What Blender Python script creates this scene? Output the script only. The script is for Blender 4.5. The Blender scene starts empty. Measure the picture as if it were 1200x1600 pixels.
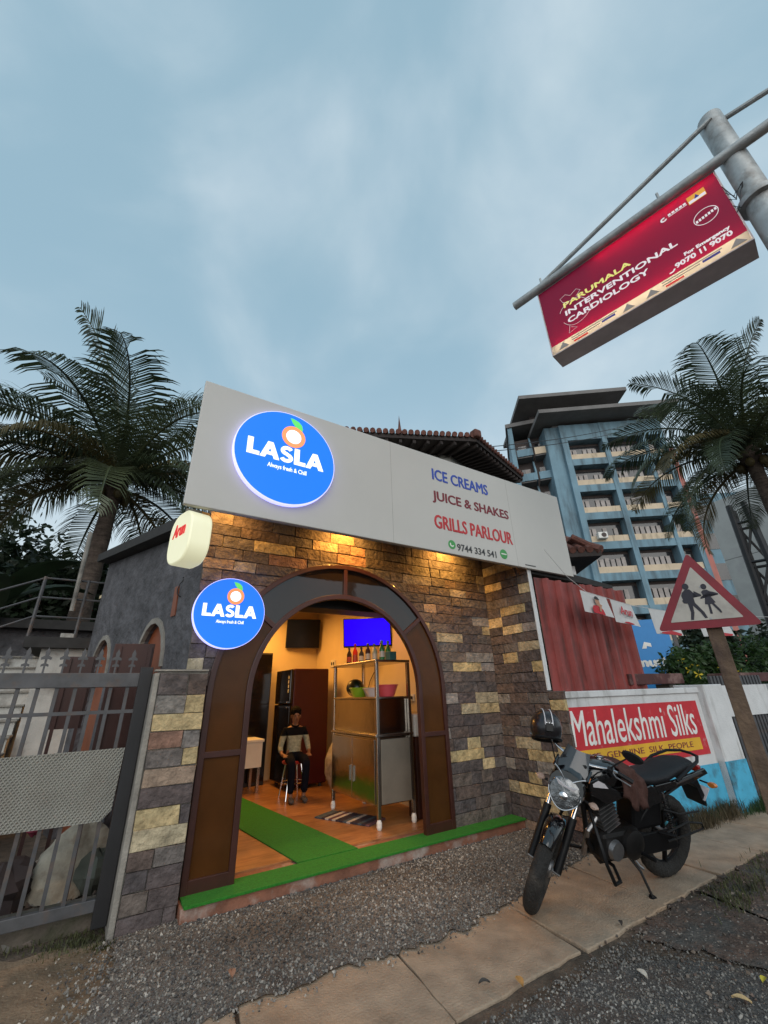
import bpy, bmesh, math, random
import numpy as np
from mathutils import Vector, Matrix, Quaternion
random.seed(7)
scene = bpy.context.scene
col = scene.collection
rad = math.radians

# ------------------------------------------------------------------ camera
CAM_H = 1.45                      # eye height in metres
FPX = 645.0                       # focal length in photo pixels (photo 1200 x 1600)
def _n(v):
    v = np.array(v, float); return v / np.linalg.norm(v)
_X = _n([1091.6, 251, FPX])       # vanishing direction of the shop front
_U = _n([-43.0, (43.0*1091.6 - FPX*FPX)/251, FPX])   # vanishing direction of the verticals
_Y = np.cross(_X, _U)
if _Y[2] < 0: _Y = -_Y
RC = np.array([_X, _Y, _U])       # camera (x right, y down, z forward) -> world
cam_data = bpy.data.cameras.new("camera")
cam = bpy.data.objects.new("camera", cam_data); col.objects.link(cam)
cam_data.sensor_fit = 'HORIZONTAL'; cam_data.sensor_width = 36.0
cam_data.lens = FPX/1200*36.0
cam_data.clip_start = 0.05; cam_data.clip_end = 2000
cx, cy, cz = RC @ [1, 0, 0], -(RC @ [0, 1, 0]), -(RC @ [0, 0, 1])
cam.matrix_world = Matrix(((cx[0], cy[0], cz[0], 0), (cx[1], cy[1], cz[1], 0), (cx[2], cy[2], cz[2], CAM_H), (0, 0, 0, 1)))
scene.camera = cam
scene.render.resolution_x, scene.render.resolution_y = 768, 1024

# ------------------------------------------------------------------ world, sun, exposure
SUN_EL, SUN_ROT = rad(24), rad(210)
world = bpy.data.worlds.new("World"); scene.world = world; world.use_nodes = True
wn, wl = world.node_tree.nodes, world.node_tree.links
wn.clear()
wout = wn.new("ShaderNodeOutputWorld"); wbg = wn.new("ShaderNodeBackground")
sky = wn.new("ShaderNodeTexSky"); sky.sky_type = 'NISHITA'; sky.sun_disc = False
sky.sun_elevation = SUN_EL; sky.sun_rotation = SUN_ROT; sky.air_density = 1.0; sky.dust_density = 1.5; sky.ozone_density = 1.5
wtc = wn.new("ShaderNodeTexCoord"); wmap = wn.new("ShaderNodeMapping"); wmap.inputs['Scale'].default_value = (1.0, 1.0, 1.3); wmap.inputs['Location'].default_value = (8.3605, 7.7076, 8.9189)
wmap.inputs['Rotation'].default_value = (0.1685, 0.8084, 4.0919)
wl.new(wtc.outputs['Generated'], wmap.inputs['Vector'])
n1 = wn.new("ShaderNodeTexNoise"); n1.inputs['Scale'].default_value = 2.1; n1.inputs['Detail'].default_value = 6; n1.inputs['Roughness'].default_value = 0.46; n1.inputs['Distortion'].default_value = 0.5
wl.new(wmap.outputs[0], n1.inputs['Vector'])
r1 = wn.new("ShaderNodeMapRange"); r1.interpolation_type = 'SMOOTHSTEP'
r1.inputs[1].default_value = 0.42; r1.inputs[2].default_value = 0.72; r1.inputs[3].default_value = 0.0; r1.inputs[4].default_value = 0.55
wl.new(n1.outputs[0], r1.inputs[0])
n2 = wn.new("ShaderNodeTexNoise"); n2.inputs['Scale'].default_value = 5.5; n2.inputs['Detail'].default_value = 6; n2.inputs['Roughness'].default_value = 0.55
wl.new(wmap.outputs[0], n2.inputs['Vector'])
r2 = wn.new("ShaderNodeMapRange"); r2.inputs[1].default_value = 0.3; r2.inputs[2].default_value = 0.7; r2.inputs[3].default_value = 0.0; r2.inputs[4].default_value = 1.0
wl.new(n2.outputs[0], r2.inputs[0])
cmix = wn.new("ShaderNodeMix"); cmix.data_type = 'RGBA'
cmix.inputs['A'].default_value = (4.0, 4.8, 5.5, 1); cmix.inputs['B'].default_value = (5.6, 6.2, 6.5, 1)
wl.new(r2.outputs[0], cmix.inputs['Factor'])
# thin overall veil of cloud over the clear evening sky
veil = wn.new("ShaderNodeMix"); veil.data_type = 'RGBA'; veil.inputs['Factor'].default_value = 0.74
veil.inputs['B'].default_value = (2.75, 4.2, 5.0, 1)
wl.new(sky.outputs[0], veil.inputs['A'])
# evening haze: the sky pales towards the horizon all round
wsep = wn.new("ShaderNodeSeparateXYZ"); wl.new(wtc.outputs['Generated'], wsep.inputs[0])
hz = wn.new("ShaderNodeMapRange"); hz.interpolation_type = 'SMOOTHSTEP'; hz.inputs[1].default_value = 0.0; hz.inputs[2].default_value = 0.72; hz.inputs[3].default_value = 0.9; hz.inputs[4].default_value = 0.0
wl.new(wsep.outputs['Z'], hz.inputs[0])
haze = wn.new("ShaderNodeMix"); haze.data_type = 'RGBA'; haze.inputs['B'].default_value = (5.3, 5.8, 6.0, 1)
wl.new(hz.outputs[0], haze.inputs['Factor']); wl.new(veil.outputs['Result'], haze.inputs['A'])
fin = wn.new("ShaderNodeMix"); fin.data_type = 'RGBA'
wl.new(r1.outputs[0], fin.inputs['Factor']); wl.new(haze.outputs['Result'], fin.inputs['A']); wl.new(cmix.outputs['Result'], fin.inputs['B'])
wl.new(fin.outputs['Result'], wbg.inputs['Color']); wbg.inputs['Strength'].default_value = 0.108
wl.new(wbg.outputs[0], wout.inputs['Surface'])

sun_data = bpy.data.lights.new("sun", 'SUN'); sun_data.energy = 1.1; sun_data.angle = rad(60); sun_data.color = (1, 0.94, 0.88)
sun = bpy.data.objects.new("sun", sun_data); col.objects.link(sun)
sun.rotation_euler = (rad(90)-SUN_EL, 0, rad(180)-SUN_ROT)
scene.view_settings.view_transform = 'Standard'; scene.view_settings.look = 'None'
scene.view_settings.exposure = 0.42; scene.view_settings.gamma = 1.0
scene.cycles.use_denoising = True
scene.cycles.max_bounces = 8; scene.cycles.sample_clamp_indirect = 4.0

# ------------------------------------------------------------------ pixel -> point helpers (a pixel gives only a direction)
def ray(px, py): return RC @ np.array([px-600.0, py-800.0, FPX])
def onZ(px, py, z=0.0):
    d = ray(px, py); t = (z-CAM_H)/d[2]; return Vector((t*d[0], t*d[1], z))
def onY(px, py, y):
    d = ray(px, py); t = y/d[1]; return Vector((t*d[0], y, CAM_H+t*d[2]))
def onX(px, py, x):
    d = ray(px, py); t = x/d[0]; return Vector((x, t*d[1], CAM_H+t*d[2]))
def onP(px, py, p, n):
    d = Vector(ray(px, py)); o = Vector((0, 0, CAM_H)); return o + d*((Vector(p)-o).dot(Vector(n))/d.dot(Vector(n)))
def atD(px, py, dist):            # at a given horizontal distance
    d = ray(px, py); t = dist/math.hypot(d[0], d[1]); return Vector((t*d[0], t*d[1], CAM_H+t*d[2]))

# ------------------------------------------------------------------ materials
def S(r, g, b):                   # sRGB 0..255 -> linear
    f = lambda c: (c/255/12.92) if c/255 <= 0.04045 else ((c/255+0.055)/1.055)**2.4
    return (f(r), f(g), f(b))
M = {}
def mat(name, c, rough=0.6, metal=0.0, var=0.18, scale=6.0, bump=0.0, bscale=40.0, c2=None, c2amt=0.0, c2scale=1.5, c2stretch=(1, 1, 1),
        objcol=False, emit=None, estr=1.0, trans=0.0, coat=0.0, spec=0.5, alpha=1.0, transmission=0.0, detail=6.0, bdist=0.02):
    m = bpy.data.materials.new(name); m.use_nodes = True; M[name] = m
    nt = m.node_tree; N, L = nt.nodes, nt.links
    b = N["Principled BSDF"]; out = N["Material Output"]
    b.inputs['Roughness'].default_value = rough; b.inputs['Metallic'].default_value = metal
    b.inputs['Specular IOR Level'].default_value = spec
    b.inputs['Coat Weight'].default_value = coat; b.inputs['Alpha'].default_value = alpha
    b.inputs['Transmission Weight'].default_value = transmission
    tc = N.new("ShaderNodeTexCoord")
    vec = tc.outputs['Object']
    if objcol:
        oi = N.new("ShaderNodeObjectInfo"); base = oi.outputs['Color']
        add = N.new("ShaderNodeVectorMath"); add.operation = 'ADD'
        mul = N.new("ShaderNodeVectorMath"); mul.operation = 'SCALE'; mul.inputs['Scale'].default_value = 37.0
        cmb = N.new("ShaderNodeCombineXYZ")
        for i in range(3): L.new(oi.outputs['Random'], cmb.inputs[i])
        L.new(cmb.outputs[0], mul.inputs[0]); L.new(vec, add.inputs[0]); L.new(mul.outputs[0], add.inputs[1]); vec = add.outputs[0]
    else:
        rgb = N.new("ShaderNodeRGB"); rgb.outputs[0].default_value = (*c, 1); base = rgb.outputs[0]
    if c2 is not None:
        mp = N.new("ShaderNodeMapping"); mp.inputs['Scale'].default_value = c2stretch; L.new(vec, mp.inputs[0])
        ns = N.new("ShaderNodeTexNoise"); ns.inputs['Scale'].default_value = c2scale; ns.inputs['Detail'].default_value = 7; ns.inputs['Roughness'].default_value = 0.6
        L.new(mp.outputs[0], ns.inputs['Vector'])
        mr = N.new("ShaderNodeMapRange"); mr.inputs[1].default_value = 0.6-0.3*c2amt; mr.inputs[2].default_value = 0.78-0.3*c2amt
        L.new(ns.outputs[0], mr.inputs[0])
        mx = N.new("ShaderNodeMix"); mx.data_type = 'RGBA'; L.new(mr.outputs[0], mx.inputs['Factor']); L.new(base, mx.inputs['A']); mx.inputs['B'].default_value = (*c2, 1)
        base = mx.outputs['Result']
    if var > 0:
        ns = N.new("ShaderNodeTexNoise"); ns.inputs['Scale'].default_value = scale; ns.inputs['Detail'].default_value = detail; ns.inputs['Roughness'].default_value = 0.62
        L.new(vec, ns.inputs['Vector'])
        mr = N.new("ShaderNodeMapRange"); mr.inputs[1].default_value = 0.25; mr.inputs[2].default_value = 0.75; mr.inputs[3].default_value = 1-var*1.4; mr.inputs[4].default_value = 1+var
        L.new(ns.outputs[0], mr.inputs[0])
        vm = N.new("ShaderNodeVectorMath"); vm.operation = 'SCALE'; L.new(base, vm.inputs[0]); L.new(mr.outputs[0], vm.inputs['Scale'])
        base = vm.outputs[0]
    L.new(base, b.inputs['Base Color'])
    if emit is not None:
        b.inputs['Emission Color'].default_value = (*emit, 1); b.inputs['Emission Strength'].default_value = estr
    if bump > 0:
        nb = N.new("ShaderNodeTexNoise"); nb.inputs['Scale'].default_value = bscale; nb.inputs['Detail'].default_value = 5
        L.new(vec, nb.inputs['Vector'])
        bp = N.new("ShaderNodeBump"); bp.inputs['Strength'].default_value = bump; bp.inputs['Distance'].default_value = bdist
        L.new(nb.outputs[0], bp.inputs['Height']); L.new(bp.outputs[0], b.inputs['Normal'])
    if trans > 0:
        tr = N.new("ShaderNodeBsdfTranslucent"); L.new(base, tr.inputs['Color'])
        ms = N.new("ShaderNodeMixShader"); ms.inputs[0].default_value = trans
        L.new(b.outputs[0], ms.inputs[1]); L.new(tr.outputs[0], ms.inputs[2]); L.new(ms.outputs[0], out.inputs['Surface'])
    return m
mat('stone', (0, 0, 0), rough=0.85, var=0.42, scale=11, bump=0.8, bscale=26, objcol=True, spec=0.3, bdist=0.03)
mat('mortar', (0.12, 0.105, 0.1), rough=0.9, var=0.3, scale=20, bump=0.5)
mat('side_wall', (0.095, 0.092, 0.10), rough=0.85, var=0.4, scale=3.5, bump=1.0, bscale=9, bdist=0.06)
mat('concrete', (0.27, 0.25, 0.22), rough=0.9, var=0.3, scale=4, bump=0.4, bscale=60, c2=(0.12, 0.11, 0.1), c2amt=0.25, c2scale=2.5)
mat('slab', (0.33, 0.255, 0.185), rough=0.92, var=0.28, scale=5, bump=0.5, bscale=70, c2=(0.36, 0.25, 0.165), c2amt=0.5, c2scale=1.3)
mat('gravel_bed', (0.17, 0.155, 0.14), rough=0.95, var=0.5, scale=60, bump=1.0, bscale=110, c2=(0.06, 0.052, 0.048), c2amt=0.35, c2scale=1.2)
mat('soil', (0.12, 0.085, 0.06), rough=0.97, var=0.4, scale=9, bump=1.0, bscale=50, c2=(0.075, 0.06, 0.045), c2amt=0.6, c2scale=1.2)
mat('sand', (0.22, 0.16, 0.105), rough=0.97, var=0.35, scale=7, bump=0.8, bscale=60, c2=(0.12, 0.1, 0.07), c2amt=0.4, c2scale=2)
mat('red_soil', (0.105, 0.066, 0.048), rough=0.97, var=0.5, scale=12, bump=1.0, bscale=45, c2=(0.075, 0.068, 0.06), c2amt=0.6, c2scale=4)
mat('old_kerb', (0.12, 0.10, 0.08), rough=0.95, var=0.35, scale=5, bump=0.5, bscale=40, c2=(0.06, 0.06, 0.035), c2amt=0.4, c2scale=4)
mat('asphalt', (0.10, 0.093, 0.086), rough=0.92, var=0.5, scale=50, bump=1.0, bscale=90, c2=(0.105, 0.075, 0.058), c2amt=0.5, c2scale=2.5)
mat('frame_brown', (0.045, 0.012, 0.008), rough=0.4, var=0.2, scale=10, coat=0.15)
mat('tint_glass', (0.19, 0.08, 0.022), rough=0.2, var=0.2, scale=2.5, trans=0.66, coat=0.3, spec=0.6)
mat('tint_glass_dark', (0.02, 0.014, 0.012), rough=0.04, var=0.2, scale=2.5, bump=0.06, bscale=1.3, bdist=0.1, trans=0.15, coat=0.4, spec=0.7)
mat('fascia_white', (0.52, 0.50, 0.465), rough=0.45, var=0.04, scale=1.2)
mat('fascia_edge', (0.32, 0.3, 0.28), rough=0.5, var=0.1)
mat('logo_blue', (0.01, 0.12, 0.6), rough=0.3, var=0, emit=(0.0, 0.17, 0.95), estr=0.62)
mat('logo_rim', (0.5, 0.5, 0.9), rough=0.3, var=0, emit=(0.42, 0.42, 1.0), estr=1.2)
mat('logo_white', (0.9, 0.9, 0.9), rough=0.4, var=0, emit=(0.9, 0.88, 1.0), estr=0.7)
mat('logo_orange', (0.8, 0.3, 0.1), rough=0.4, var=0, emit=(0.85, 0.24, 0.10), estr=0.62)
mat('logo_green', (0.1, 0.5, 0.1), rough=0.4, var=0, emit=(0.08, 0.5, 0.1), estr=0.8)
mat('t_blue', (0.03, 0.07, 0.38), rough=0.5, var=0.1)
mat('t_maroon', (0.19, 0.022, 0.03), rough=0.5, var=0.1)
mat('t_red', (0.48, 0.03, 0.035), rough=0.5, var=0.1)
mat('t_dark', (0.06, 0.06, 0.06), rough=0.5, var=0.1)
mat('t_green', (0.06, 0.3, 0.08), rough=0.5, var=0.1)
mat('t_white', (0.78, 0.76, 0.72), rough=0.5, var=0.1)
mat('lightbox', (0.7, 0.68, 0.5), rough=0.4, var=0.03, emit=(0.80, 0.78, 0.50), estr=0.42)
mat('t_redglow', (0.6, 0.02, 0.02), rough=0.5, var=0, emit=(0.6, 0.02, 0.02), estr=0.4)
mat('green_carpet', (0.02, 0.20, 0.015), rough=0.95, var=0.25, scale=60, bump=0.6, bscale=250)
mat('red_step', (0.24, 0.1, 0.06), rough=0.75, var=0.3, scale=8, bump=0.4, bscale=40, c2=(0.42, 0.38, 0.34), c2amt=0.22, c2scale=3.0, c2stretch=(1, 1, 1))
mat('wood_floor', (0.36, 0.17, 0.07), rough=0.38, var=0.3, scale=3, c2=(0.24, 0.1, 0.04), c2amt=0.5, c2scale=3, c2stretch=(1.2, 9, 1))
mat('inner_wall', (0.72, 0.58, 0.36), rough=0.8, var=0.06, scale=2)
mat('inner_dark', (0.02, 0.016, 0.014), rough=0.6, var=0.1)
mat('steel', (0.55, 0.52, 0.48), rough=0.26, metal=1.0, var=0.12, scale=3, bump=0.06, bscale=3)
mat('steel_panel', (0.5, 0.47, 0.43), rough=0.16, metal=1.0, var=0.15, scale=2, bump=0.12, bscale=2.2, bdist=0.05)
mat('fridge_front', (0.006, 0.005, 0.007), rough=0.15, var=0.1, coat=0.4)
mat('fridge_side', (0.05, 0.003, 0.004), rough=0.4, var=0.1)
mat('tv_black', (0.008, 0.008, 0.009), rough=0.2, var=0)
mat('tv_blue', (0.0, 0.0, 0.1), rough=0.2, var=0, emit=(0.02, 0.0, 1.0), estr=0.9)
mat('plastic_white', (0.7, 0.68, 0.64), rough=0.4, var=0.05)
mat('plastic', (0, 0, 0), rough=0.35, var=0.0, objcol=True)
mat('bottle', (0, 0, 0), rough=0.12, var=0.0, objcol=True, coat=0.3)
mat('cloth', (0, 0, 0), rough=0.92, var=0.25, scale=18, bump=0.5, bscale=90, objcol=True, spec=0.1)
mat('skin', (0.22, 0.105, 0.06), rough=0.55, var=0.08)
mat('hair', (0.004, 0.0035, 0.0035), rough=0.7, var=0.3, scale=60, bump=0.6, bscale=150, spec=0.1)
mat('gate_grey', (0.085, 0.085, 0.09), rough=0.55, metal=0.3, var=0.25, scale=8, c2=(0.13, 0.09, 0.07), c2amt=0.25, c2scale=6)
mat('white_wall', (0.62, 0.62, 0.62), rough=0.85, var=0.12, scale=3, bump=0.25, bscale=50, c2=(0.34, 0.33, 0.31), c2amt=0.28, c2scale=2.2, c2stretch=(3, 3, 0.5))
mat('old_white', (0.46, 0.45, 0.42), rough=0.9, var=0.2, scale=4, bump=0.3, bscale=40, c2=(0.14, 0.12, 0.1), c2amt=0.35, c2scale=2.5, c2stretch=(1, 1, 1))
mat('paint_red', (0.52, 0.025, 0.035), rough=0.75, var=0.12, scale=5, c2=(0.5, 0.25, 0.25), c2amt=0.08, c2scale=9)
mat('paint_yellow', (0.72, 0.40, 0.03), rough=0.75, var=0.12, scale=5)
mat('paint_blue', (0.07, 0.40, 0.60), rough=0.8, var=0.15, scale=5, c2=(0.05, 0.11, 0.14), c2amt=0.38, c2scale=4)
mat('brown_board', (0.038, 0.010, 0.007), rough=0.5, var=0.3, scale=3)
mat('orange_board', (0.22, 0.06, 0.022), rough=0.5, var=0.25, scale=3)
mat('red_sheet', (0.26, 0.05, 0.042), rough=0.5, metal=0.15, var=0.25, scale=3, c2=(0.10, 0.03, 0.024), c2amt=0.35, c2scale=2, c2stretch=(3, 3, 0.6))
mat('dark_roof', (0.03, 0.028, 0.027), rough=0.85, var=0.3, scale=8)
mat('tile_clay', (0.14, 0.055, 0.04), rough=0.85, var=0.4, scale=9, bump=0.5, bscale=30)
mat('roof_wood', (0.028, 0.02, 0.018), rough=0.8, var=0.3, scale=12)
mat('frond', (0.062, 0.082, 0.042), rough=0.32, var=0.4, scale=1.3, trans=0.22, spec=0.55)
mat('frond_pale', (0.088, 0.105, 0.048), rough=0.34, var=0.4, scale=1.3, trans=0.25)
mat('frond_deep', (0.04, 0.056, 0.03), rough=0.35, var=0.4, scale=1.3, trans=0.2)
mat('frond_dry', (0.125, 0.10, 0.04), rough=0.55, var=0.4, scale=1.5, trans=0.25)
mat('trunk', (0.10, 0.075, 0.06), rough=0.95, var=0.4, scale=10, bump=0.8, bscale=25, c2=(0.05, 0.035, 0.03), c2amt=0.4, c2scale=4, c2stretch=(1, 1, 5))
mat('leaf', (0.035, 0.075, 0.018), rough=0.5, var=0.5, scale=2.2, trans=0.25)
mat('leaf_dark', (0.02, 0.036, 0.016), rough=0.55, var=0.5, scale=1.5, trans=0.2)
mat('flower', (0.75, 0.55, 0.03), rough=0.6, var=0.1, trans=0.3)
mat('grass', (0.085, 0.09, 0.035), rough=0.7, var=0.5, scale=5, trans=0.2)
mat('dry_grass', (0.10, 0.075, 0.04), rough=0.8, var=0.5, scale=6, trans=0.2)
mat('bldg_blue', (0.17, 0.28, 0.345), rough=0.8, var=0.14, scale=0.6, c2=(0.10, 0.15, 0.18), c2amt=0.48, c2scale=0.5, c2stretch=(2.5, 2.5, 0.4))
mat('bldg_cream', (0.60, 0.48, 0.345), rough=0.8, var=0.1, scale=0.8, c2=(0.3, 0.24, 0.17), c2amt=0.2, c2scale=0.6, c2stretch=(2.5, 2.5, 0.5))
mat('bldg_recess', (0.09, 0.07, 0.065), rough=0.85, var=0.2, scale=0.8)
mat('bldg_curtain', (0.42, 0.38, 0.36), rough=0.8, var=0.25, scale=1.5)
mat('bldg_glass', (0.03, 0.03, 0.033), rough=0.1, var=0.1, spec=0.7)
mat('bldg_pink', (0.45, 0.17, 0.14), rough=0.8, var=0.15, scale=0.7)
mat('bldg_slab', (0.17, 0.16, 0.155), rough=0.85, var=0.2, scale=0.6)
mat('metal_pole', (0.42, 0.44, 0.44), rough=0.5, metal=0.35, var=0.25, scale=5, bump=0.2, bscale=25, c2=(0.22, 0.2, 0.18), c2amt=0.25, c2scale=4)
mat('box_edge', (0.55, 0.48, 0.48), rough=0.6, var=0.15, scale=4)
mat('pink_face', (0.55, 0.03, 0.12), rough=0.35, var=0.0, trans=0.6)
mat('strip_face', (0.75, 0.68, 0.55), rough=0.35, var=0.0, trans=0.6)
mat('tube_on', (1, 1, 1), var=0, emit=(1.0, 0.93, 0.88), estr=10.0)
mat('box_inner', (0.75, 0.75, 0.75), rough=0.8, var=0)
mat('p_white', (0.75, 0.68, 0.7), rough=0.4, var=0, emit=(1, 0.85, 0.88), estr=0.25)
mat('p_yellow', (0.8, 0.72, 0.2), rough=0.4, var=0, emit=(0.9, 0.8, 0.25), estr=0.25)
mat('p_red', (0.65, 0.04, 0.03), rough=0.4, var=0, emit=(0.8, 0.05, 0.03), estr=0.2)
mat('p_blue', (0.03, 0.03, 0.3), rough=0.4, var=0)
mat('p_grey', (0.3, 0.27, 0.25), rough=0.4, var=0)
mat('p_orange', (0.75, 0.35, 0.03), rough=0.4, var=0, emit=(0.8, 0.35, 0.05), estr=0.25)
mat('sign_red', (0.20, 0.009, 0.02), rough=0.5, var=0.2, scale=6)
mat('sign_white', (0.42, 0.39, 0.345), rough=0.55, var=0.12, scale=7, c2=(0.33, 0.3, 0.27), c2amt=0.25, c2scale=8)
mat('sign_black', (0.012, 0.011, 0.022), rough=0.5, var=0.1)
mat('post_wood', (0.13, 0.085, 0.055), rough=0.9, var=0.35, scale=8, bump=0.5, bscale=30, c2=(0.07, 0.045, 0.035), c2amt=0.45, c2scale=6, c2stretch=(1, 1, 0.35))
mat('flag_white', (0.72, 0.71, 0.70), rough=0.55, var=0.06, scale=6, trans=0.3)
mat('flag_red', (0.55, 0.02, 0.03), rough=0.55, var=0.06, trans=0.2)
mat('flag_skin', (0.4, 0.2, 0.12), rough=0.6, var=0)
mat('flag_hair', (0.02, 0.015, 0.015), rough=0.6, var=0)
mat('shop_blue', (0.02, 0.17, 0.42), rough=0.5, var=0.06, emit=(0.02, 0.2, 0.5), estr=0.15)
mat('grey_clad', (0.36, 0.37, 0.36), rough=0.6, var=0.15, scale=0.7, c2=(0.25, 0.25, 0.25), c2amt=0.3, c2scale=0.7)
mat('black_steel', (0.012, 0.012, 0.014), rough=0.5, var=0.2)
mat('bike_black', (0.004, 0.004, 0.005), rough=0.16, var=0.1, coat=0.8)
mat('bike_matte', (0.006, 0.006, 0.007), rough=0.45, var=0.25, scale=15, spec=0.25)
mat('bike_engine', (0.018, 0.017, 0.017), rough=0.4, metal=0.5, var=0.3, scale=15)
mat('bike_seat', (0.009, 0.009, 0.011), rough=0.5, var=0.15, bump=0.25, bscale=120, spec=0.3)
mat('tyre', (0.016, 0.015, 0.014), rough=0.85, var=0.35, scale=20, bump=0.8, bscale=70, c2=(0.05, 0.042, 0.035), c2amt=0.3, c2scale=7)
mat('chrome', (0.6, 0.6, 0.62), rough=0.12, metal=1.0, var=0.05)
mat('end_reflect_grey', (0.19, 0.165, 0.135), rough=0.45, metal=0.2, var=0.12)  # outdoor light reflected by the steel cabinet end, put into a grey colour
mat('alu', (0.32, 0.32, 0.33), rough=0.35, metal=0.9, var=0.2, scale=12)
mat('lamp_glass', (0.16, 0.165, 0.17), rough=0.12, metal=0.7, var=0.6, scale=20, bump=0.35, bscale=22, coat=0.6)
mat('smoke_visor', (0.035, 0.037, 0.04), rough=0.12, var=0.1, coat=0.6)
mat('amber', (0.55, 0.17, 0.03), rough=0.2, var=0.1, coat=0.4)
mat('clear_lens', (0.36, 0.25, 0.2), rough=0.2, var=0.1, coat=0.4)
mat('red_lens', (0.3, 0.01, 0.01), rough=0.2, var=0.1, coat=0.4)
mat('sticker_white', (0.55, 0.53, 0.55), rough=0.4, var=0.1)
mat('helmet_black', (0.012, 0.010, 0.012), rough=0.3, var=0.1, coat=0.3)
mat('sack', (0.42, 0.37, 0.29), rough=0.8, var=0.3, scale=7, bump=0.8, bscale=14, c2=(0.2, 0.13, 0.09), c2amt=0.3, c2scale=5)
mat('rubbish', (0, 0, 0), rough=0.85, var=0.3, objcol=True)
mat('lamp_warm', (1, 0.7, 0.3), var=0, emit=(1.0, 0.55, 0.16), estr=18.0)
mat('cable', (0.02, 0.02, 0.022), rough=0.6, var=0)
mat('maroon_conc', (0.085, 0.03, 0.028), rough=0.85, var=0.3, scale=5, c2=(0.3, 0.2, 0.17), c2amt=0.2, c2scale=3)
# expanded-metal sheet: fine diamond relief
def mesh_sheet():
    m = mat('mesh_sheet', (0.36, 0.35, 0.31), rough=0.6, metal=0.2, var=0.12, scale=4, c2=(0.33, 0.31, 0.27), c2amt=0.3, c2scale=3)
    N, L = m.node_tree.nodes, m.node_tree.links
    tc = N.new("ShaderNodeTexCoord"); hs = []
    for a in (38, -38):
        mp = N.new("ShaderNodeMapping"); mp.inputs['Rotation'].default_value = (0, rad(a), 0); L.new(tc.outputs['Object'], mp.inputs[0])
        w = N.new("ShaderNodeTexWave"); w.inputs['Scale'].default_value = 16; w.bands_direction = 'X'; L.new(mp.outputs[0], w.inputs['Vector']); hs.append(w)
    mx = N.new("ShaderNodeMath"); mx.operation = 'MAXIMUM'; L.new(hs[0].outputs['Fac'], mx.inputs[0]); L.new(hs[1].outputs['Fac'], mx.inputs[1])
    bp = N.new("ShaderNodeBump"); bp.inputs['Strength'].default_value = 0.9; bp.inputs['Distance'].default_value = 0.02
    L.new(mx.outputs[0], bp.inputs['Height']); L.new(bp.outputs[0], N["Principled BSDF"].inputs['Normal'])
mesh_sheet()
# garment with a dark yoke above the chest: the garment's own colouring, in its own coordinates
def shirt_mat():
    m = mat('shirt', (0.30, 0.32, 0.25), spec=0.1, rough=0.9, var=0.3, scale=30)
    N, L = m.node_tree.nodes, m.node_tree.links
    b = N["Principled BSDF"]; src = b.inputs['Base Color'].links[0].from_socket
    tc = N.new("ShaderNodeTexCoord"); sx = N.new("ShaderNodeSeparateXYZ"); L.new(tc.outputs['Object'], sx.inputs[0])
    gt = N.new("ShaderNodeMath"); gt.operation = 'GREATER_THAN'; gt.inputs[1].default_value = 0.79; L.new(sx.outputs['Z'], gt.inputs[0])
    mx = N.new("ShaderNodeMix"); mx.data_type = 'RGBA'; L.new(gt.outputs[0], mx.inputs['Factor']); L.new(src, mx.inputs['A']); mx.inputs['B'].default_value = (0.006, 0.006, 0.008, 1)
    L.new(mx.outputs['Result'], b.inputs['Base Color'])
shirt_mat()

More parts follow.
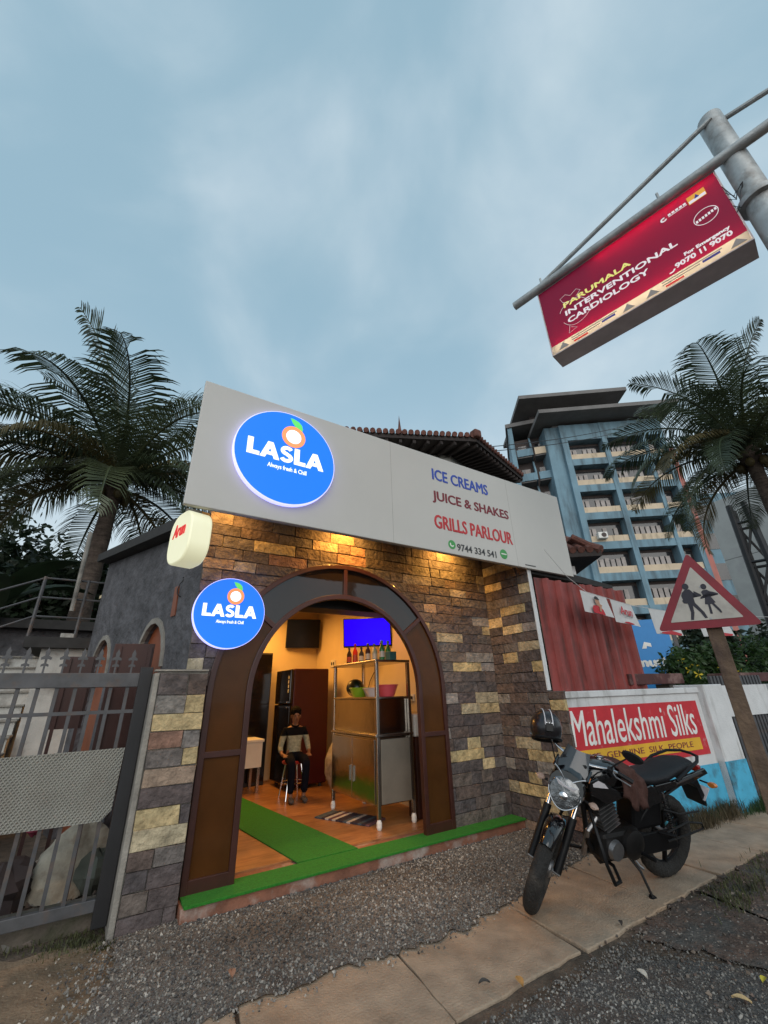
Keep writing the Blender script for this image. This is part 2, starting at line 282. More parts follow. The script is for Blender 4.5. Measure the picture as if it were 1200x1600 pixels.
# ------------------------------------------------------------------ building helpers
def basis(o):
    m = Matrix.LocRotScale(o.location, o.rotation_euler, o.scale)
    return basis(o.parent) @ m if o.parent else m
def tag(o, label=None, cat=None, group=None, kind=None):
    if label: o['label'] = label
    if cat: o['category'] = cat
    if group: o['group'] = group
    if kind: o['kind'] = kind
    return o
def thing(name, label, cat, loc=(0, 0, 0), rz=0.0, group=None, rot=None):
    o = bpy.data.objects.new(name, None); col.objects.link(o); o.empty_display_size = 0.1
    o.location = loc; o.rotation_euler = rot if rot else (0, 0, rz)
    return tag(o, label, cat, group)
class B:
    """collects faces, then links them as one mesh object"""
    def __init__(s): s.v = []; s.f = []
    def add(s, vs, fs):
        k = len(s.v); s.v += [Vector(p) for p in vs]; s.f += [tuple(i+k for i in f) for f in fs]; return s
    def hexa(s, p):               # 8 corners: bottom ring of 4, top ring of 4
        return s.add(p, [(3, 2, 1, 0), (4, 5, 6, 7), (0, 1, 5, 4), (1, 2, 6, 5), (2, 3, 7, 6), (3, 0, 4, 7)])
    def box(s, a, b):
        x0, y0, z0 = a; x1, y1, z1 = b
        return s.hexa([(x0, y0, z0), (x1, y0, z0), (x1, y1, z0), (x0, y1, z0), (x0, y0, z1), (x1, y0, z1), (x1, y1, z1), (x0, y1, z1)])
    def obox(s, o, u, v, w, a, b):  # box in a frame: origin, three axes, from a to b
        o, u, v, w = Vector(o), Vector(u), Vector(v), Vector(w)
        g = lambda x, y, z: o+u*x+v*y+w*z
        x0, y0, z0 = a; x1, y1, z1 = b
        return s.hexa([g(x0, y0, z0), g(x1, y0, z0), g(x1, y1, z0), g(x0, y1, z0), g(x0, y0, z1), g(x1, y0, z1), g(x1, y1, z1), g(x0, y1, z1)])
    def bar(s, p, q, w, h, up=(0, 0, 1)):
        p, q = Vector(p), Vector(q); d = (q-p); L = d.length; d.normalize(); up = Vector(up)
        sd = d.cross(up)
        if sd.length < 1e-4: sd = d.cross(Vector((1, 0, 0)))
        sd.normalize(); u2 = sd.cross(d)
        return s.obox(p, d, sd, u2, (0, -w/2, -h/2), (L, w/2, h/2))
    def tube(s, pts, r, n=8, cap=True):
        pts = [Vector(p) for p in pts]; R = r if isinstance(r, (list, tuple)) else [r]*len(pts)
        k0 = len(s.v); prev = None
        for i, p in enumerate(pts):
            d = (pts[min(i+1, len(pts)-1)]-pts[max(i-1, 0)]).normalized()
            if prev is None:
                a = Vector((0, 0, 1)) if abs(d.z) < 0.9 else Vector((1, 0, 0)); u = d.cross(a).normalized()
            else:
                u = prev-d*prev.dot(d); u.normalize()
            prev = u; w = d.cross(u)
            for j in range(n):
                t = 2*math.pi*j/n; s.v.append(p+(u*math.cos(t)+w*math.sin(t))*R[i])
        for i in range(len(pts)-1):
            for j in range(n):
                a = k0+i*n+j; b = k0+i*n+(j+1) % n; s.f.append((a, b, b+n, a+n))
        if cap:
            s.f.append(tuple(k0+j for j in reversed(range(n)))); s.f.append(tuple(k0+(len(pts)-1)*n+j for j in range(n)))
        return s
    def prism(s, poly, o, u, v, w, d0, d1):  # 2-D polygon in (u, v), extruded along w from d0 to d1
        o, u, v, w = Vector(o), Vector(u), Vector(v), Vector(w); n = len(poly); k = len(s.v)
        for d in (d0, d1): s.v += [o+u*a+v*b+w*d for a, b in poly]
        s.f.append(tuple(k+i for i in reversed(range(n)))); s.f.append(tuple(k+n+i for i in range(n)))
        for i in range(n): j = (i+1) % n; s.f.append((k+i, k+j, k+n+j, k+n+i))
        return s
    def band(s, outer, inner, o, u, v, w, d0, d1, closed=False):  # solid strip between two matching polylines
        o, u, v, w = Vector(o), Vector(u), Vector(v), Vector(w); n = len(outer); k = len(s.v)
        for d in (d0, d1):
            for a, b in outer: s.v.append(o+u*a+v*b+w*d)
            for a, b in inner: s.v.append(o+u*a+v*b+w*d)
        O0, I0, O1, I1 = k, k+n, k+2*n, k+3*n
        for i in range(n if closed else n-1):
            j = (i+1) % n
            s.f += [(O0+i, O0+j, I0+j, I0+i), (O1+j, O1+i, I1+i, I1+j), (O0+j, O0+i, O1+i, O1+j), (I0+i, I0+j, I1+j, I1+i)]
        if not closed:
            s.f += [(O0, I0, I1, O1), (I0+n-1, O0+n-1, O1+n-1, I1+n-1)]
        return s
    def lathe(s, prof, o=(0, 0, 0), axis=(0, 0, 1), n=20, sx=1.0):  # profile of (radius, height)
        o, ax = Vector(o), Vector(axis).normalized()
        u = ax.cross(Vector((0, 0, 1)) if abs(ax.z) < 0.9 else Vector((1, 0, 0))).normalized(); w = ax.cross(u); k = len(s.v); m = len(prof)
        for r, h in prof:
            for j in range(n):
                t = 2*math.pi*j/n; s.v.append(o+ax*h+(u*math.cos(t)*sx+w*math.sin(t))*r)
        for i in range(m-1):
            for j in range(n):
                a = k+i*n+j; b = k+i*n+(j+1) % n; s.f.append((a, b, b+n, a+n))
        s.f.append(tuple(k+j for j in reversed(range(n)))); s.f.append(tuple(k+(m-1)*n+j for j in range(n)))
        return s
    def torus(s, o, axis, R, r, n=40, m=12, sq=1.0):
        o, ax = Vector(o), Vector(axis).normalized()
        u = ax.cross(Vector((0, 0, 1)) if abs(ax.z) < 0.9 else Vector((1, 0, 0))).normalized(); w = ax.cross(u); k = len(s.v)
        for i in range(n):
            t = 2*math.pi*i/n; d = u*math.cos(t)+w*math.sin(t)
            for j in range(m):
                q = 2*math.pi*j/m; s.v.append(o+d*(R+r*sq*math.cos(q))+ax*(r*math.sin(q)))
        for i in range(n):
            for j in range(m):
                a = k+i*m+j; b = k+i*m+(j+1) % m; c = k+((i+1) % n)*m+(j+1) % m; d = k+((i+1) % n)*m+j
                s.f.append((a, d, c, b))
        return s
    def blob(s, o, r, n=12, m=8, jit=0.0):
        o = Vector(o); r = Vector(r) if not isinstance(r, (int, float)) else Vector((r, r, r)); k = len(s.v)
        for i in range(m+1):
            p = math.pi*i/m
            for j in range(n):
                t = 2*math.pi*j/n; f = 1+random.uniform(-jit, jit)
                s.v.append(o+Vector((r.x*math.sin(p)*math.cos(t)*f, r.y*math.sin(p)*math.sin(t)*f, r.z*math.cos(p)*f)))
        for i in range(m):
            for j in range(n):
                a = k+i*n+j; b = k+i*n+(j+1) % n; s.f.append((a, a+n, b+n, b))
        return s
    def loft(s, rings, cap=True):
        k = len(s.v); n = len(rings[0])
        for r in rings: s.v += [Vector(p) for p in r]
        for i in range(len(rings)-1):
            for j in range(n):
                a = k+i*n+j; b = k+i*n+(j+1) % n; s.f.append((a, b, b+n, a+n))
        if cap:
            s.f.append(tuple(k+j for j in reversed(range(n)))); s.f.append(tuple(k+(len(rings)-1)*n+j for j in range(n)))
        return s
    def xf(s, m):
        s.v = [m @ p for p in s.v]; return s
    def build(s, name, m, parent=None, smooth=False, bevel=0.0, color=None, local=False, subsurf=0, sharp=35, fix=True):
        vs = s.v
        if parent is not None and not local:
            inv = basis(parent).inverted(); vs = [inv @ p for p in vs]
        me = bpy.data.meshes.new(name); me.from_pydata([tuple(p) for p in vs], [], s.f); me.update()
        if fix:
            bm = bmesh.new(); bm.from_mesh(me); bmesh.ops.recalc_face_normals(bm, faces=bm.faces); bm.to_mesh(me); bm.free()
        o = bpy.data.objects.new(name, me); col.objects.link(o)
        me.materials.append(M[m] if isinstance(m, str) else m)
        if smooth:
            me.polygons.foreach_set('use_smooth', [True]*len(me.polygons))
            if not subsurf: me.set_sharp_from_angle(angle=rad(sharp))
        if bevel > 0:
            md = o.modifiers.new('bevel', 'BEVEL'); md.width = bevel; md.segments = 2; md.limit_method = 'ANGLE'
        if subsurf:
            md = o.modifiers.new('sub', 'SUBSURF'); md.levels = subsurf; md.render_levels = subsurf
        if parent is not None: o.parent = parent
        if color is not None: o.color = (*color, 1)
        return o
X3, Y3, Z3 = Vector((1, 0, 0)), Vector((0, 1, 0)), Vector((0, 0, 1))
def circ(n, r, a0=0.0, a1=360.0, cx=0.0, cy=0.0, sx=1.0):
    full = abs(a1-a0) >= 359.9; k = n if full else n+1
    return [(cx+sx*r*math.cos(rad(a0+(a1-a0)*i/n)), cy+r*math.sin(rad(a0+(a1-a0)*i/n))) for i in range(k)]

# lettering: text outlines turned into thin solid letters, made once
TEXTS = {}
def prepare_texts(items):
    tmp = []
    for s, off, shear in items:
        c = bpy.data.curves.new('lettering', 'FONT'); c.body = s; c.size = 1.0; c.offset = off; c.shear = shear; c.extrude = 0.5; c.fill_mode = 'BOTH'; c.resolution_u = 3
        o = bpy.data.objects.new('lettering', c); col.objects.link(o); tmp.append((s, o, c))
    dg = bpy.context.evaluated_depsgraph_get()
    for s, o, c in tmp:
        me = bpy.data.meshes.new_from_object(o.evaluated_get(dg))
        V = [v.co.copy() for v in me.vertices]; F = [tuple(p.vertices) for p in me.polygons]
        TEXTS[s] = (V, F); bpy.data.meshes.remove(me)
    for s, o, c in tmp: bpy.data.objects.remove(o); bpy.data.curves.remove(c)
def letters(name, s, m, parent, o, u, v, width, height, depth=0.004, lift=0.0, bold=0.0):
    """string s as solid letters: lower-left o, along u, up v, proud of the surface (u x v points outwards)"""
    V, F = TEXTS[s]; u, v, o = Vector(u).normalized(), Vector(v).normalized(), Vector(o); w = u.cross(v)
    x0 = min(p.x for p in V); x1 = max(p.x for p in V); y0 = min(p.y for p in V); y1 = max(p.y for p in V)
    b = B(); b.add([o+u*((p.x-x0)/(x1-x0)*width)+v*((p.y-y0)/(y1-y0)*height)+w*(lift+(p.z+0.5)*depth) for p in V], F)
    if bold:                      # heavier strokes: the same outlines again, shifted sideways, each a hair deeper
        base = list(b.v); fs = list(b.f)
        for k, (du, dv_) in enumerate(((1, 0), (-1, 0), (0, 0.7), (0, -0.7))): b.add([p+u*du*bold+v*dv_*bold-w*0.0003*(k+1) for p in base], fs)
    return b.build(name, m, parent, fix=False)
def glyphs(name, m, parent, o, u, v, width, height, depth):
    """LASLA in heavy geometric capitals, stroke by stroke"""
    u, v, o = Vector(u).normalized(), Vector(v).normalized(), Vector(o); w = u.cross(v); b = B(); x = 0.0
    Lp = [(0, 0), (0.62, 0), (0.62, 0.23), (0.28, 0.23), (0.28, 1), (0, 1)]
    Ap = [(0, 0), (0.27, 0), (0.345, 0.2), (0.655, 0.2), (0.73, 0), (1.0, 0), (0.635, 1), (0.365, 1)]
    up_ = [(0.37+0.235*math.cos(rad(a)), 0.715+0.19*math.sin(rad(a))) for a in np.linspace(28, 262, 16)]
    dn_ = [(0.35+0.245*math.cos(rad(a)), 0.285+0.195*math.sin(rad(a))) for a in np.linspace(75, -160, 16)]
    mid = up_+dn_; T = 0.105; so_, si_ = [], []
    for i, p in enumerate(mid):
        a, c = mid[max(0, i-1)], mid[min(len(mid)-1, i+1)]; d = Vector((c[0]-a[0], c[1]-a[1])).normalized(); nn = Vector((-d.y, d.x)); so_.append((p[0]+nn.x*T, p[1]+nn.y*T)); si_.append((p[0]-nn.x*T, p[1]-nn.y*T))
    tot = 0.62+0.02+1.0+0.0+0.72+0.06+0.62+0.02+1.0; k = width/tot
    place = lambda pts, x0: [((a+x0)*k, c*height) for a, c in pts]
    b.prism(place(Lp, 0), o, u, v, w, 0, depth)
    for x0 in (0.64, tot-1.0):
        hole = [(0.5, 0.64), (0.42, 0.39), (0.58, 0.39)]
        b.prism(place([(0, 0), (0.27, 0), (0.345, 0.2), (0.42, 0.39), (0.5, 0.64), (0.5, 1), (0.365, 1)], x0), o, u, v, w, 0, depth)
        b.prism(place([(1.0, 0), (0.73, 0), (0.655, 0.2), (0.58, 0.39), (0.5, 0.64), (0.5, 1), (0.635, 1)], x0), o, u, v, w, 0, depth)
        b.prism(place([(0.345, 0.2), (0.655, 0.2), (0.58, 0.39), (0.42, 0.39)], x0), o, u, v, w, 0, depth)
    b.band(place(so_, 1.65), place(si_, 1.65), o, u, v, w, 0, depth)
    b.prism(place(Lp, 2.42), o, u, v, w, 0, depth)
    return b.build(name, m, parent)
prepare_texts([("Always fresh & Chill", 0.006, 0), ("ICE CREAMS", 0.0, 0), ("JUICE & SHAKES", 0.0, 0), ("GRILLS PARLOUR", 0.0, 0),
               ("9744 334 541", 0.008, 0), ("Arun", 0.0, 0.25), ("Mahalekshmi Silks", 0.0, 0.12), ("THE  GENUINE  SILK  PEOPLE", 0.0, 0), ("PARUMALA", 0.0, 0), ("INTERVENTIONAL", 0.0, 0),
               ("CARDIOLOGY", 0.0, 0), ("For Emergency", 0.01, 0), ("9070", 0.012, 0), ("11", 0.012, 0), ("muthoot", 0.0, 0)])
# ================================================================== the setting: ground
def sheet(name, poly, z, m, parent=None, kind='structure', thick=0.0, **kw):
    b = B()
    if thick > 0: b.prism(poly, (0, 0, z-thick), X3, Y3, Z3, 0, thick)
    else: b.add([(x, y, z) for x, y in poly], [tuple(range(len(poly)))])
    o = b.build(name, m, parent, **kw)
    if parent is None and kind: o['kind'] = kind
    return o
sheet('ground', [(-150, -150), (300, -150), (300, 300), (-150, 300)], 0.0, 'soil')
def wob(pts, amp, step=0.06, seed=1):
    r = random.Random(seed); out = []
    for (x0, y0), (x1, y1) in zip(pts, pts[1:]):
        n = max(1, int(math.hypot(x1-x0, y1-y0)/step))
        for i in range(n):
            t = i/n; out.append((x0+(x1-x0)*t+r.uniform(-amp, amp), y0+(y1-y0)*t+r.uniform(-amp, amp)))
    return out+[pts[-1]]
sheet('forecourt', wob([(-2.5, 2.0), (0.75, 2.45), (0.62, 3.2), (0.44, 4.05), (-2.5, 4.6), (-2.5, 2.0)], 0.03), 0.004, 'sand')
GR_IN = wob([(0.2, 2.95), (0.3, 2.92), (0.9, 2.85), (1.4, 2.84), (1.9, 2.78), (2.35, 2.76), (2.75, 2.82), (3.2, 2.9), (3.8, 3.02), (4.5, 3.12)], 0.035, 0.05, 3)
sheet('gravel_path', GR_IN+wob([(4.5, 4.2), (0.42, 4.2), (0.38, 3.9), (0.36, 3.5), (0.25, 3.2), (0.2, 2.98)], 0.03, 0.05, 8), 0.026, 'gravel_bed')
sheet('road', wob([(-60, -8), (-60, 1.2), (0.2, 1.6), (1.7, 2.05), (2.6, 2.04), (3.2, 1.75), (3.5, 1.0), (3.9, 0.5), (60, -0.5), (60, -8)], 0.03, 0.2, 5), 0.011, 'asphalt')
sheet('verge', wob([(3.3, 1.75), (3.15, 2.0), (3.2, 2.13), (3.6, 2.12), (5.2, 2.14), (7.5, 2.1), (12, 1.4), (12, -0.2), (3.9, 0.6), (3.5, 1.1), (3.3, 1.75)], 0.055, 0.05, 6), 0.015, 'red_soil')

# concrete drain-cover slabs of the footpath, each one a piece
path = bpy.data.objects.new('footpath', None); col.objects.link(path); path['kind'] = 'structure'
rs = random.Random(11)
xs = [-1.18, -0.16, 0.86, 1.80, 2.79, 3.74, 4.60, 5.46, 6.30, 7.15, 8.05, 9.0, 10.0, 11.1]
for i, (a, b_) in enumerate(zip(xs, xs[1:])):
    g = 0.006; y0 = 2.17+rs.uniform(-0.02, 0.02)-0.035*max(0, (a-4))*0.5; y1 = 3.08-0.11*max(0, (a-4.2)); sk = 0.05+rs.uniform(-0.015, 0.015)
    if a > 4: sk = 0.0
    zt = 0.017+rs.uniform(-0.003, 0.004)
    pl = [(a+g-sk, y0), (b_-g-sk, y0), (b_-g+sk, y1), (a+g+sk, y1)]
    e = []
    for (p, q) in zip(pl, pl[1:]+pl[:1]):
        for k in range(9):
            t = k/9; jx = rs.uniform(-0.006, 0.006) if k else 0; e.append((p[0]+(q[0]-p[0])*t+jx, p[1]+(q[1]-p[1])*t+(rs.uniform(-0.012, 0.012) if k and abs(p[1]-q[1]) < 0.05 else 0)))
    o = B().prism(e, (0, 0, -0.05), X3, Y3, Z3, 0, 0.05+zt).build('slab', 'slab', path, bevel=0.006)
    rs.uniform(0, 1)

# loose chippings: nobody could count them
def chips(name, inside, bounds, n, s0, s1, cols, z, label, seed, m='gravel_mix'):
    r = random.Random(seed); V = []; F = []; C = []
    k = 0
    while k < n:
        x = r.uniform(bounds[0], bounds[1]); y = r.uniform(bounds[2], bounds[3])
        if not inside(x, y, r): 
            k += 0; n -= 0.2; continue
        s = s0+(s1-s0)*r.random()**2.2; rot = Matrix.Rotation(r.uniform(0, 6.28), 3, Vector((r.uniform(-1, 1), r.uniform(-1, 1), 1)).normalized()); b0 = len(V)
        for p in ((1, 0, 0), (-0.4, 0.8, 0.1), (-0.6, -0.7, 0), (0.1, 0.1, 0.62), (0, 0, -0.55), (0.3, -0.6, 0.35)):
            q = rot @ Vector((p[0]*s*r.uniform(0.6, 1.2), p[1]*s*r.uniform(0.6, 1.2), p[2]*s)); V.append((x+q.x, y+q.y, z+s*0.18+q.z))
        F += [(b0, b0+1, b0+3), (b0+1, b0+2, b0+3), (b0+2, b0+5, b0+3), (b0+5, b0, b0+3), (b0+1, b0, b0+4), (b0+2, b0+1, b0+4), (b0, b0+5, b0+4), (b0+5, b0+2, b0+4)]
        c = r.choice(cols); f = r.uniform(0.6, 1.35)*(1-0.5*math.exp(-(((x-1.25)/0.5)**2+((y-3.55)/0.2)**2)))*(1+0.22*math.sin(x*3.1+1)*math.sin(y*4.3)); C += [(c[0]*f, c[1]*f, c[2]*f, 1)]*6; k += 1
    me = bpy.data.meshes.new(name); me.from_pydata(V, [], F)
    at = me.color_attributes.new('tint', 'FLOAT_COLOR', 'POINT'); at.data.foreach_set('color', [v for c in C for v in c])
    me.materials.append(M[m]); o = bpy.data.objects.new(name, me); col.objects.link(o)
    return tag(o, label, 'gravel', kind='stuff')
gm = mat('gravel_mix', (0.2, 0.2, 0.2), rough=0.9, var=0)
at = gm.node_tree.nodes.new("ShaderNodeVertexColor"); at.layer_name = 'tint'
gm.node_tree.links.new(at.outputs[0], gm.node_tree.nodes["Principled BSDF"].inputs['Base Color'])
GC = [(0.17, 0.165, 0.155), (0.11, 0.105, 0.1), (0.23, 0.215, 0.195), (0.16, 0.145, 0.125), (0.07, 0.066, 0.064), (0.3, 0.28, 0.25)]
def gr_y(x):
    for (x0, y0), (x1, y1) in zip(GR_IN, GR_IN[1:]):
        if x0 <= x <= x1 and x1 > x0: return y0+(y1-y0)*(x-x0)/(x1-x0)
    return 2.9
def in_gravel(x, y, r):
    if y > 3.95 and x > 0.8: return False
    if x < 0.36 and y > 4.0-(0.36-x): return False
    if x < 0.5 and r.random() > max(0, (x-0.05)/0.45): return False
    d = y-gr_y(x)
    return d > 0 or (d > -0.12 and r.random() < 0.22+d*1.5)
chips('gravel', in_gravel, (-0.3, 4.34, 2.6, 4.12), 26000, 0.004, 0.016, GC, 0.026, 'grey stone chippings spread between shop step and footpath slabs', 21)
def in_road(x, y, r):
    e = 2.14
    return y < e and r.random() < (1.0 if x < 2.9 else max(0.12, 1.0-(x-2.9)*1.1))*(0.6+0.4*math.sin(x*7+y*5)**2)
chips('roadside_gravel', in_road, (1.3, 4.2, 0.9, 2.1), 19000, 0.003, 0.012, [tuple(c*0.85 for c in t) for t in GC], 0.011, 'dark loose stone chips along the road edge below the slabs', 22)
def in_verge(x, y, r): return y < 2.16 and y > 0.9+(4.2-x)*0.4 and x > 2.5 and r.random() < min(0.85, 0.25+(x-2.5))
chips('verge_rubble', in_verge, (2.7, 6.5, 0.8, 2.16), 2600, 0.004, 0.02, [(0.17, 0.13, 0.10), (0.12, 0.085, 0.07), (0.24, 0.2, 0.17), (0.09, 0.075, 0.065), (0.1, 0.07, 0.055)], 0.012, 'scattered rubble and grit on the reddish soil verge', 23)
def in_sand(x, y, r): return y < 4.0 and r.random() < 0.35
chips('forecourt_grit', in_sand, (-1.5, 0.6, 2.2, 4.1), 900, 0.004, 0.014, [(0.3, 0.25, 0.2), (0.15, 0.13, 0.11), (0.4, 0.37, 0.32)], 0.004, 'sparse grit on the sandy ground before the gate', 24)

def tufts(name, spots, label, seed, m='grass', h=(0.05, 0.16)):
    r = random.Random(seed); V = []; F = []
    for (x, y, rx, ry, n) in spots:
        for _ in range(n):
            a = r.gauss(0, 0.5); c = r.gauss(0, 0.5); px, py = x+rx*a, y+ry*c; hh = r.uniform(*h); t = r.uniform(0, 6.28); ln = r.uniform(0.2, 0.9)*hh; w = r.uniform(0.002, 0.005)
            sx, sy = -math.sin(t)*w, math.cos(t)*w; k = len(V); z = 0.0
            V += [(px-sx, py-sy, z), (px+sx, py+sy, z), (px+math.cos(t)*ln*0.4+sx*0.8, py+math.sin(t)*ln*0.4+sy*0.8, z+hh*0.7), (px+math.cos(t)*ln*0.4-sx*0.8, py+math.sin(t)*ln*0.4-sy*0.8, z+hh*0.7), (px+math.cos(t)*ln, py+math.sin(t)*ln, z+hh)]
            F += [(k, k+1, k+2, k+3), (k+3, k+2, k+4)]
    me = bpy.data.meshes.new(name); me.from_pydata(V, [], F); me.materials.append(M[m]); o = bpy.data.objects.new(name, me); col.objects.link(o)
    return tag(o, label, 'grass', kind='stuff')
tufts('verge_grass', [(4.1, 1.9, 0.2, 0.12, 160), (4.45, 1.95, 0.35, 0.12, 260), (5.1, 1.95, 0.5, 0.2, 300), (5.8, 1.95, 0.5, 0.2, 260), (4.4, 2.07, 0.5, 0.04, 90)], 'weedy grass growing on the soil verge beside the slabs', 31, h=(0.02, 0.075))
tufts('wall_grass', [(6.4, 2.86, 0.5, 0.06, 450), (7.3, 2.7, 0.5, 0.08, 800), (5.6, 2.98, 0.5, 0.04, 200), (8.4, 2.5, 0.8, 0.1, 600)], 'green weeds along the foot of the painted wall', 32, m='leaf', h=(0.04, 0.16))
tufts('dry_weeds', [(5.9, 2.82, 0.35, 0.1, 500), (6.5, 2.78, 0.3, 0.1, 300)], 'clump of dry brown weeds behind the motorbike rear wheel', 34, m='dry_grass', h=(0.05, 0.22))
tufts('gate_grass', [(0.2, 4.15, 0.22, 0.16, 420), (-0.3, 4.3, 0.5, 0.12, 300), (0.33, 3.98, 0.08, 0.06, 120), (-0.35, 3.0, 0.3, 0.1, 60)], 'low moss and grass at the foot of the gate', 33, h=(0.01, 0.035))

# a few fallen leaves
for i, (px, py, z, c, s, lb) in enumerate([(362, 1524, 0.05, (0.32, 0.18, 0.12), 0.05, 'pinkish dry leaf lying on the grey gravel'), (812, 1537, 0.03, (0.4, 0.22, 0.07), 0.05, 'yellow-brown leaf lying on the middle concrete slab'),
        (1160, 1566, 0.02, (0.42, 0.3, 0.15), 0.05, 'tan oval leaf on dark soil near the lower right corner'), (1195, 1535, 0.02, (0.5, 0.42, 0.04), 0.035, 'small bright yellow leaf on the dark soil'),
        (1004, 1525, 0.02, (0.5, 0.45, 0.38), 0.045, 'pale curled leaf on the dark roadside chippings'), (970, 1445, 0.03, (0.06, 0.05, 0.045), 0.035, 'black dried leaf on the slab left of the bike stand'), (757, 1539, 0.03, (0.05, 0.045, 0.04), 0.04, 'black flattened leaf on the slab beside the yellow leaf')]):
    p = onZ(px, py, z); r = random.Random(40+i); a = r.uniform(0, 3.1)
    b = B(); n = 7; V = []
    for k in range(n):
        t = k/(n-1); w = math.sin(math.pi*min(1, t*1.02+0.02))**0.8*s*0.38+0.001
        for sd, zz in ((-1, 0.012), (0, 0.004), (1, 0.012)):
            V.append((p.x+math.cos(a)*(t-0.5)*s*1.6-math.sin(a)*sd*w, p.y+math.sin(a)*(t-0.5)*s*1.6+math.cos(a)*sd*w, z+zz+0.01*math.sin(t*3)))
    F = []
    for k in range(n-1):
        for j in range(2): q = k*3+j; F.append((q, q+1, q+4, q+3))
    tag(b.add(V, F).build('fallen_leaf', 'rubbish', color=c, fix=False), lb, 'leaf')

# ================================================================== the shop
YF = 4.13; XL, XR = 0.60, 4.35; ZF = 0.12; ZT = 3.34
XC, ZC, RO, RI = 2.12, 1.47, 1.335, 0.945
shop = thing('shop', 'small juice shop clad in mixed brown and tan stone with an arched doorway', 'shop', (2.4, 4.13, 0))
DK = [tuple(0.82*v for v in c) for c in [(0.125, 0.10, 0.098), (0.145, 0.115, 0.105), (0.165, 0.135, 0.118), (0.115, 0.098, 0.10), (0.17, 0.15, 0.14), (0.15, 0.112, 0.098), (0.135, 0.115, 0.112)]]
LT = [(0.50, 0.385, 0.20), (0.44, 0.345, 0.19), (0.40, 0.34, 0.23), (0.54, 0.43, 0.25)]
MD = [(0.23, 0.205, 0.19), (0.27, 0.20, 0.15), (0.25, 0.23, 0.21), (0.26, 0.15, 0.11)]
def stone_col(r, light=0.17):
    t = r.random()
    c = r.choice(LT) if t < light else (r.choice(MD) if t < light+0.13 else r.choice(DK)); f = r.uniform(0.85, 1.15)
    return tuple(v*f for v in c)
def stone_piece(parent, o, u, w, cols_, zt, r, light):
    """one facing stone: cols_ = [(u, z_low)...], flat top at zt, w points out of the wall"""
    poly = list(cols_)+[(cols_[-1][0], zt), (cols_[0][0], zt)]
    if len(cols_) == 2:
        j = lambda: r.uniform(-0.0045, 0.0045)
        poly = [(a+j(), b+j()) for a, b in poly]
    cxm = sum(p[0] for p in poly)/len(poly); czm = sum(p[1] for p in poly)/len(poly); hw = max(abs(p[0]-cxm) for p in poly); hz = max(abs(p[1]-czm) for p in poly)
    ins = lambda p, e: (cxm+(p[0]-cxm)*max(0.1, 1-e/max(hw, 0.01)), czm+(p[1]-czm)*max(0.1, 1-e/max(hz, 0.01)))
    d = r.uniform(0.014, 0.022); tx, tz = r.uniform(-0.03, 0.03), r.uniform(-0.03, 0.03); n = len(poly)
    o, u, w = Vector(o), Vector(u), Vector(w)
    P = lambda q, dd: o+u*q[0]+Z3*q[1]+w*dd
    V = [P(ins(p, 0.0015), -0.02) for p in poly]+[P(ins(p, 0.0015), d*0.75) for p in poly]
    V += [P(ins(p, 0.0045), d+tx*(p[0]-cxm)+tz*(p[1]-czm)) for p in poly]
    F = [tuple(2*n+i for i in range(n))]
    for k in (0, n):
        for i in range(n): jn = (i+1) % n; F.append((k+i, k+jn, k+n+jn, k+n+i))
    return B().add(V, F).build('stone', 'stone', parent, color=stone_col(r, light))
def stone_wall(parent, o, u, w, u0, u1, z0, z1, seed, row=0.118, light=0.17, arch=None, wid=(0.15, 0.46), top=None):
    r = random.Random(seed); z = z0
    while z < z1-0.03:
        h = min(row*r.uniform(0.92, 1.08), z1-z); 
        if z1-(z+h) < 0.05: h = z1-z
        zt = z+h; x = u0-r.uniform(0, 0.1); cuts = [u0]
        while x < u1-0.1:
            x += r.uniform(*wid)
            if x > u0+0.07 and x < u1-0.07: cuts.append(x)
        cuts.append(u1)
        g = 0.0014
        for a, b_ in zip(cuts, cuts[1:]):
            a2, b2 = a+g, b_-g; zl, zh = z+g, zt-g
            if arch is None: runs = [[(a2, zl), (b2, zl)]]
            else:
                xc, zc, ro = arch
                lo = lambda x: zl if abs(x-xc) >= ro else max(zl, zc+math.sqrt(max(0, ro*ro-(x-xc)**2)))
                if lo(a2) == zl and lo(b2) == zl and not (abs(a2-xc) < ro or abs(b2-xc) < ro or (a2 < xc < b2)): runs = [[(a2, zl), (b2, zl)]]
                else:
                    n = 28; runs = []; cur = []
                    for i in range(n+1):
                        x_ = a2+(b2-a2)*i/n
                        if lo(x_) < zh-0.008: cur.append((x_, lo(x_)))
                        else:
                            if len(cur) > 1: runs.append(cur)
                            cur = []
                    if len(cur) > 1: runs.append(cur)
                    runs = [q for q in runs if q[-1][0]-q[0][0] > 0.025]
                    s2 = []
                    for q in runs:   # drop collinear points
                        k = [q[0]]+[q[i] for i in range(1, len(q)-1) if abs((q[i][1]-q[i-1][1])-(q[i+1][1]-q[i][1])) > 1e-5]+[q[-1]]
                        s2.append(k)
                    runs = s2
            for q in runs: stone_piece(parent, o, u, w, q, zh, r, light)
        z = zt
stone_wall(shop, (0, YF, 0), (1, 0, 0), (0, -1, 0), XL, XR-0.012, ZF, ZT, 101, arch=(XC, ZC, RO-0.004), light=0.15)
# front core wall with the arched opening
ar = [(XC+RO*math.cos(rad(a)), ZC+RO*math.sin(rad(a))) for a in range(0, 181, 6)]
poly = [(XL, -0.0), (XC-RO, 0.0)]+list(reversed(ar))+[(XC+RO, 0.0), (XR+0.04, 0.0), (XR+0.04, ZT+0.02), (XL, ZT+0.02)]
B().prism(poly, (0, YF+0.004, 0), X3, Z3, Y3, 0, 0.2).build('front_wall', 'mortar', shop)
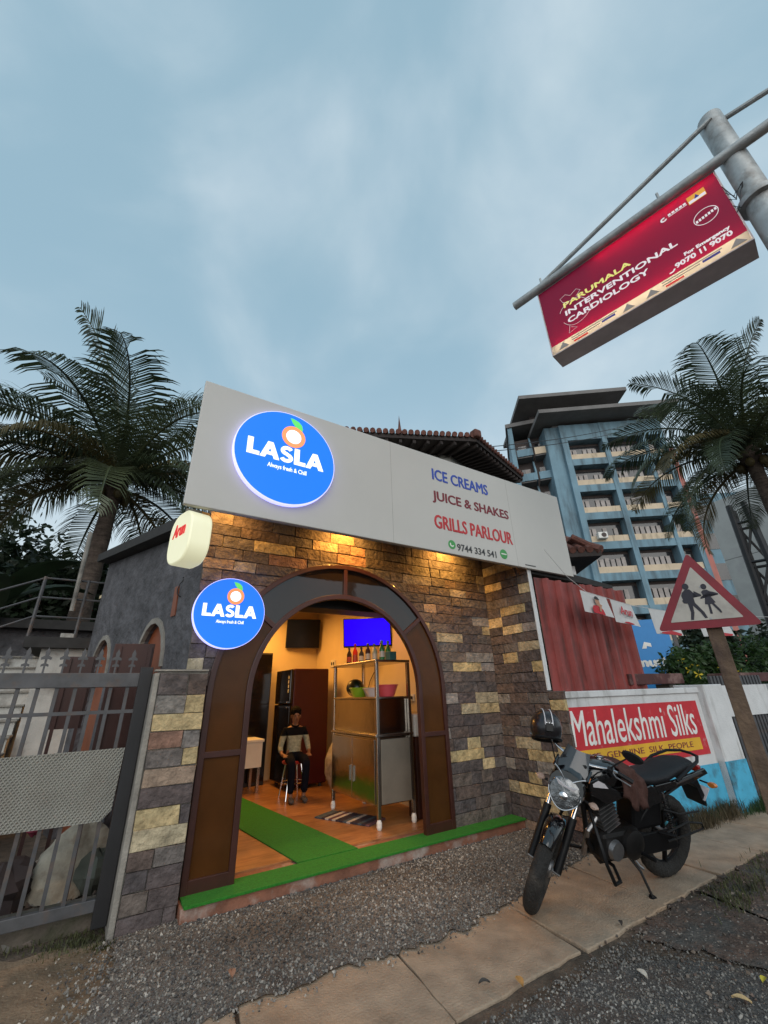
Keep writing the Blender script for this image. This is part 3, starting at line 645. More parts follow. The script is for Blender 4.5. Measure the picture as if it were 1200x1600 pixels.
# return wall on the right, facing left, in the same stone
YR0 = 3.35
stone_wall(shop, (XR, 0, 0), (0, -1, 0), (-1, 0, 0), -YF+0.012, -YR0, 0.0, ZT-0.06, 102, light=0.24)
B().box((XR+0.002, YR0, 0), (XR+0.04, YF+0.003, ZT-0.05)).build('return_wall', 'mortar', shop)
B().box((XR-0.022, YR0-0.012, 1.43), (XR+0.042, YR0-0.002, 2.9)).build('edge_strip', 'white_wall', shop)
stone_wall(shop, (XR, 0, 0), (0, -1, 0), (-1, 0, 0), -YR0+0.002, -3.14, 0.0, 1.42, 103, light=0.2)
B().box((XR+0.002, 3.16, 0), (XR+0.04, YR0-0.013, 1.42)).build('return_wall', 'mortar', shop)
# low step with the green carpet strip
B().box((0.775, 3.93, 0), (XR-0.03, 4.34, ZF-0.012)).build('step', 'red_step', shop, bevel=0.006)
# room behind
RX0, RX1, RY1, RZ1 = 0.70, 3.62, 8.25, 3.02
B().box((RX0, 4.34, -0.02), (RX1, RY1, ZF)).build('floor', 'wood_floor', shop)
B().box((RX1, 4.335, 0), (RX1+0.12, RY1+0.12, RZ1)).build('inner_wall', 'inner_wall', shop)
B().box((RX0-0.1, RY1, 0), (RX1-0.002, RY1+0.12, RZ1)).build('inner_wall', 'inner_wall', shop)
sd = Vector((-0.248, 0.969, 0)).normalized(); sn = Vector((-sd.y, sd.x, 0))
B().prism([(0.21, 0), (3.35, 0), (3.35, RZ1), (0.21, RZ1)], (XL+0.14, YF, 0), sd, Z3, sn, -0.03, 0).build('inner_wall', 'inner_wall', shop)
B().prism([(XL+0.16, 4.335), (RX1+0.12, 4.335), (RX1+0.12, RY1+0.12), (XL-0.9, RY1+0.12)], (0, 0, RZ1), X3, Y3, Z3, 0, 0.05).build('ceiling', 'inner_wall', shop)
B().box((XL+0.05, 4.40, 2.36), (RX1-0.01, 4.72, 3.0)).build('shutter_box', 'inner_dark', shop, bevel=0.01)
# outer left side wall: rough grey plaster with two arched recesses
def side(t, z, d=0.0): return Vector((XL, YF, 0))+sd*t+Z3*z+sn*d
def archpts(c, hw, zs, n=10): return [(c+hw*math.cos(rad(a)), zs+hw*1.25*math.sin(rad(a))) for a in np.linspace(180, 0, n)]
a1, a2_ = archpts(0.95, 0.36, 1.74), archpts(2.65, 0.36, 1.74)
poly = [(0, 0), (a1[0][0], 0)]+a1+[(a1[-1][0], 0), (a2_[0][0], 0)]+a2_+[(a2_[-1][0], 0), (3.4, 0), (3.4, 3.38), (0, 3.02)]
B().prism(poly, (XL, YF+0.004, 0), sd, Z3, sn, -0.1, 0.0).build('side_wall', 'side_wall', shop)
for c, hw, zs in ((0.95, 0.36, 1.74), (2.65, 0.36, 1.74)):
    q = archpts(c, hw+0.045, zs); i_ = archpts(c, hw-0.002, zs)
    B().band(q, i_, (XL, YF+0.004, 0), sd, Z3, sn, -0.02, 0.02).build('arch_trim', 'concrete', shop)
    B().prism([(c-hw, 0.02), (c+hw, 0.02), (c+hw, zs+0.5), (c-hw, zs+0.5)], (XL, YF+0.004, 0), sd, Z3, sn, -0.098, -0.06).build('recess_panel', 'orange_board', shop)
# small brick-coloured patch and roof slab
B().prism([(0.44, 2.2), (0.54, 2.2), (0.55, 2.5), (0.46, 2.5)], (XL, YF+0.004, 0), sd, Z3, sn, 0.0, 0.012).build('plaster_patch', 'orange_board', shop)
B().prism([(-0.02, 3.03), (3.45, 3.40), (3.45, 3.52), (-0.02, 3.15)], (XL, YF+0.02, 0), sd, Z3, sn, -2.9, 0.16).build('roof_slab', 'dark_roof', shop)

# arched door frame with tinted panels
fr = bpy.data.objects.new('arch_frame', None); col.objects.link(fr); fr.parent = shop
YA = YF-0.035; fo = Vector((0, YA, 0)); D0, D1 = 0.0, 0.06
def legarch(r, z0):
    return [(XC-r, z0)]+[(XC+r*math.cos(rad(a)), ZC+r*math.sin(rad(a))) for a in np.linspace(180, 0, 41)]+[(XC+r, z0)]
bw = 0.05
B().band(legarch(RO, ZF), legarch(RO-bw, ZF), fo, X3, Z3, Y3, D0, D1).build('outer_rib', 'frame_brown', fr, bevel=0.004)
B().band(legarch(RI+bw, ZF), legarch(RI, ZF), fo, X3, Z3, Y3, D0, D1).build('inner_rib', 'frame_brown', fr, bevel=0.004)
def radial(a, w=0.045):
    c, s = math.cos(rad(a)), math.sin(rad(a)); p = Vector((XC, YA+0.03, ZC))+Vector((c, 0, s))*(RI+bw-0.002); q = Vector((XC, YA+0.03, ZC))+Vector((c, 0, s))*(RO-bw+0.002)
    B().bar(p, q, w, 0.054, up=(0, 1, 0)).build('cross_bar', 'frame_brown', fr, bevel=0.003)
for a in (90, 38, 142): radial(a)
for sgn in (-1, 1):
    xa, xb = XC+sgn*(RI+bw-0.002), XC+sgn*(RO-bw+0.002)
    for zz, hh in ((ZF+0.045, 0.09), (1.02, 0.045)):
        B().bar((xa, YA+0.03, zz), (xb, YA+0.03, zz), 0.054, hh).build('cross_bar', 'frame_brown', fr, bevel=0.003)
    lo_ = (ZF+0.09, 1.0); xi, xo = min(xa, xb), max(xa, xb)
    B().box((xi, YA+0.024, lo_[0]), (xo, YA+0.034, lo_[1])).build('panel', 'tint_glass', fr)
    A0 = (180, 142) if sgn < 0 else (0, 38)
    outer = [(XC+sgn*(RO-bw+0.002), 1.04)]+[(XC+(RO-bw+0.002)*math.cos(rad(a)), ZC+(RO-bw+0.002)*math.sin(rad(a))) for a in np.linspace(A0[0], A0[1], 12)]
    inner = [(XC+sgn*(RI+bw-0.002), 1.04)]+[(XC+(RI+bw-0.002)*math.cos(rad(a)), ZC+(RI+bw-0.002)*math.sin(rad(a))) for a in np.linspace(A0[0], A0[1], 12)]
    B().band(outer, inner, fo, X3, Z3, Y3, 0.024, 0.034).build('panel', 'tint_glass', fr)
    A1 = (142, 90) if sgn < 0 else (38, 90)
    outer = [(XC+(RO-bw+0.002)*math.cos(rad(a)), ZC+(RO-bw+0.002)*math.sin(rad(a))) for a in np.linspace(A1[0], A1[1], 14)]
    inner = [(XC+(RI+bw-0.002)*math.cos(rad(a)), ZC+(RI+bw-0.002)*math.sin(rad(a))) for a in np.linspace(A1[0], A1[1], 14)]
    B().band(outer, inner, fo, X3, Z3, Y3, 0.024, 0.034).build('panel', 'tint_glass_dark', fr)

# carpets
B().prism([(0.79, 3.905), (XR-0.035, 3.905), (XR-0.035, 4.20), (0.79, 4.20)], (0, 0, ZF-0.012), X3, Y3, Z3, 0.0, 0.018).build('threshold_carpet', 'green_carpet', tag(thing('green_door_strip', 'long strip of green artificial turf along the shop threshold', 'carpet', (2.4, 4.05, ZF))), bevel=0.003)
cp = thing('green_runner', 'green carpet runner leading from the threshold into the shop', 'carpet', (2.0, 5, ZF))
q = [onZ(470, 1352, ZF), onZ(565, 1330, ZF), onZ(383, 1250, ZF), onZ(372, 1305, ZF)]
dr = (onZ(383, 1250, ZF)-onZ(565, 1330, ZF)).normalized()
A_, B_ = Vector((1.74, 4.206, 0)), Vector((2.33, 4.206, 0))
B().prism([(A_.x, A_.y), (B_.x, B_.y), (B_.x+dr.x*3.6, B_.y+dr.y*3.6), (A_.x+dr.x*3.6, A_.y+dr.y*3.6)], (0, 0, ZF+0.001), X3, Y3, Z3, 0.0, 0.01).build('pile', 'green_carpet', cp)

# ------------------------------------------------------------------ fascia and lit signs
YS = 3.29
fas = thing('fascia_board', 'long white shop fascia board listing ice creams, juice and grills', 'signboard', (2.7, YS, 2.85))
FX0, FX1, FZ0, FZ1 = 0.272, 5.235, 2.85, 4.07
B().box((FX0, YS, FZ0), (FX1, YS+0.045, FZ1)).build('panel', 'fascia_white', fas, bevel=0.006)
B().box((FX0+0.03, YS+0.046, FZ0+0.0), (FX1-0.03, YS+0.055, FZ1-0.03)).build('backing_frame', 'fascia_edge', fas)
B().box((XL-0.02, YS+0.06, 3.37), (XR+0.06, YF+0.2, 3.42)).build('soffit', 'fascia_edge', fas)
for x in (0.7, 2.0, 3.3, 4.2): B().box((x, YS+0.06, 3.30), (x+0.05, YF-0.03, 3.369)).build('bracket', 'black_steel', fas)
for px in (612, 790):
    c = onY(px, 760, YS); B().box((c.x-0.0015, YS-0.0008, FZ0+0.004), (c.x+0.0015, YS+0.0, FZ1-0.004)).build('panel_seam', 'fascia_edge', fas)
U_, V_ = Vector((1, 0, 0)), Vector((0, 0, 1))
def ftext(s, m, pl, pr, cap):
    a = onY(*pl, YS-0.002); b_ = onY(*pr, YS-0.002); letters('lettering', s, m, fas, (a.x, YS-0.0005, a.z), U_, V_, b_.x-a.x, cap, 0.004, bold=cap*0.015 if '9' in s else cap*0.032)
ftext("ICE CREAMS", 't_blue', (676, 748.5), (762, 771), 0.145)
ftext("JUICE & SHAKES", 't_maroon', (677, 784.5), (795, 812), 0.152)
ftext("GRILLS PARLOUR", 't_red', (680, 824), (801, 849), 0.16)
ftext("9744 334 541", 't_dark', (715, 860), (776, 871), 0.082)
for px, py, rr in ((706, 851, 0.053), (787, 866, 0.062)):
    c = onY(px, py, YS); B().prism(circ(24, rr), (c.x, YS-0.0005, c.z), X3, Z3, -Y3, 0, 0.003).build('green_badge', 't_green', fas)
    if rr < 0.06: B().band(circ(8, 0.031, 150, 330), circ(8, 0.017, 150, 330), (c.x, YS-0.0035, c.z+0.004), X3, Z3, -Y3, 0, 0.002).build('phone_mark', 't_white', fas)
    else: B().prism([(-0.045, -0.006), (0.045, -0.006), (0.045, 0.008), (-0.045, 0.008)], (c.x, YS-0.0035, c.z), X3, Z3, -Y3, 0, 0.002).build('badge_mark', 't_white', fas)
c = onY(829, 884, YS); B().box((c.x-0.1, YS-0.003, c.z-0.005), (c.x+0.1, YS-0.0005, c.z+0.008)).build('small_print', 't_dark', fas)

def logo(name, label, c, R, thick, y):
    """round lit sign; face looks along -Y"""
    t = thing(name, label, 'signboard', (c.x, y, c.z)); o = Vector((c.x, y, c.z))
    B().prism(circ(64, R), o, X3, Z3, Y3, 0.004, thick).build('rim', 'logo_rim', t, smooth=True)
    B().prism(circ(64, R*0.985), o, X3, Z3, Y3, 0, 0.003).build('face', 'logo_blue', t)
    k = R/0.56
    glyphs('brand_word', 'logo_white', t, o+Vector((-0.43*k, -0.0005, -0.075*k)), U_, V_, 0.85*k, 0.195*k, 0.006)
    letters('slogan', "Always fresh & Chill", 'logo_white', t, o+Vector((-0.205*k, -0.0005, -0.19*k)), U_, V_, 0.43*k, 0.066*k, 0.004)
    fc = o+Vector((0.055*k, -0.0005, 0.265*k))
    f = B().band(circ(32, 0.135*k), circ(32, 0.088*k), fc, X3, Z3, -Y3, 0, 0.005, closed=True).build('fruit_ring', 'logo_orange', t)
    B().prism(circ(32, 0.0855*k), fc, X3, Z3, -Y3, 0, 0.005).build('fruit_heart', 'logo_white', t)
    leaf = [(-0.05, 0.235), (-0.012, 0.232), (0.045, 0.215), (0.085, 0.178), (0.1, 0.128), (0.095, 0.105), (0.05, 0.115), (0.012, 0.14), (-0.022, 0.178)]
    B().prism([(a*k, b_*k) for a, b_ in leaf], fc, X3, Z3, -Y3, 0, 0.005).build('fruit_leaf', 'logo_green', t)
    return t
cb = onY(445, 716, YS-0.05)
logo('round_logo_sign', 'large round lit blue LASLA sign mounted on the white fascia', Vector((cb.x+0.02, 0, cb.z+0.02)), 0.482, 0.055, YS-0.058)
YL2 = YF-0.13
cs = onY(360, 957, YL2)
t = logo('round_logo_sign', 'smaller round lit blue LASLA sign on the stone wall left of the arch', cs, 0.318, 0.07, YL2)
B().box((cs.x-0.12, YL2+0.071, cs.z-0.03), (cs.x+0.12, YF-0.02, cs.z+0.03)).build('bracket', 'black_steel', t)

# projecting lightbox at the left corner
ax = thing('projecting_lightbox', 'glowing cream rounded lightbox with red script under the left end of the fascia', 'lightbox', (0.40, 3.5, 2.40))
def rrect(w, h, r, n=6):
    o = []
    for cx_, cy_, a in ((w/2-r, h/2-r, 0), (-w/2+r, h/2-r, 90), (-w/2+r, -h/2+r, 180), (w/2-r, -h/2+r, 270)):
        o += [(cx_+r*math.cos(rad(a+90*i/n)), cy_+r*math.sin(rad(a+90*i/n))) for i in range(n+1)]
    return o
lbn = Vector((-0.965, -0.26, 0)).normalized(); lbu = Vector((0.26, -0.965, 0)).normalized()   # face normal, face right
lbc = Vector((0.30, 3.47, 2.63))
B().prism(rrect(0.40, 0.43, 0.15), lbc, lbu, Z3, lbn, -0.17, 0.0).build('lamp_body', 'lightbox', ax, smooth=True, bevel=0.012)
letters('script', "Arun", 't_redglow', ax, lbc+lbu*-0.12+Z3*0.01+lbn*0.001, lbu, Z3, 0.22, 0.11, 0.004, bold=0.004)
B().bar(lbc+Z3*0.2-lbn*0.08, lbc+Z3*0.26-lbn*0.08, 0.04, 0.12).build('hanger', 'concrete', ax)
tag(B().tube([onP(287, 903, side(0.3, 2.4), sn)+sn*0.01+Vector((0.03*math.sin(k*0.9), 0, -0.02*k+0.05*math.sin(k*0.7))) for k in range(9)], 0.006, 6).build('loose_cable', 'cable', smooth=True), 'loose black cable curling on the grey side wall under the lightbox', 'cable')

# downlights below the fascia, shining on the stone
for i, x in enumerate((0.74, 2.08, 3.56)):
    lb = ('leftmost', 'middle', 'rightmost')[i]
    t = thing('downlight', lb+' of three warm downlights under the fascia board', 'lamp', (x, YF-0.28, 3.28), group='downlights under the fascia')
    B().lathe([(0.05, 0), (0.05, 0.05)], (x, YF-0.28, 3.29), n=16).build('housing', 'black_steel', t)
    B().lathe([(0.035, 0), (0.035, 0.004)], (x, YF-0.28, 3.2855), n=16).build('lens', 'lamp_warm', t)
    ld = bpy.data.lights.new('downlight_beam', 'SPOT'); ld.energy = (28, 66, 66)[i]; ld.color = (1.0, 0.47, 0.09); ld.spot_size = rad(150); ld.spot_blend = 0.9; ld.shadow_soft_size = 0.03
    lo = bpy.data.objects.new('downlight_beam', ld); col.objects.link(lo); lo.location = (x, YF-0.28, 3.275); lo.rotation_euler = (rad(38), 0, 0)
# ================================================================== inside the shop
il = bpy.data.lights.new('ceiling_lamp_light', 'AREA'); il.energy = 42; il.color = (1.0, 0.47, 0.10); il.size = 0.9
io = bpy.data.objects.new('ceiling_lamp_light', il); col.objects.link(io); io.location = (2.2, 7.35, 2.90)
t = thing('ceiling_lamp', 'square warm ceiling lamp panel inside the shop', 'lamp', (2.2, 7.35, 2.95))
B().box((1.75, 6.9, 2.93), (2.65, 7.8, 3.018)).build('housing', 'plastic_white', t)
il2 = bpy.data.lights.new('counter_lamp_light', 'AREA'); il2.energy = 15; il2.color = (1.0, 0.47, 0.10); il2.size = 0.4
io2 = bpy.data.objects.new('counter_lamp_light', il2); col.objects.link(io2); io2.location = (2.75, 5.2, 2.90)
t = thing('ceiling_lamp', 'smaller ceiling lamp just behind the shutter box', 'lamp', (2.75, 5.2, 2.95))
B().box((2.5, 5.0, 2.93), (3.0, 5.4, 3.018)).build('housing', 'plastic_white', t)

# stainless cabinet with tall shelf frame
CX0, CX1, CY0, CY1 = 2.78, 3.28, 4.56, 5.72
cab = thing('steel_cabinet', 'stainless steel counter cabinet with open shelf frame above it', 'cabinet', ((CX0+CX1)/2, (CY0+CY1)/2, ZF))
for x in (CX0+0.02, CX1-0.02):
    for y in (CY0+0.02, CY1-0.02):
        l = B().box((x-0.02, y-0.02, ZF+0.09), (x+0.02, y+0.02, 1.80)).build('post', 'steel', cab, bevel=0.004)
        B().lathe([(0.022, 0), (0.03, 0.02), (0.03, 0.06), (0.018, 0.09)], (x, y, ZF), n=12).build('foot', 'plastic_white', l)
B().box((CX0+0.005, CY0+0.045, ZF+0.20), (CX1-0.01, CY1-0.045, 0.98)).build('body', 'steel_panel', cab, bevel=0.006)
for y0, y1 in ((CY0+0.05, (CY0+CY1)/2-0.004), ((CY0+CY1)/2+0.004, CY1-0.05)):
    d = B().box((CX0-0.012, y0, ZF+0.22), (CX0+0.004, y1, 0.96)).build('door', 'steel_panel', cab, bevel=0.004)
    yy = y1-0.04 if y0 < (CY0+CY1)/2-0.1 else y0+0.04
    B().box((CX0-0.03, yy-0.008, 0.5), (CX0-0.0125, yy+0.008, 0.66)).build('handle', 'steel', d)
B().box((CX0-0.02, CY0-0.005, 0.985), (CX1+0.01, CY1+0.005, 1.015)).build('counter_ledge', 'steel', cab, bevel=0.006)
B().box((CX0+0.002, CY0+0.045, 1.017), (CX1-0.01, CY1-0.045, 1.385)).build('hood_panel', 'steel_panel', cab, bevel=0.006)
B().box((CX0-0.008, CY0-0.002, 1.387), (CX1+0.005, CY1+0.002, 1.41)).build('shelf', 'steel', cab, bevel=0.004)
B().box((CX0-0.005, CY0-0.002, 1.802), (CX1+0.005, CY1+0.002, 1.83)).build('top_shelf', 'steel', cab, bevel=0.004)
B().box((CX0+0.05, CY0-0.004, ZF+0.22), (CX1-0.05, CY0+0.035, 0.96)).build('end_panel', 'end_reflect_grey', cab, bevel=0.004)

# bottles on the top shelf
bt = [(0.30, 0.012, 0.01, 0.9), (0.03, 0.02, 0.02, 1.15), (0.35, 0.02, 0.015, 0.95), (0.5, 0.03, 0.02, 1.3), (0.4, 0.38, 0.34, 1.1), (0.04, 0.04, 0.045, 1.0), (0.35, 0.34, 0.3, 1.2), (0.06, 0.03, 0.03, 1.15), (0.34, 0.03, 0.03, 1.2), (0.35, 0.36, 0.3, 1.0), (0.05, 0.22, 0.06, 1.2), (0.03, 0.16, 0.05, 1.15)]
bn = ['red', 'dark brown', 'orange-red', 'bright red tall', 'clear', 'black-capped', 'white', 'dark', 'red-capped', 'pale', 'green-capped', 'dark green']
for i, (r_, g_, b_, s) in enumerate(bt):
    y = CY1-0.10-i*0.088; x = (CX0+CX1)/2+(-0.1 if i % 2 else 0.05); h = 0.2*s
    t = thing('sauce_bottle', bn[i]+' bottle standing on the top shelf, number '+('one two three four five six seven eight nine ten eleven twelve'.split()[i])+' from the fridge side', 'bottle', (x, y, 1.83), group='bottles on the steel shelf')
    B().lathe([(0.033, 0), (0.036, 0.01), (0.036, h*0.6), (0.014, h*0.8), (0.013, h*0.9)], (x, y, 1.831), n=14).build('bottle_body', 'bottle', t, smooth=True, color=(r_, g_, b_))
    B().lathe([(0.017, 0), (0.017, h*0.1), (0.008, h*0.13)], (x, y, 1.831+h*0.9), n=12).build('cap', 'plastic', t, color=(0.25, 0.02, 0.02) if i in (3, 8) else ((0.03, 0.2, 0.05) if i > 9 else (0.03, 0.03, 0.03)))
    B().lathe([(0.0368, 0), (0.0368, h*0.3)], (x, y, 1.831+h*0.15), n=14).build('label', 'plastic', t, color=(0.5, 0.45, 0.38) if i > 3 else (0.3, 0.05, 0.03))
t = thing('small_carton', 'small teal carton at the right end of the bottle row', 'carton', (3.05, CY0+0.06, 1.83))
B().box((3.0, CY0+0.02, 1.831), (3.1, CY0+0.13, 1.93)).build('carton_body', 'plastic', t, color=(0.05, 0.14, 0.14), bevel=0.003)
# bowls and melon on the middle shelf
for i, (y, r, h, c, lb) in enumerate([(CY1-0.42, 0.13, 0.11, (0.22, 0.4, 0.02), 'lime green plastic bowl beside the dark melon'), (CY1-0.62, 0.13, 0.10, (0.55, 0.5, 0.48), 'white plastic bowl beside the lime green bowl'),
                                      (CY1-0.80, 0.12, 0.10, (0.55, 0.48, 0.46), 'pale plastic bowl beside the pink bowl'), (CY0+0.2, 0.15, 0.13, (0.6, 0.08, 0.1), 'pink plastic bowl at the right end of the shelf')]):
    x = 3.0+(0.05 if i % 2 else -0.04)
    t = thing('plastic_bowl', lb, 'bowl', (x, y, 1.41), group='bowls on the steel shelf')
    B().lathe([(r*0.6, 0), (r*0.68, 0.012), (r*0.92, h*0.8), (r, h), (r*0.96, h), (r*0.88, h*0.8), (r*0.6, 0.02)], (x, y, 1.411), n=28).build('bowl_body', 'plastic', t, smooth=True, color=c)
    B().torus((x, y, 1.411+h), Z3, r, 0.006, 28, 6).build('lip', 'plastic', t, smooth=True, color=tuple(v*1.1 for v in c))
t = thing('water_melon', 'dark green watermelon at the left end of the shelf', 'fruit', (3.02, CY1-0.2, 1.41))
B().blob((3.02, CY1-0.2, 1.411+0.115), (0.115, 0.15, 0.115), 20, 12).build('rind', 'plastic', t, smooth=True, color=(0.008, 0.015, 0.006))
B().tube([(3.02, CY1-0.35, 1.53), (3.01, CY1-0.365, 1.545), (3.0, CY1-0.37, 1.56)], 0.006, 6).build('stalk', 'plastic', t, color=(0.08, 0.1, 0.03))

# fridge
fx0, fx1, fy0, fy1 = 2.66, 3.36, 7.10, 7.82
f = thing('fridge', 'tall maroon and black two-door fridge behind the seated child', 'fridge', ((fx0+fx1)/2, (fy0+fy1)/2, ZF))
B().box((fx0+0.06, fy0, ZF+0.05), (fx1, fy1, 1.87)).build('cabinet_body', 'fridge_side', f, bevel=0.02)
for z0, z1 in ((ZF+0.07, 1.31), (1.325, 1.86)):
    d = B().box((fx0, fy0+0.004, z0), (fx0+0.055, fy1-0.004, z1)).build('door', 'fridge_front', f, bevel=0.015)
    zz = z1-0.03 if z0 < 1 else z0+0.03
    B().box((fx0-0.03, fy0+0.06, zz-0.012), (fx0-0.002, fy0+0.42, zz+0.012)).build('handle', 'chrome', d, bevel=0.004)
for k in range(4): B().box((fx0-0.003, fy0+0.05, 1.5+k*0.07), (fx0-0.0005, fy0+0.09, 1.55+k*0.07)).build('sticker', 'plastic_white', f)
for x in (fx0+0.1, fx1-0.08):
    for y in (fy0+0.07, fy1-0.07): B().lathe([(0.025, 0), (0.025, 0.05)], (x, y, ZF), n=10).build('foot', 'inner_dark', f)

# televisions
def tv(name, label, c, n, w, h, scr, wallp):
    n = Vector(n).normalized(); u = n.cross(Z3).normalized()*-1; v = u.cross(n)*-1
    v = n.cross(u)
    if v.z < 0: v = -v
    t = thing(name, label, 'television', c)
    B().obox(c, u, v, n, (-w/2, -h/2, -0.04), (w/2, h/2, 0)).build('casing', 'tv_black', t, bevel=0.006)
    B().obox(c, u, v, n, (-w/2+0.015, -h/2+0.025, 0.0005), (w/2-0.015, h/2-0.015, 0.002)).build('screen', scr, t)
    B().bar(Vector(c)-n*0.04, wallp, 0.08, 0.12).build('bracket', 'black_steel', t)
c1 = onX(573.5, 988, 3.30)
tv('television', 'television showing a plain blue screen high on the right inner wall', c1, (-0.62, -0.77, -0.14), 0.74, 0.43, 'tv_blue', (3.6, c1.y+0.25, c1.z))
c2 = onY(474, 990, 8.05)
tv('television', 'switched-off black television on the inner back wall', c2, (-0.25, -0.95, -0.16), 0.66, 0.55, 'tv_black', (c2.x+0.05, 8.24, c2.z))

# switch boards on the right wall, cable
for px, py, w, h, lb in ((643, 1090, 0.15, 0.09, 'white switch board on the inner wall right of the cabinet'), (521, 1037, 0.2, 0.13, 'white socket board on the inner wall left of the bottles')):
    c = onX(px, py, 3.615); t = thing('switch_board', lb, 'switch', c)
    B().box((3.6, c.y-w/2, c.z-h/2), (3.619, c.y+w/2, c.z+h/2)).build('plate', 'plastic_white', t, bevel=0.004)
    for k in range(2): B().box((3.59, c.y-w*0.3+k*w*0.4, c.z-h*0.2), (3.599, c.y-w*0.3+k*w*0.4+0.03, c.z+h*0.2)).build('switch_key', 'inner_dark', t)
a = onX(585, 1050, 3.6); b_ = onX(568, 1095, 3.6)
tag(B().tube([a, a.lerp(b_, 0.3)+Vector((0, 0.03, 0)), a.lerp(b_, 0.7)+Vector((0, -0.02, 0)), b_], 0.006, 6).build('wall_cable', 'cable'), 'thin cable hanging on the inner wall behind the shelf frame', 'cable')

# things right of the cabinet, by the wall
t = thing('water_dispenser', 'narrow white dispenser standing between the cabinet and the right door leg', 'dispenser', (3.44, 4.72, ZF))
B().box((3.36, 4.62, ZF), (3.52, 4.82, 0.95)).build('stand', 'brown_board', t, bevel=0.01)
B().box((3.34, 4.60, 0.951), (3.54, 4.84, 1.2)).build('tank', 'plastic_white', t, bevel=0.02)
B().lathe([(0.015, 0), (0.015, 0.06)], (3.345, 4.7, 0.99), (-1, 0, 0), 10).build('tap', 'plastic', t, color=(0.5, 0.3, 0.05))
t = thing('waste_pail', 'grey pail on the floor beside the cabinet end', 'pail', (3.42, 4.46, ZF))
B().lathe([(0.075, 0), (0.1, 0.18), (0.095, 0.18), (0.07, 0.01)], (3.42, 4.46, ZF+0.001), n=20).build('pail_body', 'plastic', t, smooth=True, color=(0.22, 0.21, 0.2))
B().tube([(3.42+0.1*math.cos(a), 4.46, ZF+0.18+0.07*math.sin(a)) for a in np.linspace(0, math.pi, 10)], 0.004, 6).build('handle', 'steel', t)
# striped mat
mt = thing('striped_mat', 'striped rag mat on the floor in front of the steel cabinet', 'mat', (2.6, 5.0, ZF))
ma, mb_ = onZ(505, 1280, ZF), onZ(600, 1292, ZF)
r = random.Random(5)
mu = Vector((0.42, -0.9, 0)).normalized(); mv = Vector((0.9, 0.42, 0)).normalized(); mo = Vector((2.44, 5.45, ZF+0.002))
for k in range(15):
    c = r.choice([(0.5, 0.45, 0.4), (0.05, 0.04, 0.05), (0.3, 0.27, 0.25), (0.14, 0.07, 0.08), (0.08, 0.1, 0.12)])
    B().obox(mo, mu, mv, Z3, (k*0.052, 0, 0), (k*0.052+0.05, 0.34+r.uniform(-0.015, 0.015), 0.012+r.uniform(0, 0.004))).build('stripe', 'cloth', mt, color=c)

# white table and dark tall unit deeper on the left
t = thing('white_table', 'small white-topped table left of the fridge', 'table', (1.95, 7.6, ZF))
B().box((1.6, 7.25, 0.8), (2.35, 7.75, 0.84)).build('table_top', 'plastic_white', t, bevel=0.006)
B().box((1.62, 7.27, 0.46), (2.33, 7.30, 0.799)).build('front_panel', 'plastic_white', t)
for x in (1.64, 2.31):
    for y in (7.33, 7.72): B().box((x-0.02, y-0.02, ZF), (x+0.02, y+0.02, 0.799)).build('leg', 'steel', t)
t = thing('dark_cupboard', 'tall dark cupboard left of the fridge near the back wall', 'cupboard', (2.3, 8.0, ZF))
B().box((1.75, 7.85, ZF), (2.58, 8.22, 2.18)).build('carcass', 'inner_dark', t, bevel=0.01)
for x in (1.77, 2.17): B().box((x, 7.835, ZF+0.06), (x+0.39, 7.849, 2.15)).build('door', 'fridge_front', t)
t = thing('rice_sack', 'pale full sack on the floor behind the child', 'sack', (3.3, 6.6, ZF))
b = B().blob((3.32, 6.62, 0.45), (0.2, 0.22, 0.34), 18, 12, 0.05); b.build('sack_body', 'sack', t, smooth=True)
B().blob((3.3, 6.6, 0.8), (0.06, 0.06, 0.06), 10, 6, 0.1).build('sack_neck', 'sack', t, smooth=True)

# stool and child
st = thing('stool', 'red-topped stool with four thin steel legs under the child', 'stool', (2.60, 6.62, ZF))
sx, sy = 2.60, 6.62
B().lathe([(0.15, 0), (0.165, 0.012), (0.165, 0.028), (0.15, 0.038)], (sx, sy, ZF+0.43), n=24).build('seat', 'plastic', st, smooth=True, color=(0.3, 0.02, 0.015))
for a in (45, 135, 225, 315):
    ca, sa = math.cos(rad(a)), math.sin(rad(a)); B().tube([(sx+0.12*ca, sy+0.12*sa, ZF+0.43), (sx+0.2*ca, sy+0.2*sa, ZF)], 0.010, 8).build('leg', 'chrome', st, smooth=True)
B().torus((sx, sy, ZF+0.2), Z3, 0.165, 0.006, 24, 6).build('foot_ring', 'chrome', st, smooth=True)

def skin_mesh(name, verts, edges, m, parent, sub=2, root=0):
    me = bpy.data.meshes.new(name); me.from_pydata([v[:3] for v in verts], edges, [])
    o = bpy.data.objects.new(name, me); col.objects.link(o); me.materials.append(M[m]); o.parent = parent
    md = o.modifiers.new('skin', 'SKIN'); md.use_smooth_shade = True
    if not me.skin_vertices: 
        bm = bmesh.new(); bm.from_mesh(me); bm.verts.layers.skin.verify(); bm.to_mesh(me); bm.free()
    for i, v in enumerate(verts):
        s = me.skin_vertices[0].data[i]; s.radius = (v[3], v[4] if len(v) > 4 else v[3]); s.use_root = (i == root)
    md = o.modifiers.new('sub', 'SUBSURF'); md.levels = sub; md.render_levels = sub
    return o
kid = thing('person', 'child in dark-yoked pale shirt and dark trousers sitting on the stool', 'person', (sx, sy, ZF), rz=rad(-8))
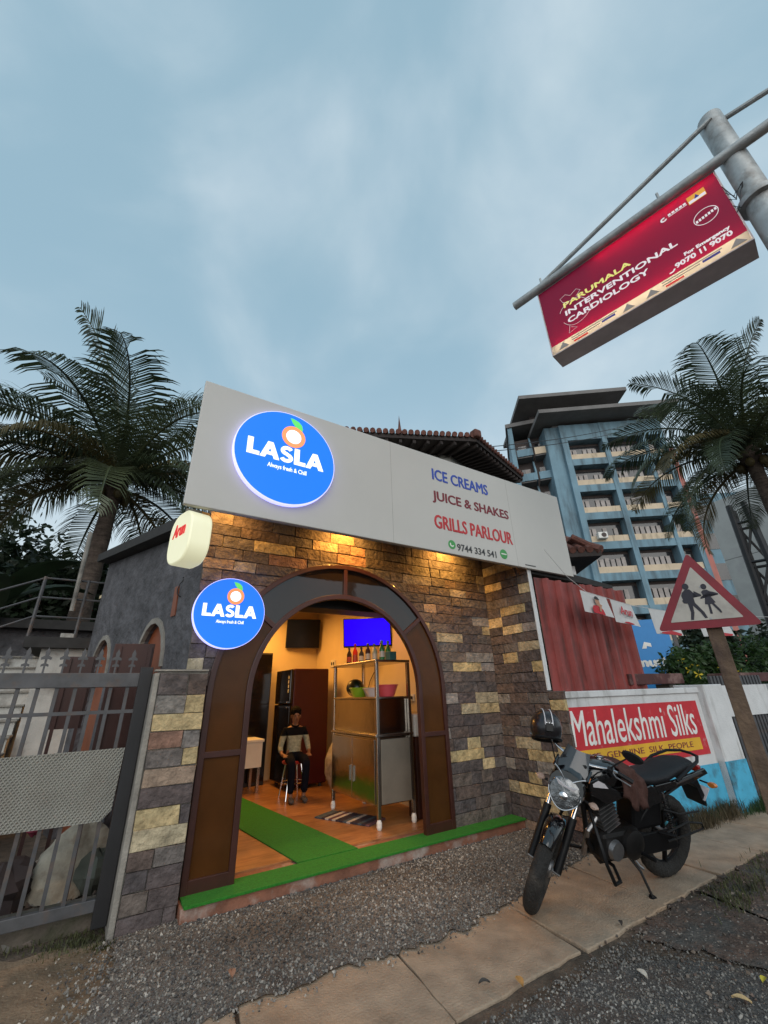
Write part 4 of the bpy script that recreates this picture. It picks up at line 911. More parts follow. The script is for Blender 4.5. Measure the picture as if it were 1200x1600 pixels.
# local: facing -Y, pelvis over the stool
pv = [(0, 0.02, 0.53, 0.085, 0.07), (0, 0.02, 0.66, 0.085, 0.065), (0, 0.02, 0.80, 0.1, 0.068), (0, 0.02, 0.89, 0.06, 0.05), (0, 0.01, 0.94, 0.036), (0, 0.0, 0.985, 0.05, 0.055), (0, -0.008, 1.045, 0.066, 0.075), (0, 0.0, 1.11, 0.062, 0.072), (0, 0.005, 1.15, 0.035, 0.04)]
pe = [(i, i+1) for i in range(8)]
def chain(start, pts):
    prev = start
    for p in pts:
        pv.append(p); pe.append((prev, len(pv)-1)); prev = len(pv)-1
    return prev
for s in (-1, 1):
    e = chain(0, [(s*0.075, -0.03, 0.50, 0.068), (s*0.095, -0.20, 0.495, 0.058), (s*0.10, -0.33, 0.47, 0.048), (s*0.095, -0.32, 0.28, 0.043), (s*0.09, -0.30, 0.10, 0.03), (s*0.09, -0.30, 0.05, 0.032), (s*0.095, -0.40, 0.03, 0.028)])
    h = chain(3, [(s*0.13, 0.02, 0.86, 0.042), (s*0.175, 0.01, 0.74, 0.034), (s*0.20, 0.0, 0.63, 0.029), (s*0.20, -0.10, 0.56, 0.023), (s*0.175, -0.17, 0.555, 0.022, 0.013)])
    for k, (dx, ln) in enumerate(((-0.02, 0.05), (-0.007, 0.058), (0.006, 0.054), (0.019, 0.042))):
        chain(h, [(s*0.175+dx, -0.20, 0.552, 0.008), (s*0.175+dx*1.2, -0.20-ln, 0.535, 0.007)])
    chain(h, [(s*0.175-s*0.03, -0.165, 0.555, 0.009), (s*0.175-s*0.045, -0.195, 0.548, 0.007)])
skin_mesh('body', pv, pe, 'skin', kid)
tv_ = [(0, 0.015, 0.45, 0.122, 0.105), (0, 0.02, 0.58, 0.116, 0.094), (0, 0.02, 0.72, 0.104, 0.08), (0, 0.02, 0.82, 0.112, 0.08), (0, 0.02, 0.885, 0.075, 0.062)]
te = [(0, 1), (1, 2), (2, 3), (3, 4)]
for s in (-1, 1):
    k = len(tv_); tv_ += [(s*0.14, 0.02, 0.862, 0.054), (s*0.18, 0.01, 0.74, 0.046), (s*0.205, 0.0, 0.635, 0.040), (s*0.202, -0.06, 0.585, 0.034)]; te += [(3, k), (k, k+1), (k+1, k+2), (k+2, k+3)]
skin_mesh('shirt', tv_, te, 'shirt', kid)
lv = [(0, 0.02, 0.505, 0.1, 0.085), (0, 0.02, 0.60, 0.1, 0.08)]; le = [(0, 1)]
for s in (-1, 1):
    k = len(lv); lv += [(s*0.08, -0.04, 0.505, 0.08), (s*0.098, -0.20, 0.50, 0.07), (s*0.103, -0.335, 0.472, 0.06), (s*0.098, -0.325, 0.28, 0.055), (s*0.092, -0.305, 0.10, 0.048)]; le += [(0, k), (k, k+1), (k+1, k+2), (k+2, k+3), (k+3, k+4)]
o = skin_mesh('trousers', lv, le, 'cloth', kid); o.color = (0.005, 0.006, 0.012, 1)
for s in (-1, 1):
    sh = skin_mesh('shoe', [(s*0.09, -0.285, 0.05, 0.042), (s*0.092, -0.35, 0.04, 0.04, 0.034), (s*0.095, -0.42, 0.032, 0.036, 0.026)], [(0, 1), (1, 2)], 'cloth', kid); sh.color = (0.09, 0.08, 0.075, 1)
B().blob((0, 0.018, 1.115), (0.084, 0.094, 0.072), 20, 12, 0.03).build('hair', 'hair', kid, smooth=True, local=True)
B().prism([(-0.062, 1.085), (-0.05, 1.06), (-0.02, 1.098), (0.02, 1.098), (0.05, 1.06), (0.062, 1.085), (0.06, 1.14), (-0.06, 1.14)], (0, -0.03, 0), X3, Z3, -Y3, 0, 0.047).build('fringe', 'hair', kid, local=True, bevel=0.008)
for s in (-1, 1):
    B().blob((s*0.026, -0.074, 1.052), (0.011, 0.006, 0.006), 10, 6).build('eye', 'hair', kid, smooth=True, local=True)
    B().blob((s*0.069, 0.0, 1.04), (0.010, 0.016, 0.024), 10, 6).build('ear', 'skin', kid, smooth=True, local=True)
B().blob((0, -0.082, 1.028), (0.011, 0.013, 0.018), 10, 6).build('nose', 'skin', kid, smooth=True, local=True)
B().blob((0, -0.072, 0.998), (0.02, 0.006, 0.005), 10, 6).build('mouth', 'maroon_conc', kid, smooth=True, local=True)
B().torus((0, 0.005, 0.925), (0, -0.3, 1), 0.05, 0.013, 20, 8).build('collar', 'hair', kid, smooth=True, local=True)
# ================================================================== left: pillar, gate, yard, stairs
pil = thing('gate_pillar', 'stone-faced gate pillar at the left corner of the shop', 'pillar', (0.57, 4.15, 0))
PX0, PX1, PY, PZ = 0.385, 0.765, 4.03, 1.66
B().box((PX0, PY+0.004, 0), (PX1, 4.30, PZ)).build('core', 'concrete', pil, bevel=0.006)
stone_wall(pil, (0, PY, 0), (1, 0, 0), (0, -1, 0), PX0+0.012, PX1, 0.0, PZ-0.01, 123, row=0.125, light=0.22, wid=(0.2, 0.42))
B().box((PX0-0.03, PY-0.02, 0.0), (PX0+0.008, 4.3, PZ-0.012)).build('edge_strip', 'concrete', pil, bevel=0.006)
B().box((PX0-0.03, PY-0.022, PZ+0.002), (PX1+0.0, 4.10, PZ+0.016)).build('cap', 'concrete', pil)

GY = 4.18
gate = thing('entrance_gate', 'grey steel bar gate with fleur finials and a mesh sheet', 'gate', (-0.6, GY, 0))
GX0, GX1 = -2.3, 0.35
B().box((GX0, GY-0.025, 1.55), (GX1-0.09, GY+0.025, 1.655)).build('top_rail', 'gate_grey', gate, bevel=0.004)
B().box((GX0, GY-0.02, 0.14), (GX1-0.09, GY+0.02, 0.21)).build('bottom_rail', 'gate_grey', gate, bevel=0.004)
B().box((GX0, GY-0.015, 1.36), (GX1-0.09, GY+0.015, 1.385)).build('middle_rail', 'gate_grey', gate)
B().box((GX1-0.09, GY-0.03, 0.05), (GX1, GY+0.03, 1.70)).build('stile', 'black_steel', gate, bevel=0.004)
fin_poly = [(-0.006, 0), (0.006, 0), (0.006, 0.05), (0.024, 0.045), (0.024, 0.06), (0.006, 0.07), (0.008, 0.1), (0.03, 0.095), (0.034, 0.11), (0.012, 0.125), (0.015, 0.15), (0, 0.185), (-0.015, 0.15), (-0.012, 0.125), (-0.034, 0.11), (-0.03, 0.095), (-0.008, 0.1), (-0.006, 0.07), (-0.024, 0.06), (-0.024, 0.045), (-0.006, 0.05)]
bar0 = fin0 = None
x = GX1-0.16
while x > GX0:
    if bar0 is None:
        bar0 = B().box((x-0.012, GY-0.012, 0.21), (x+0.012, GY+0.012, 1.55)).build('bar', 'gate_grey', gate)
        fin0 = B().prism(fin_poly, (x, GY-0.006, 1.656), X3, Z3, Y3, 0, 0.012).build('finial', 'gate_grey', gate); x0_ = x
    else:
        for src in (bar0, fin0):
            c = src.copy(); col.objects.link(c); c.location = (x-x0_, 0, 0)
    x -= 0.115
sh = [(GX0, 0.70), (GX1-0.16, 0.66), (GX1-0.105, 0.72), (GX1-0.095, 1.12), (GX0, 1.10)]
B().prism(sh, (0, GY-0.03, 0), X3, Z3, Y3, -0.004, 0.004).build('mesh_sheet', 'mesh_sheet', gate)

# brown boards behind the gate
for i, (px0, px1, pt, pb, y, lb) in enumerate([(112, 152, 1026, 1140, 5.6, 'smaller dark brown board propped behind the gate beside the white wall'), (190, 243, 1006, 1180, 4.75, 'larger dark brown board standing behind the gate next to the pillar')]):
    a = onY(px0, pt, y); c = onY(px1, pt, y); d = onY(px0-30, pb, y)
    t = thing('brown_board', lb, 'board', ((a.x+c.x)/2, y, 0))
    B().prism([(a.x-0.05, d.z-0.3 if i else d.z), (c.x, d.z-0.3 if i else d.z), (c.x, c.z), (a.x-0.05, a.z)], (0, y, 0), X3, Z3, Y3, 0, 0.04).build('sheet', 'brown_board', t, bevel=0.004)
    for s in (a.x-0.02, c.x-0.05): B().box((s, y-0.02, 0), (s+0.03, y-0.001, a.z-0.02)).build('batten', 'brown_board', t)

# external staircase with landing and railing
stc = thing('outside_stairs', 'white-painted outside stairs rising to a railed landing behind the gate', 'stairs', (-1.4, 8, 0))
SX0, SX1 = -2.4, -0.86
for i in range(12):
    y = 6.2+i*0.27
    B().box((SX0, y, 0.0), (SX1, y+0.27, 0.18*(i+1)-0.03)).build('riser', 'old_white', stc)
    B().box((SX0-0.02, y-0.035, 0.18*(i+1)-0.028), (SX1+0.02, y+0.30, 0.18*(i+1))).build('tread', 'concrete', stc, bevel=0.006)
LZ = 2.16
B().box((-1.0, 7.6, LZ), (0.25, 9.6, LZ+0.14)).build('landing_slab', 'dark_roof', stc)
B().box((-0.80, 7.75, 0), (0.2, 7.95, LZ-0.002)).build('under_wall', 'old_white', stc)
rl = bpy.data.objects.new('railing', None); col.objects.link(rl); rl.parent = stc
pts = [(-2.2, 7.4, LZ-0.55), (-0.98, 7.65, LZ+0.14), (-0.45, 7.65, LZ+0.14), (0.2, 7.65, LZ+0.14)]
for p in pts: B().tube([p, (p[0], p[1], p[2]+0.85)], 0.022, 8).build('post', 'gate_grey', rl)
for h in (0.28, 0.55, 0.83):
    for p, q in zip(pts, pts[1:]): B().tube([(p[0], p[1], p[2]+h), (q[0], q[1], q[2]+h)], 0.014, 6).build('rail', 'gate_grey', rl)
for px, py in ((182, 905), (30, 890)):
    p = onY(px, py, 7.66)
tag(B().tube([onY(112, 955, 7.55), onY(142, 832, 7.6)], 0.03, 8).build('leaning_pipe', 'concrete'), 'pale pipe leaning against the landing railing', 'pipe')
for i, (x, z, lb) in enumerate([(-0.62, LZ+0.14, 'left'), (-0.22, LZ+0.14, 'right')]):
    tag(B().box((x, 7.62, z), (x+0.16, 7.72, z+0.06)).build('loose_brick', 'old_white', bevel=0.008), 'pale '+lb+'-hand brick lying on the landing edge', 'brick', 'bricks on the landing')
# yard building behind stairs (dark)
yb = thing('yard_house', 'dark low house behind the outside stairs', 'house', (-1, 11, 0))
B().box((-6, 10.2, 0), (1.2, 14, 2.7)).build('wall', 'side_wall', yb)
B().box((-6.3, 9.9, 2.7), (1.4, 14.3, 2.86)).build('roof', 'dark_roof', yb)
w = B().box((-2.6, 10.18, 0.9), (-1.6, 10.199, 2.0)).build('window', 'black_steel', yb); B().box((-2.55, 10.17, 0.95), (-1.65, 10.179, 1.95)).build('pane', 'bldg_glass', w)

# rubbish behind the gate
sk = thing('rubbish_sack', 'torn cream plastic sack slumped behind the gate bars', 'sack', (-0.05, 4.9, 0))
r = random.Random(77); b = B(); sc_ = onZ(95, 1392, 0.02)
V = []; n, m_ = 22, 12
for i in range(m_+1):
    t_ = i/m_
    for j in range(n):
        a = 2*math.pi*j/n; rr = (0.34*(1-t_**1.6)+0.02)*(1+0.22*math.sin(3*a+t_*4)+0.10*math.sin(7*a+9*t_))+r.uniform(-0.015, 0.015)
        V.append((sc_.x+rr*math.cos(a)*1.05+0.10*t_, sc_.y+rr*math.sin(a)*0.6, 0.015+0.52*t_+0.03*math.sin(5*a+t_*6)*(t_ > 0)))
F = []
for i in range(m_):
    for j in range(n): F.append((i*n+j, i*n+(j+1) % n, (i+1)*n+(j+1) % n, (i+1)*n+j))
F.append(tuple(m_*n+j for j in range(n)))
b.add(V, F).build('sack_body', 'sack', sk, smooth=True, sharp=60)
for i, (px, py, s, c, lb) in enumerate([(140, 1312, 0.09, (0.5, 0.55, 0.6), 'crumpled white and blue plastic packet on top of the rubbish'), (55, 1293, 0.06, (0.25, 0.03, 0.06), 'crumpled dark red wrapper behind the cream sack'), (150, 1350, 0.16, (0.10, 0.11, 0.09), 'dark green crumpled bag right of the cream sack'), (20, 1340, 0.18, (0.06, 0.045, 0.045), 'dark brown crumpled bag left of the cream sack'), (104, 1421, 0.025, (0.6, 0.58, 0.55), 'small white paper scrap on the ground before the gate')]):
    p = onZ(px, py, 0.0); y = 5.0
    if i < 2: p = onY(px, py, 5.2); base = max(0.03, p.z)
    elif i < 4: p = onY(px, py, 5.05); base = s*0.8
    else: base = 0.02
    bb = B().blob((p.x, p.y, base), (s, s*0.8, s*0.9), 12, 8, 0.28); tag(bb.build('rubbish_piece', 'rubbish', color=c, smooth=True, sharp=20), lb, 'rubbish')
chips('yard_litter', lambda x, y, r: r.random() < 0.9, (-1.6, 0.3, 4.3, 6.0), 1500, 0.01, 0.05, [(0.08, 0.06, 0.05), (0.05, 0.045, 0.04), (0.15, 0.12, 0.1), (0.25, 0.23, 0.2)], 0.004, 'dark litter and debris on the yard floor behind the gate', 25)
B().box((-2.4, 4.30, 0.0), (0.34, 4.42, 0.16)).build('gate_kerb', 'old_kerb')['kind'] = 'structure'

# ================================================================== right: painted compound wall, gate, corrugated fence
wd = Vector((0.993, -0.117, 0)).normalized(); wnm = Vector((-0.117, -0.993, 0)).normalized(); wo = Vector((4.36, 3.155, 0))
def wall_uv(px, py):
    p = onP(px, py, wo, wnm); return ((p-wo).dot(wd), p.z)
WL = 2.45; WH = 1.34
cw = thing('compound_wall', 'white and blue compound wall painted with the red Mahalekshmi Silks advertisement', 'wall', (5.8, 3.0, 0))
B().prism([(0, 0), (WL, 0), (WL, WH), (0, WH)], wo, wd, Z3, wnm, -0.18, 0).build('wall', 'white_wall', cw)
B().prism([(0, WH+0.002), (WL+0.02, WH+0.002), (WL+0.02, WH+0.07), (0, WH+0.07)], wo, wd, Z3, wnm, -0.2, 0.02).build('coping', 'white_wall', cw, bevel=0.008)
ub = 0.53
B().prism([(0, 0.0), (WL, 0.0), (WL, ub), (0, ub)], wo, wd, Z3, wnm, 0.0005, 0.004).build('blue_dado', 'paint_blue', cw)
rt = wall_uv(1088, 1096); rb = wall_uv(1106, 1178); 
RU1 = 2.35
B().prism([(0.0, 0.64), (RU1, 0.64), (RU1, 1.25), (0.0, 1.25)], wo, wd, Z3, wnm, 0.0045, 0.007).build('red_panel', 'paint_red', cw)
yb0, yt0 = 0.70, 0.832
B().prism([(0.02, yb0), (RU1-0.14, yb0), (RU1-0.14, yt0), (0.02, yt0)], wo, wd, Z3, wnm, 0.0075, 0.010).build('yellow_band', 'paint_yellow', cw)
letters('advert_name', "Mahalekshmi Silks", 't_white', cw, wo+wd*0.0+Z3*0.868+wnm*0.0072, wd, Z3, RU1-0.14, 0.35, 0.003, bold=0.0015)
letters('advert_slogan', "THE  GENUINE  SILK  PEOPLE", 't_maroon', cw, wo+wd*0.10+Z3*0.737+wnm*0.0102, wd, Z3, RU1-0.42, 0.06, 0.003)
pr = thing('wall_pier', 'white pier with a blue foot at the right end of the painted wall', 'pier', tuple(wo+wd*2.7))
B().prism([(WL+0.003, 0), (WL+0.46, 0), (WL+0.46, 1.44), (WL+0.003, 1.44)], wo, wd, Z3, wnm, -0.3, 0.09).build('shaft', 'white_wall', pr, bevel=0.01)
B().prism([(WL+0.003, 0), (WL+0.463, 0), (WL+0.463, ub+0.02), (WL+0.003, ub+0.02)], wo, wd, Z3, wnm, -0.303, 0.094).build('blue_foot', 'paint_blue', pr)
# neighbour gate: dark slats with a white board above
ng = thing('slat_gate', 'dark vertical slat gate with a white board across its top', 'gate', tuple(wo+wd*3.6))
s0 = WL+0.52
first = None
for k in range(16):
    if first is None: first = B().obox(wo, wd, wnm, Z3, (s0, -0.1, 0.08), (s0+0.05, -0.06, 1.55)).build('slat', 'gate_grey', ng)
    else:
        c = first.copy(); col.objects.link(c); c.location = wd*(0.085*k)
B().obox(wo, wd, wnm, Z3, (s0-0.03, -0.055, 1.02), (s0+1.38, -0.04, 1.42)).build('white_board', 'white_wall', ng)
B().obox(wo, wd, wnm, Z3, (s0-0.03, -0.055, 0.15), (s0+1.38, -0.03, 0.22)).build('rail', 'gate_grey', ng)
w2 = thing('far_wall', 'white wall with blue foot beyond the slat gate', 'wall', tuple(wo+wd*6.5))
B().obox(wo, wd, wnm, Z3, (s0+1.45, -0.3, 0), (s0+6.0, -0.02, 1.42)).build('wall', 'white_wall', w2)
B().obox(wo, wd, wnm, Z3, (s0+1.45, -0.019, 0), (s0+6.0, -0.015, 0.42)).build('blue_dado', 'paint_blue', w2)
# maroon ledges above the walls
for i, (u0, u1, lb) in enumerate([(1.65, 2.85, 'dark maroon weathered concrete ledge behind the painted wall'), (4.2, 7.0, 'dark maroon ledge above the far white wall at the right edge')]):
    tag(B().obox(wo, wd, wnm, Z3, (u0, -0.75, 1.46), (u1, -0.35, 1.60)).build('ledge', 'maroon_conc', bevel=0.01), lb, 'ledge')
    pass
for i, u in enumerate((1.8, 2.7, 4.4, 6.8)):
    tag(B().obox(wo, wd, wnm, Z3, (u-0.08, -0.65, 0), (u+0.08, -0.45, 1.458)).build('ledge_post', 'concrete'), ['left post under the maroon ledge behind the painted wall', 'right post under the maroon ledge behind the painted wall', 'left post under the far maroon ledge', 'right post under the far maroon ledge'][i], 'post')

# red corrugated sheet fence between shop and wall
cf = thing('corrugated_fence', 'rusty red corrugated metal sheet fence above the painted wall', 'fence', (5.4, 3.32, 1.4))
def corr(x0, x1, z0, z1, y, pitch=0.26):
    prof = []; x = x0
    while x < x1:
        for dx, dy in ((0.0, 0), (0.16, 0), (0.185, -0.05), (0.235, -0.05)):
            if x+dx*pitch/0.26 <= x1: prof.append((x+dx*pitch/0.26, dy))
        x += pitch
    prof.append((x1, 0)); b = B(); V = []
    for z in (z0, z1):
        for d in (0, 0.004): V += [(a, y+c+d, z) for a, c in prof]
    n = len(prof); F = []
    for i in range(n-1): F += [(i, i+1, 2*n+i+1, 2*n+i), (n+i+1, n+i, 3*n+i, 3*n+i+1), (2*n+i, 2*n+i+1, 3*n+i+1, 3*n+i)]
    return b.add(V, F)
corr(4.42, 5.46, 1.30, 2.76, 3.335).build('panel', 'red_sheet', cf)
corr(5.40, 6.50, 1.30, 2.78, 3.345).build('panel', 'red_sheet', cf)
for z in (1.7, 2.5): B().box((4.4, 3.36, z), (6.52, 3.40, z+0.05)).build('rail', 'black_steel', cf)
for x in (4.45, 5.45, 6.45): B().box((x, 3.401, 0), (x+0.05, 3.45, 2.74)).build('post', 'black_steel', cf)
tag(B().prism([(4.34, 2.82), (6.3, 2.80), (6.3, 2.86), (4.34, 2.98)], (0, 3.37, 0), X3, Z3, Y3, 0, 0.6).build('gap_shadow_sheet', 'dark_roof'), 'black sagging roofing sheet over the corrugated fence', 'roof sheet')  # black sheet added for the shadow in the gap under the fascia

# bunting
y_b = 3.02
def string_pt(x): 
    t = (x-4.3)/(14-4.3); return Vector((x, y_b-0.02*(x-4.3), 2.93+(2.55-2.93)*t-0.62*4*t*(1-t)*0.62))
a0 = Vector((4.3, 3.1, 2.93)); pA, pB = onY(893, 914, y_b), onY(985, 950, y_b)
def spt(x):  # hanging line through points seen on the photo
    k = [(4.3, 3.02), (onY(903, 921, y_b).x, onY(903, 921, y_b).z), (onY(986, 946, y_b).x, onY(986, 946, y_b).z), (onY(1060, 958, y_b).x, onY(1060, 958, y_b).z), (13.0, 2.75)]
    for (x0, z0), (x1, z1) in zip(k, k[1:]):
        if x <= x1: return Vector((x, y_b, z0+(z1-z0)*(x-x0)/(x1-x0)))
    return Vector((x, y_b, k[-1][1]))
tag(B().tube([spt(4.3+0.35*i) for i in range(25)], 0.004, 5).build('bunting_line', 'flag_white'), 'thin white cord stretched from the shop corner to the right', 'cord')
def flag(x0, x1, h, label, art):
    p, q = spt(x0), spt(x1); t = thing('bunting_flag', label, 'flag', p, group='advertising flags on the cord')
    u = (q-p); wv = u.length; u.normalize(); dn = Vector((u.z*0.3, -0.12, -1)).normalized(); nrm = Vector((0, -1, 0)); b = B(); n = 8; V = []
    for j in range(2):
        for k in range(5):
            for i in range(n+1):
                V.append(p+u*(wv*i/n)+dn*(h*k/4)+Vector((0, 0.02*math.sin(3.0*i/n+k*0.5)*(k/4)+j*0.003, 0)))
    F = []; m_ = (n+1)*5
    for k in range(4):
        for i in range(n):
            a = k*(n+1)+i; F += [(a, a+1, a+n+2, a+n+1), (m_+a+1, m_+a, m_+a+n+1, m_+a+n+2)]
    b.add(V, F).build('sheet', 'flag_white', t, smooth=True)
    up = -dn; o = p+dn*h+nrm*0.022
    if art == 'word':
        letters('word', "Arun", 't_red', t, o+u*wv*0.24+up*h*0.40, u, up, wv*0.56, h*0.36, 0.002, bold=0.003)
        B().obox(o, u, up, nrm, (wv*0.42, h*0.33, 0), (wv*0.75, h*0.35, 0.002)).build('small_print', 't_dark', t)
        B().prism([(0.25*wv, 0.0), (0.6*wv, 0.0), (0.75*wv, 0.05*h), (0.45*wv, 0.09*h), (0.3*wv, 0.06*h)], o, u, up, nrm, 0, 0.002).build('red_swoosh', 'flag_red', t)
    elif art == 'boy':
        B().prism([(0.22*wv, 0.0), (0.66*wv, 0.0), (0.63*wv, 0.25*h), (0.55*wv, 0.36*h), (0.42*wv, 0.40*h), (0.28*wv, 0.36*h), (0.22*wv, 0.22*h)], o, u, up, nrm, 0, 0.002).build('printed_shirt', 'flag_red', t)
        B().prism(circ(18, 0.19*h, cx=0.48*wv, cy=0.58*h, sx=0.9), o, u, up, nrm, 0.0025, 0.004).build('printed_face', 'flag_skin', t)
        B().prism(circ(14, 0.2*h, 10, 170, cx=0.48*wv, cy=0.66*h), o, u, up, nrm, 0.0045, 0.006).build('printed_hair', 'flag_hair', t)
        B().prism([(0.45*wv, 0.12*h), (0.52*wv, 0.14*h), (0.58*wv, 0.38*h), (0.62*wv, 0.46*h), (0.56*wv, 0.5*h), (0.5*wv, 0.42*h)], o, u, up, nrm, 0.0065, 0.008).build('printed_hand', 'flag_skin', t)
    else:
        B().prism([(0.1*wv, 0.0), (0.9*wv, 0.0), (0.95*wv, 0.08*h), (0.55*wv, 0.16*h), (0.1*wv, 0.06*h)], o, u, up, nrm, 0, 0.002).build('red_swoosh', 'flag_red', t)
fx = [onY(p_, q_, y_b).x for p_, q_ in ((906, 922), (947, 935), (953, 937), (986, 946), (1013, 952), (1050, 957))]
flag(fx[0], fx[1], 0.27, 'advertising flag printed with a smiling boy in red, leftmost on the cord', 'boy')
flag(fx[2], fx[3], 0.30, 'white advertising flag with red script beside the boy flag', 'word')
flag(fx[4], fx[5], 0.36, 'white flag with a red swoosh just left of the warning sign', 'x')
flag(7.9, 9.0, 0.36, 'white flag with a red swoosh hanging behind the warning sign post', 'x')
flag(11.2, 12.2, 0.40, 'white flag at the right edge of the cord', 'x')

# school-crossing warning sign on its post
TD = 3.7; tp = atD(1117, 985, TD); tn = Vector((-tp.x, -tp.y, 0)).normalized(); tu = Vector((-tn.y, tn.x, 0))
ws = thing('warning_sign', 'triangular red-bordered sign with two walking children on a rough post', 'road sign', (tp.x, tp.y, 0))
L_, R_, T_ = onP(1029, 987, tp, tn), onP(1194, 975, tp, tn), onP(1072, 864, tp, tn)
if tu.dot(R_-L_) < 0: tu = -tu
g2 = lambda p: ((p-tp).dot(tu), (p-tp).z)
tri = [g2(L_), g2(R_), g2(T_)]
cxm = sum(p[0] for p in tri)/3; cym = sum(p[1] for p in tri)/3
def rtri(s, r):
    pts = [(cxm+(a-cxm)*s, cym+(b_-cym)*s) for a, b_ in tri]; out = []
    for i in range(3):
        p, q, w_ = Vector(pts[i-1]), Vector(pts[i]), Vector(pts[(i+1) % 3]); d1 = (p-q).normalized(); d2 = (w_-q).normalized()
        for k in range(5):
            t_ = k/4; out.append(tuple(q+d1*r*(1-t_)**2+d2*r*t_**2))
    return out
B().prism(rtri(1.0, 0.035), tp, tu, Z3, tn, 0.0, 0.006).build('plate', 'sign_red', ws)
B().prism(rtri(0.70, 0.01), tp, tu, Z3, tn, 0.0065, 0.009).build('white_field', 'sign_white', ws)
tw = tri[1][0]-tri[0][0]
def fig(pts): return [(cxm+a*tw, cym+b_*tw) for a, b_ in pts]
def figure(dx, s, skirt):
    P = lambda pts: fig([(dx+a*s, -0.035+b_*s) for a, b_ in pts])
    B().prism(P([(0.022*math.cos(k*0.4189), 0.155+0.026*math.sin(k*0.4189)) for k in range(15)]), tp, tu, Z3, tn, 0.0095, 0.011).build('child_head', 'sign_black', ws)
    if skirt: body = [(-0.03, 0.11), (-0.012, 0.125), (0.016, 0.125), (0.03, 0.11), (0.05, 0.085), (0.085, 0.07), (0.088, 0.08), (0.056, 0.098), (0.032, 0.108), (0.024, 0.07), (0.05, 0.005), (0.036, 0.002), (0.066, -0.06), (0.072, -0.085), (0.06, -0.088), (0.018, -0.005), (0.006, -0.005), (0.004, -0.088), (-0.014, -0.088), (-0.01, -0.005), (-0.03, 0.0), (-0.014, 0.06), (-0.032, 0.07), (-0.046, 0.065), (-0.05, 0.05), (-0.035, 0.055), (-0.024, 0.075)]
    else: body = [(-0.036, 0.11), (-0.012, 0.13), (0.02, 0.13), (0.036, 0.105), (0.05, 0.075), (0.085, 0.065), (0.085, 0.078), (0.06, 0.088), (0.044, 0.112), (0.03, 0.06), (0.03, 0.02), (0.07, -0.06), (0.08, -0.105), (0.062, -0.105), (0.046, -0.06), (0.01, 0.0), (0.006, -0.055), (-0.012, -0.11), (-0.03, -0.108), (-0.016, -0.05), (-0.018, 0.02), (-0.044, 0.025), (-0.05, 0.045), (-0.042, 0.055), (-0.046, 0.085)]
    B().prism(P(body), tp, tu, Z3, tn, 0.0095, 0.011).build('child_body', 'sign_black', ws)
figure(-0.10, 1.5, False); figure(0.075, 1.32, True)
pb_ = tp-tn*0.055
B().box((-0.045, -0.03, 0), (0.045, 0.03, 1)).xf(Matrix.Translation((pb_.x, pb_.y, 0)) @ Matrix.Rotation(math.atan2(tu.y, tu.x), 4, 'Z') @ Matrix.Diagonal((1, 1, T_.z-0.12, 1))).build('post', 'post_wood', ws, bevel=0.005)
for dz in (0.08, 0.3): B().lathe([(0.008, 0), (0.006, 0.004)], tp+Z3*dz+tn*0.0065, tn, 10).build('rivet', 'alu', ws)

# ================================================================== lit pink signboard on its pole
PD = 4.3; pc = Vector((PD, 0.055, 0))
pole = thing('sign_pole', 'tall grey steel pole carrying horizontal arms for two signboards', 'pole', pc)
zc_ = CAM_H+1.107*PD; zt_ = CAM_H+1.273*PD
nearP = Vector((4.2*math.sin(rad(87.1)), 4.2*math.cos(rad(87.1)), 0)); farP = Vector((4.36*math.sin(rad(61.75)), 4.36*math.cos(rad(61.75)), 0))
su = (farP-nearP).normalized(); sw = Vector((-su.y, su.x, 0))     # su: away from the pole, sw: towards the shop/left
if sw.x > 0: sw = -sw
zcol = CAM_H+(onP(1172, 300, pc, Vector((-1, -0.3, 0))).z-CAM_H)
B().lathe([(0.105, 0), (0.105, zt_)], pc, n=24).build('upper_shaft', 'metal_pole', pole, smooth=True)
B().lathe([(0.122, 0), (0.122, zcol-0.2)], pc, n=24).build('lower_shaft', 'metal_pole', pole, smooth=True)
B().lathe([(0.13, 0), (0.165, 0.01), (0.165, 0.07), (0.12, 0.09)], pc+Z3*(zcol-0.2), n=24).build('collar', 'metal_pole', pole, smooth=True)
arm0 = pc+Z3*zc_+sw*0.10
B().tube([arm0-su*2.2, arm0+su*2.38], 0.055, 14).build('arm', 'metal_pole', pole, smooth=True)
B().tube([pc+Z3*(zt_-0.12)+sw*0.1, arm0+su*1.98+Z3*0.05], 0.026, 10).build('stay', 'metal_pole', pole, smooth=True)
B().tube([pc+Z3*(zt_-0.12)-su*0.08, arm0-su*2.1+Z3*0.05], 0.026, 10).build('stay', 'metal_pole', pole, smooth=True)
for k in (0.62, 1.98): B().tube([arm0+su*k+Z3*0.03, arm0+su*k+Z3*0.15], 0.014, 8).build('lug', 'metal_pole', pole)
r = random.Random(9)
for k in range(5):
    p0 = pc+Z3*(zcol+0.05)+sw*0.12+su*0.05; p1 = nearP+Z3*(5.9-0.1*k)
    tag(B().tube([p0, p0.lerp(p1, 0.35)+Z3*r.uniform(-0.2, 0.1)+sw*r.uniform(-0.1, 0.1), p0.lerp(p1, 0.7)+Z3*r.uniform(-0.25, 0.05), p1], 0.004, 5).build('loose_wire', 'cable'), ('topmost', 'second', 'third', 'fourth', 'lowest')[k]+' of the loose wires between the pole collar and the pink signboard', 'wire', 'wires at the pole collar')
zb_, ztop_ = CAM_H+0.879*4.2-0.02, CAM_H+1.119*4.2
SL = (farP-nearP).length; SH = ztop_-zb_; TH = 0.27; so = nearP+Z3*zb_
pk = thing('pink_signboard', 'lit crimson hospital lightbox sign hanging from the pole arm', 'signboard', so)
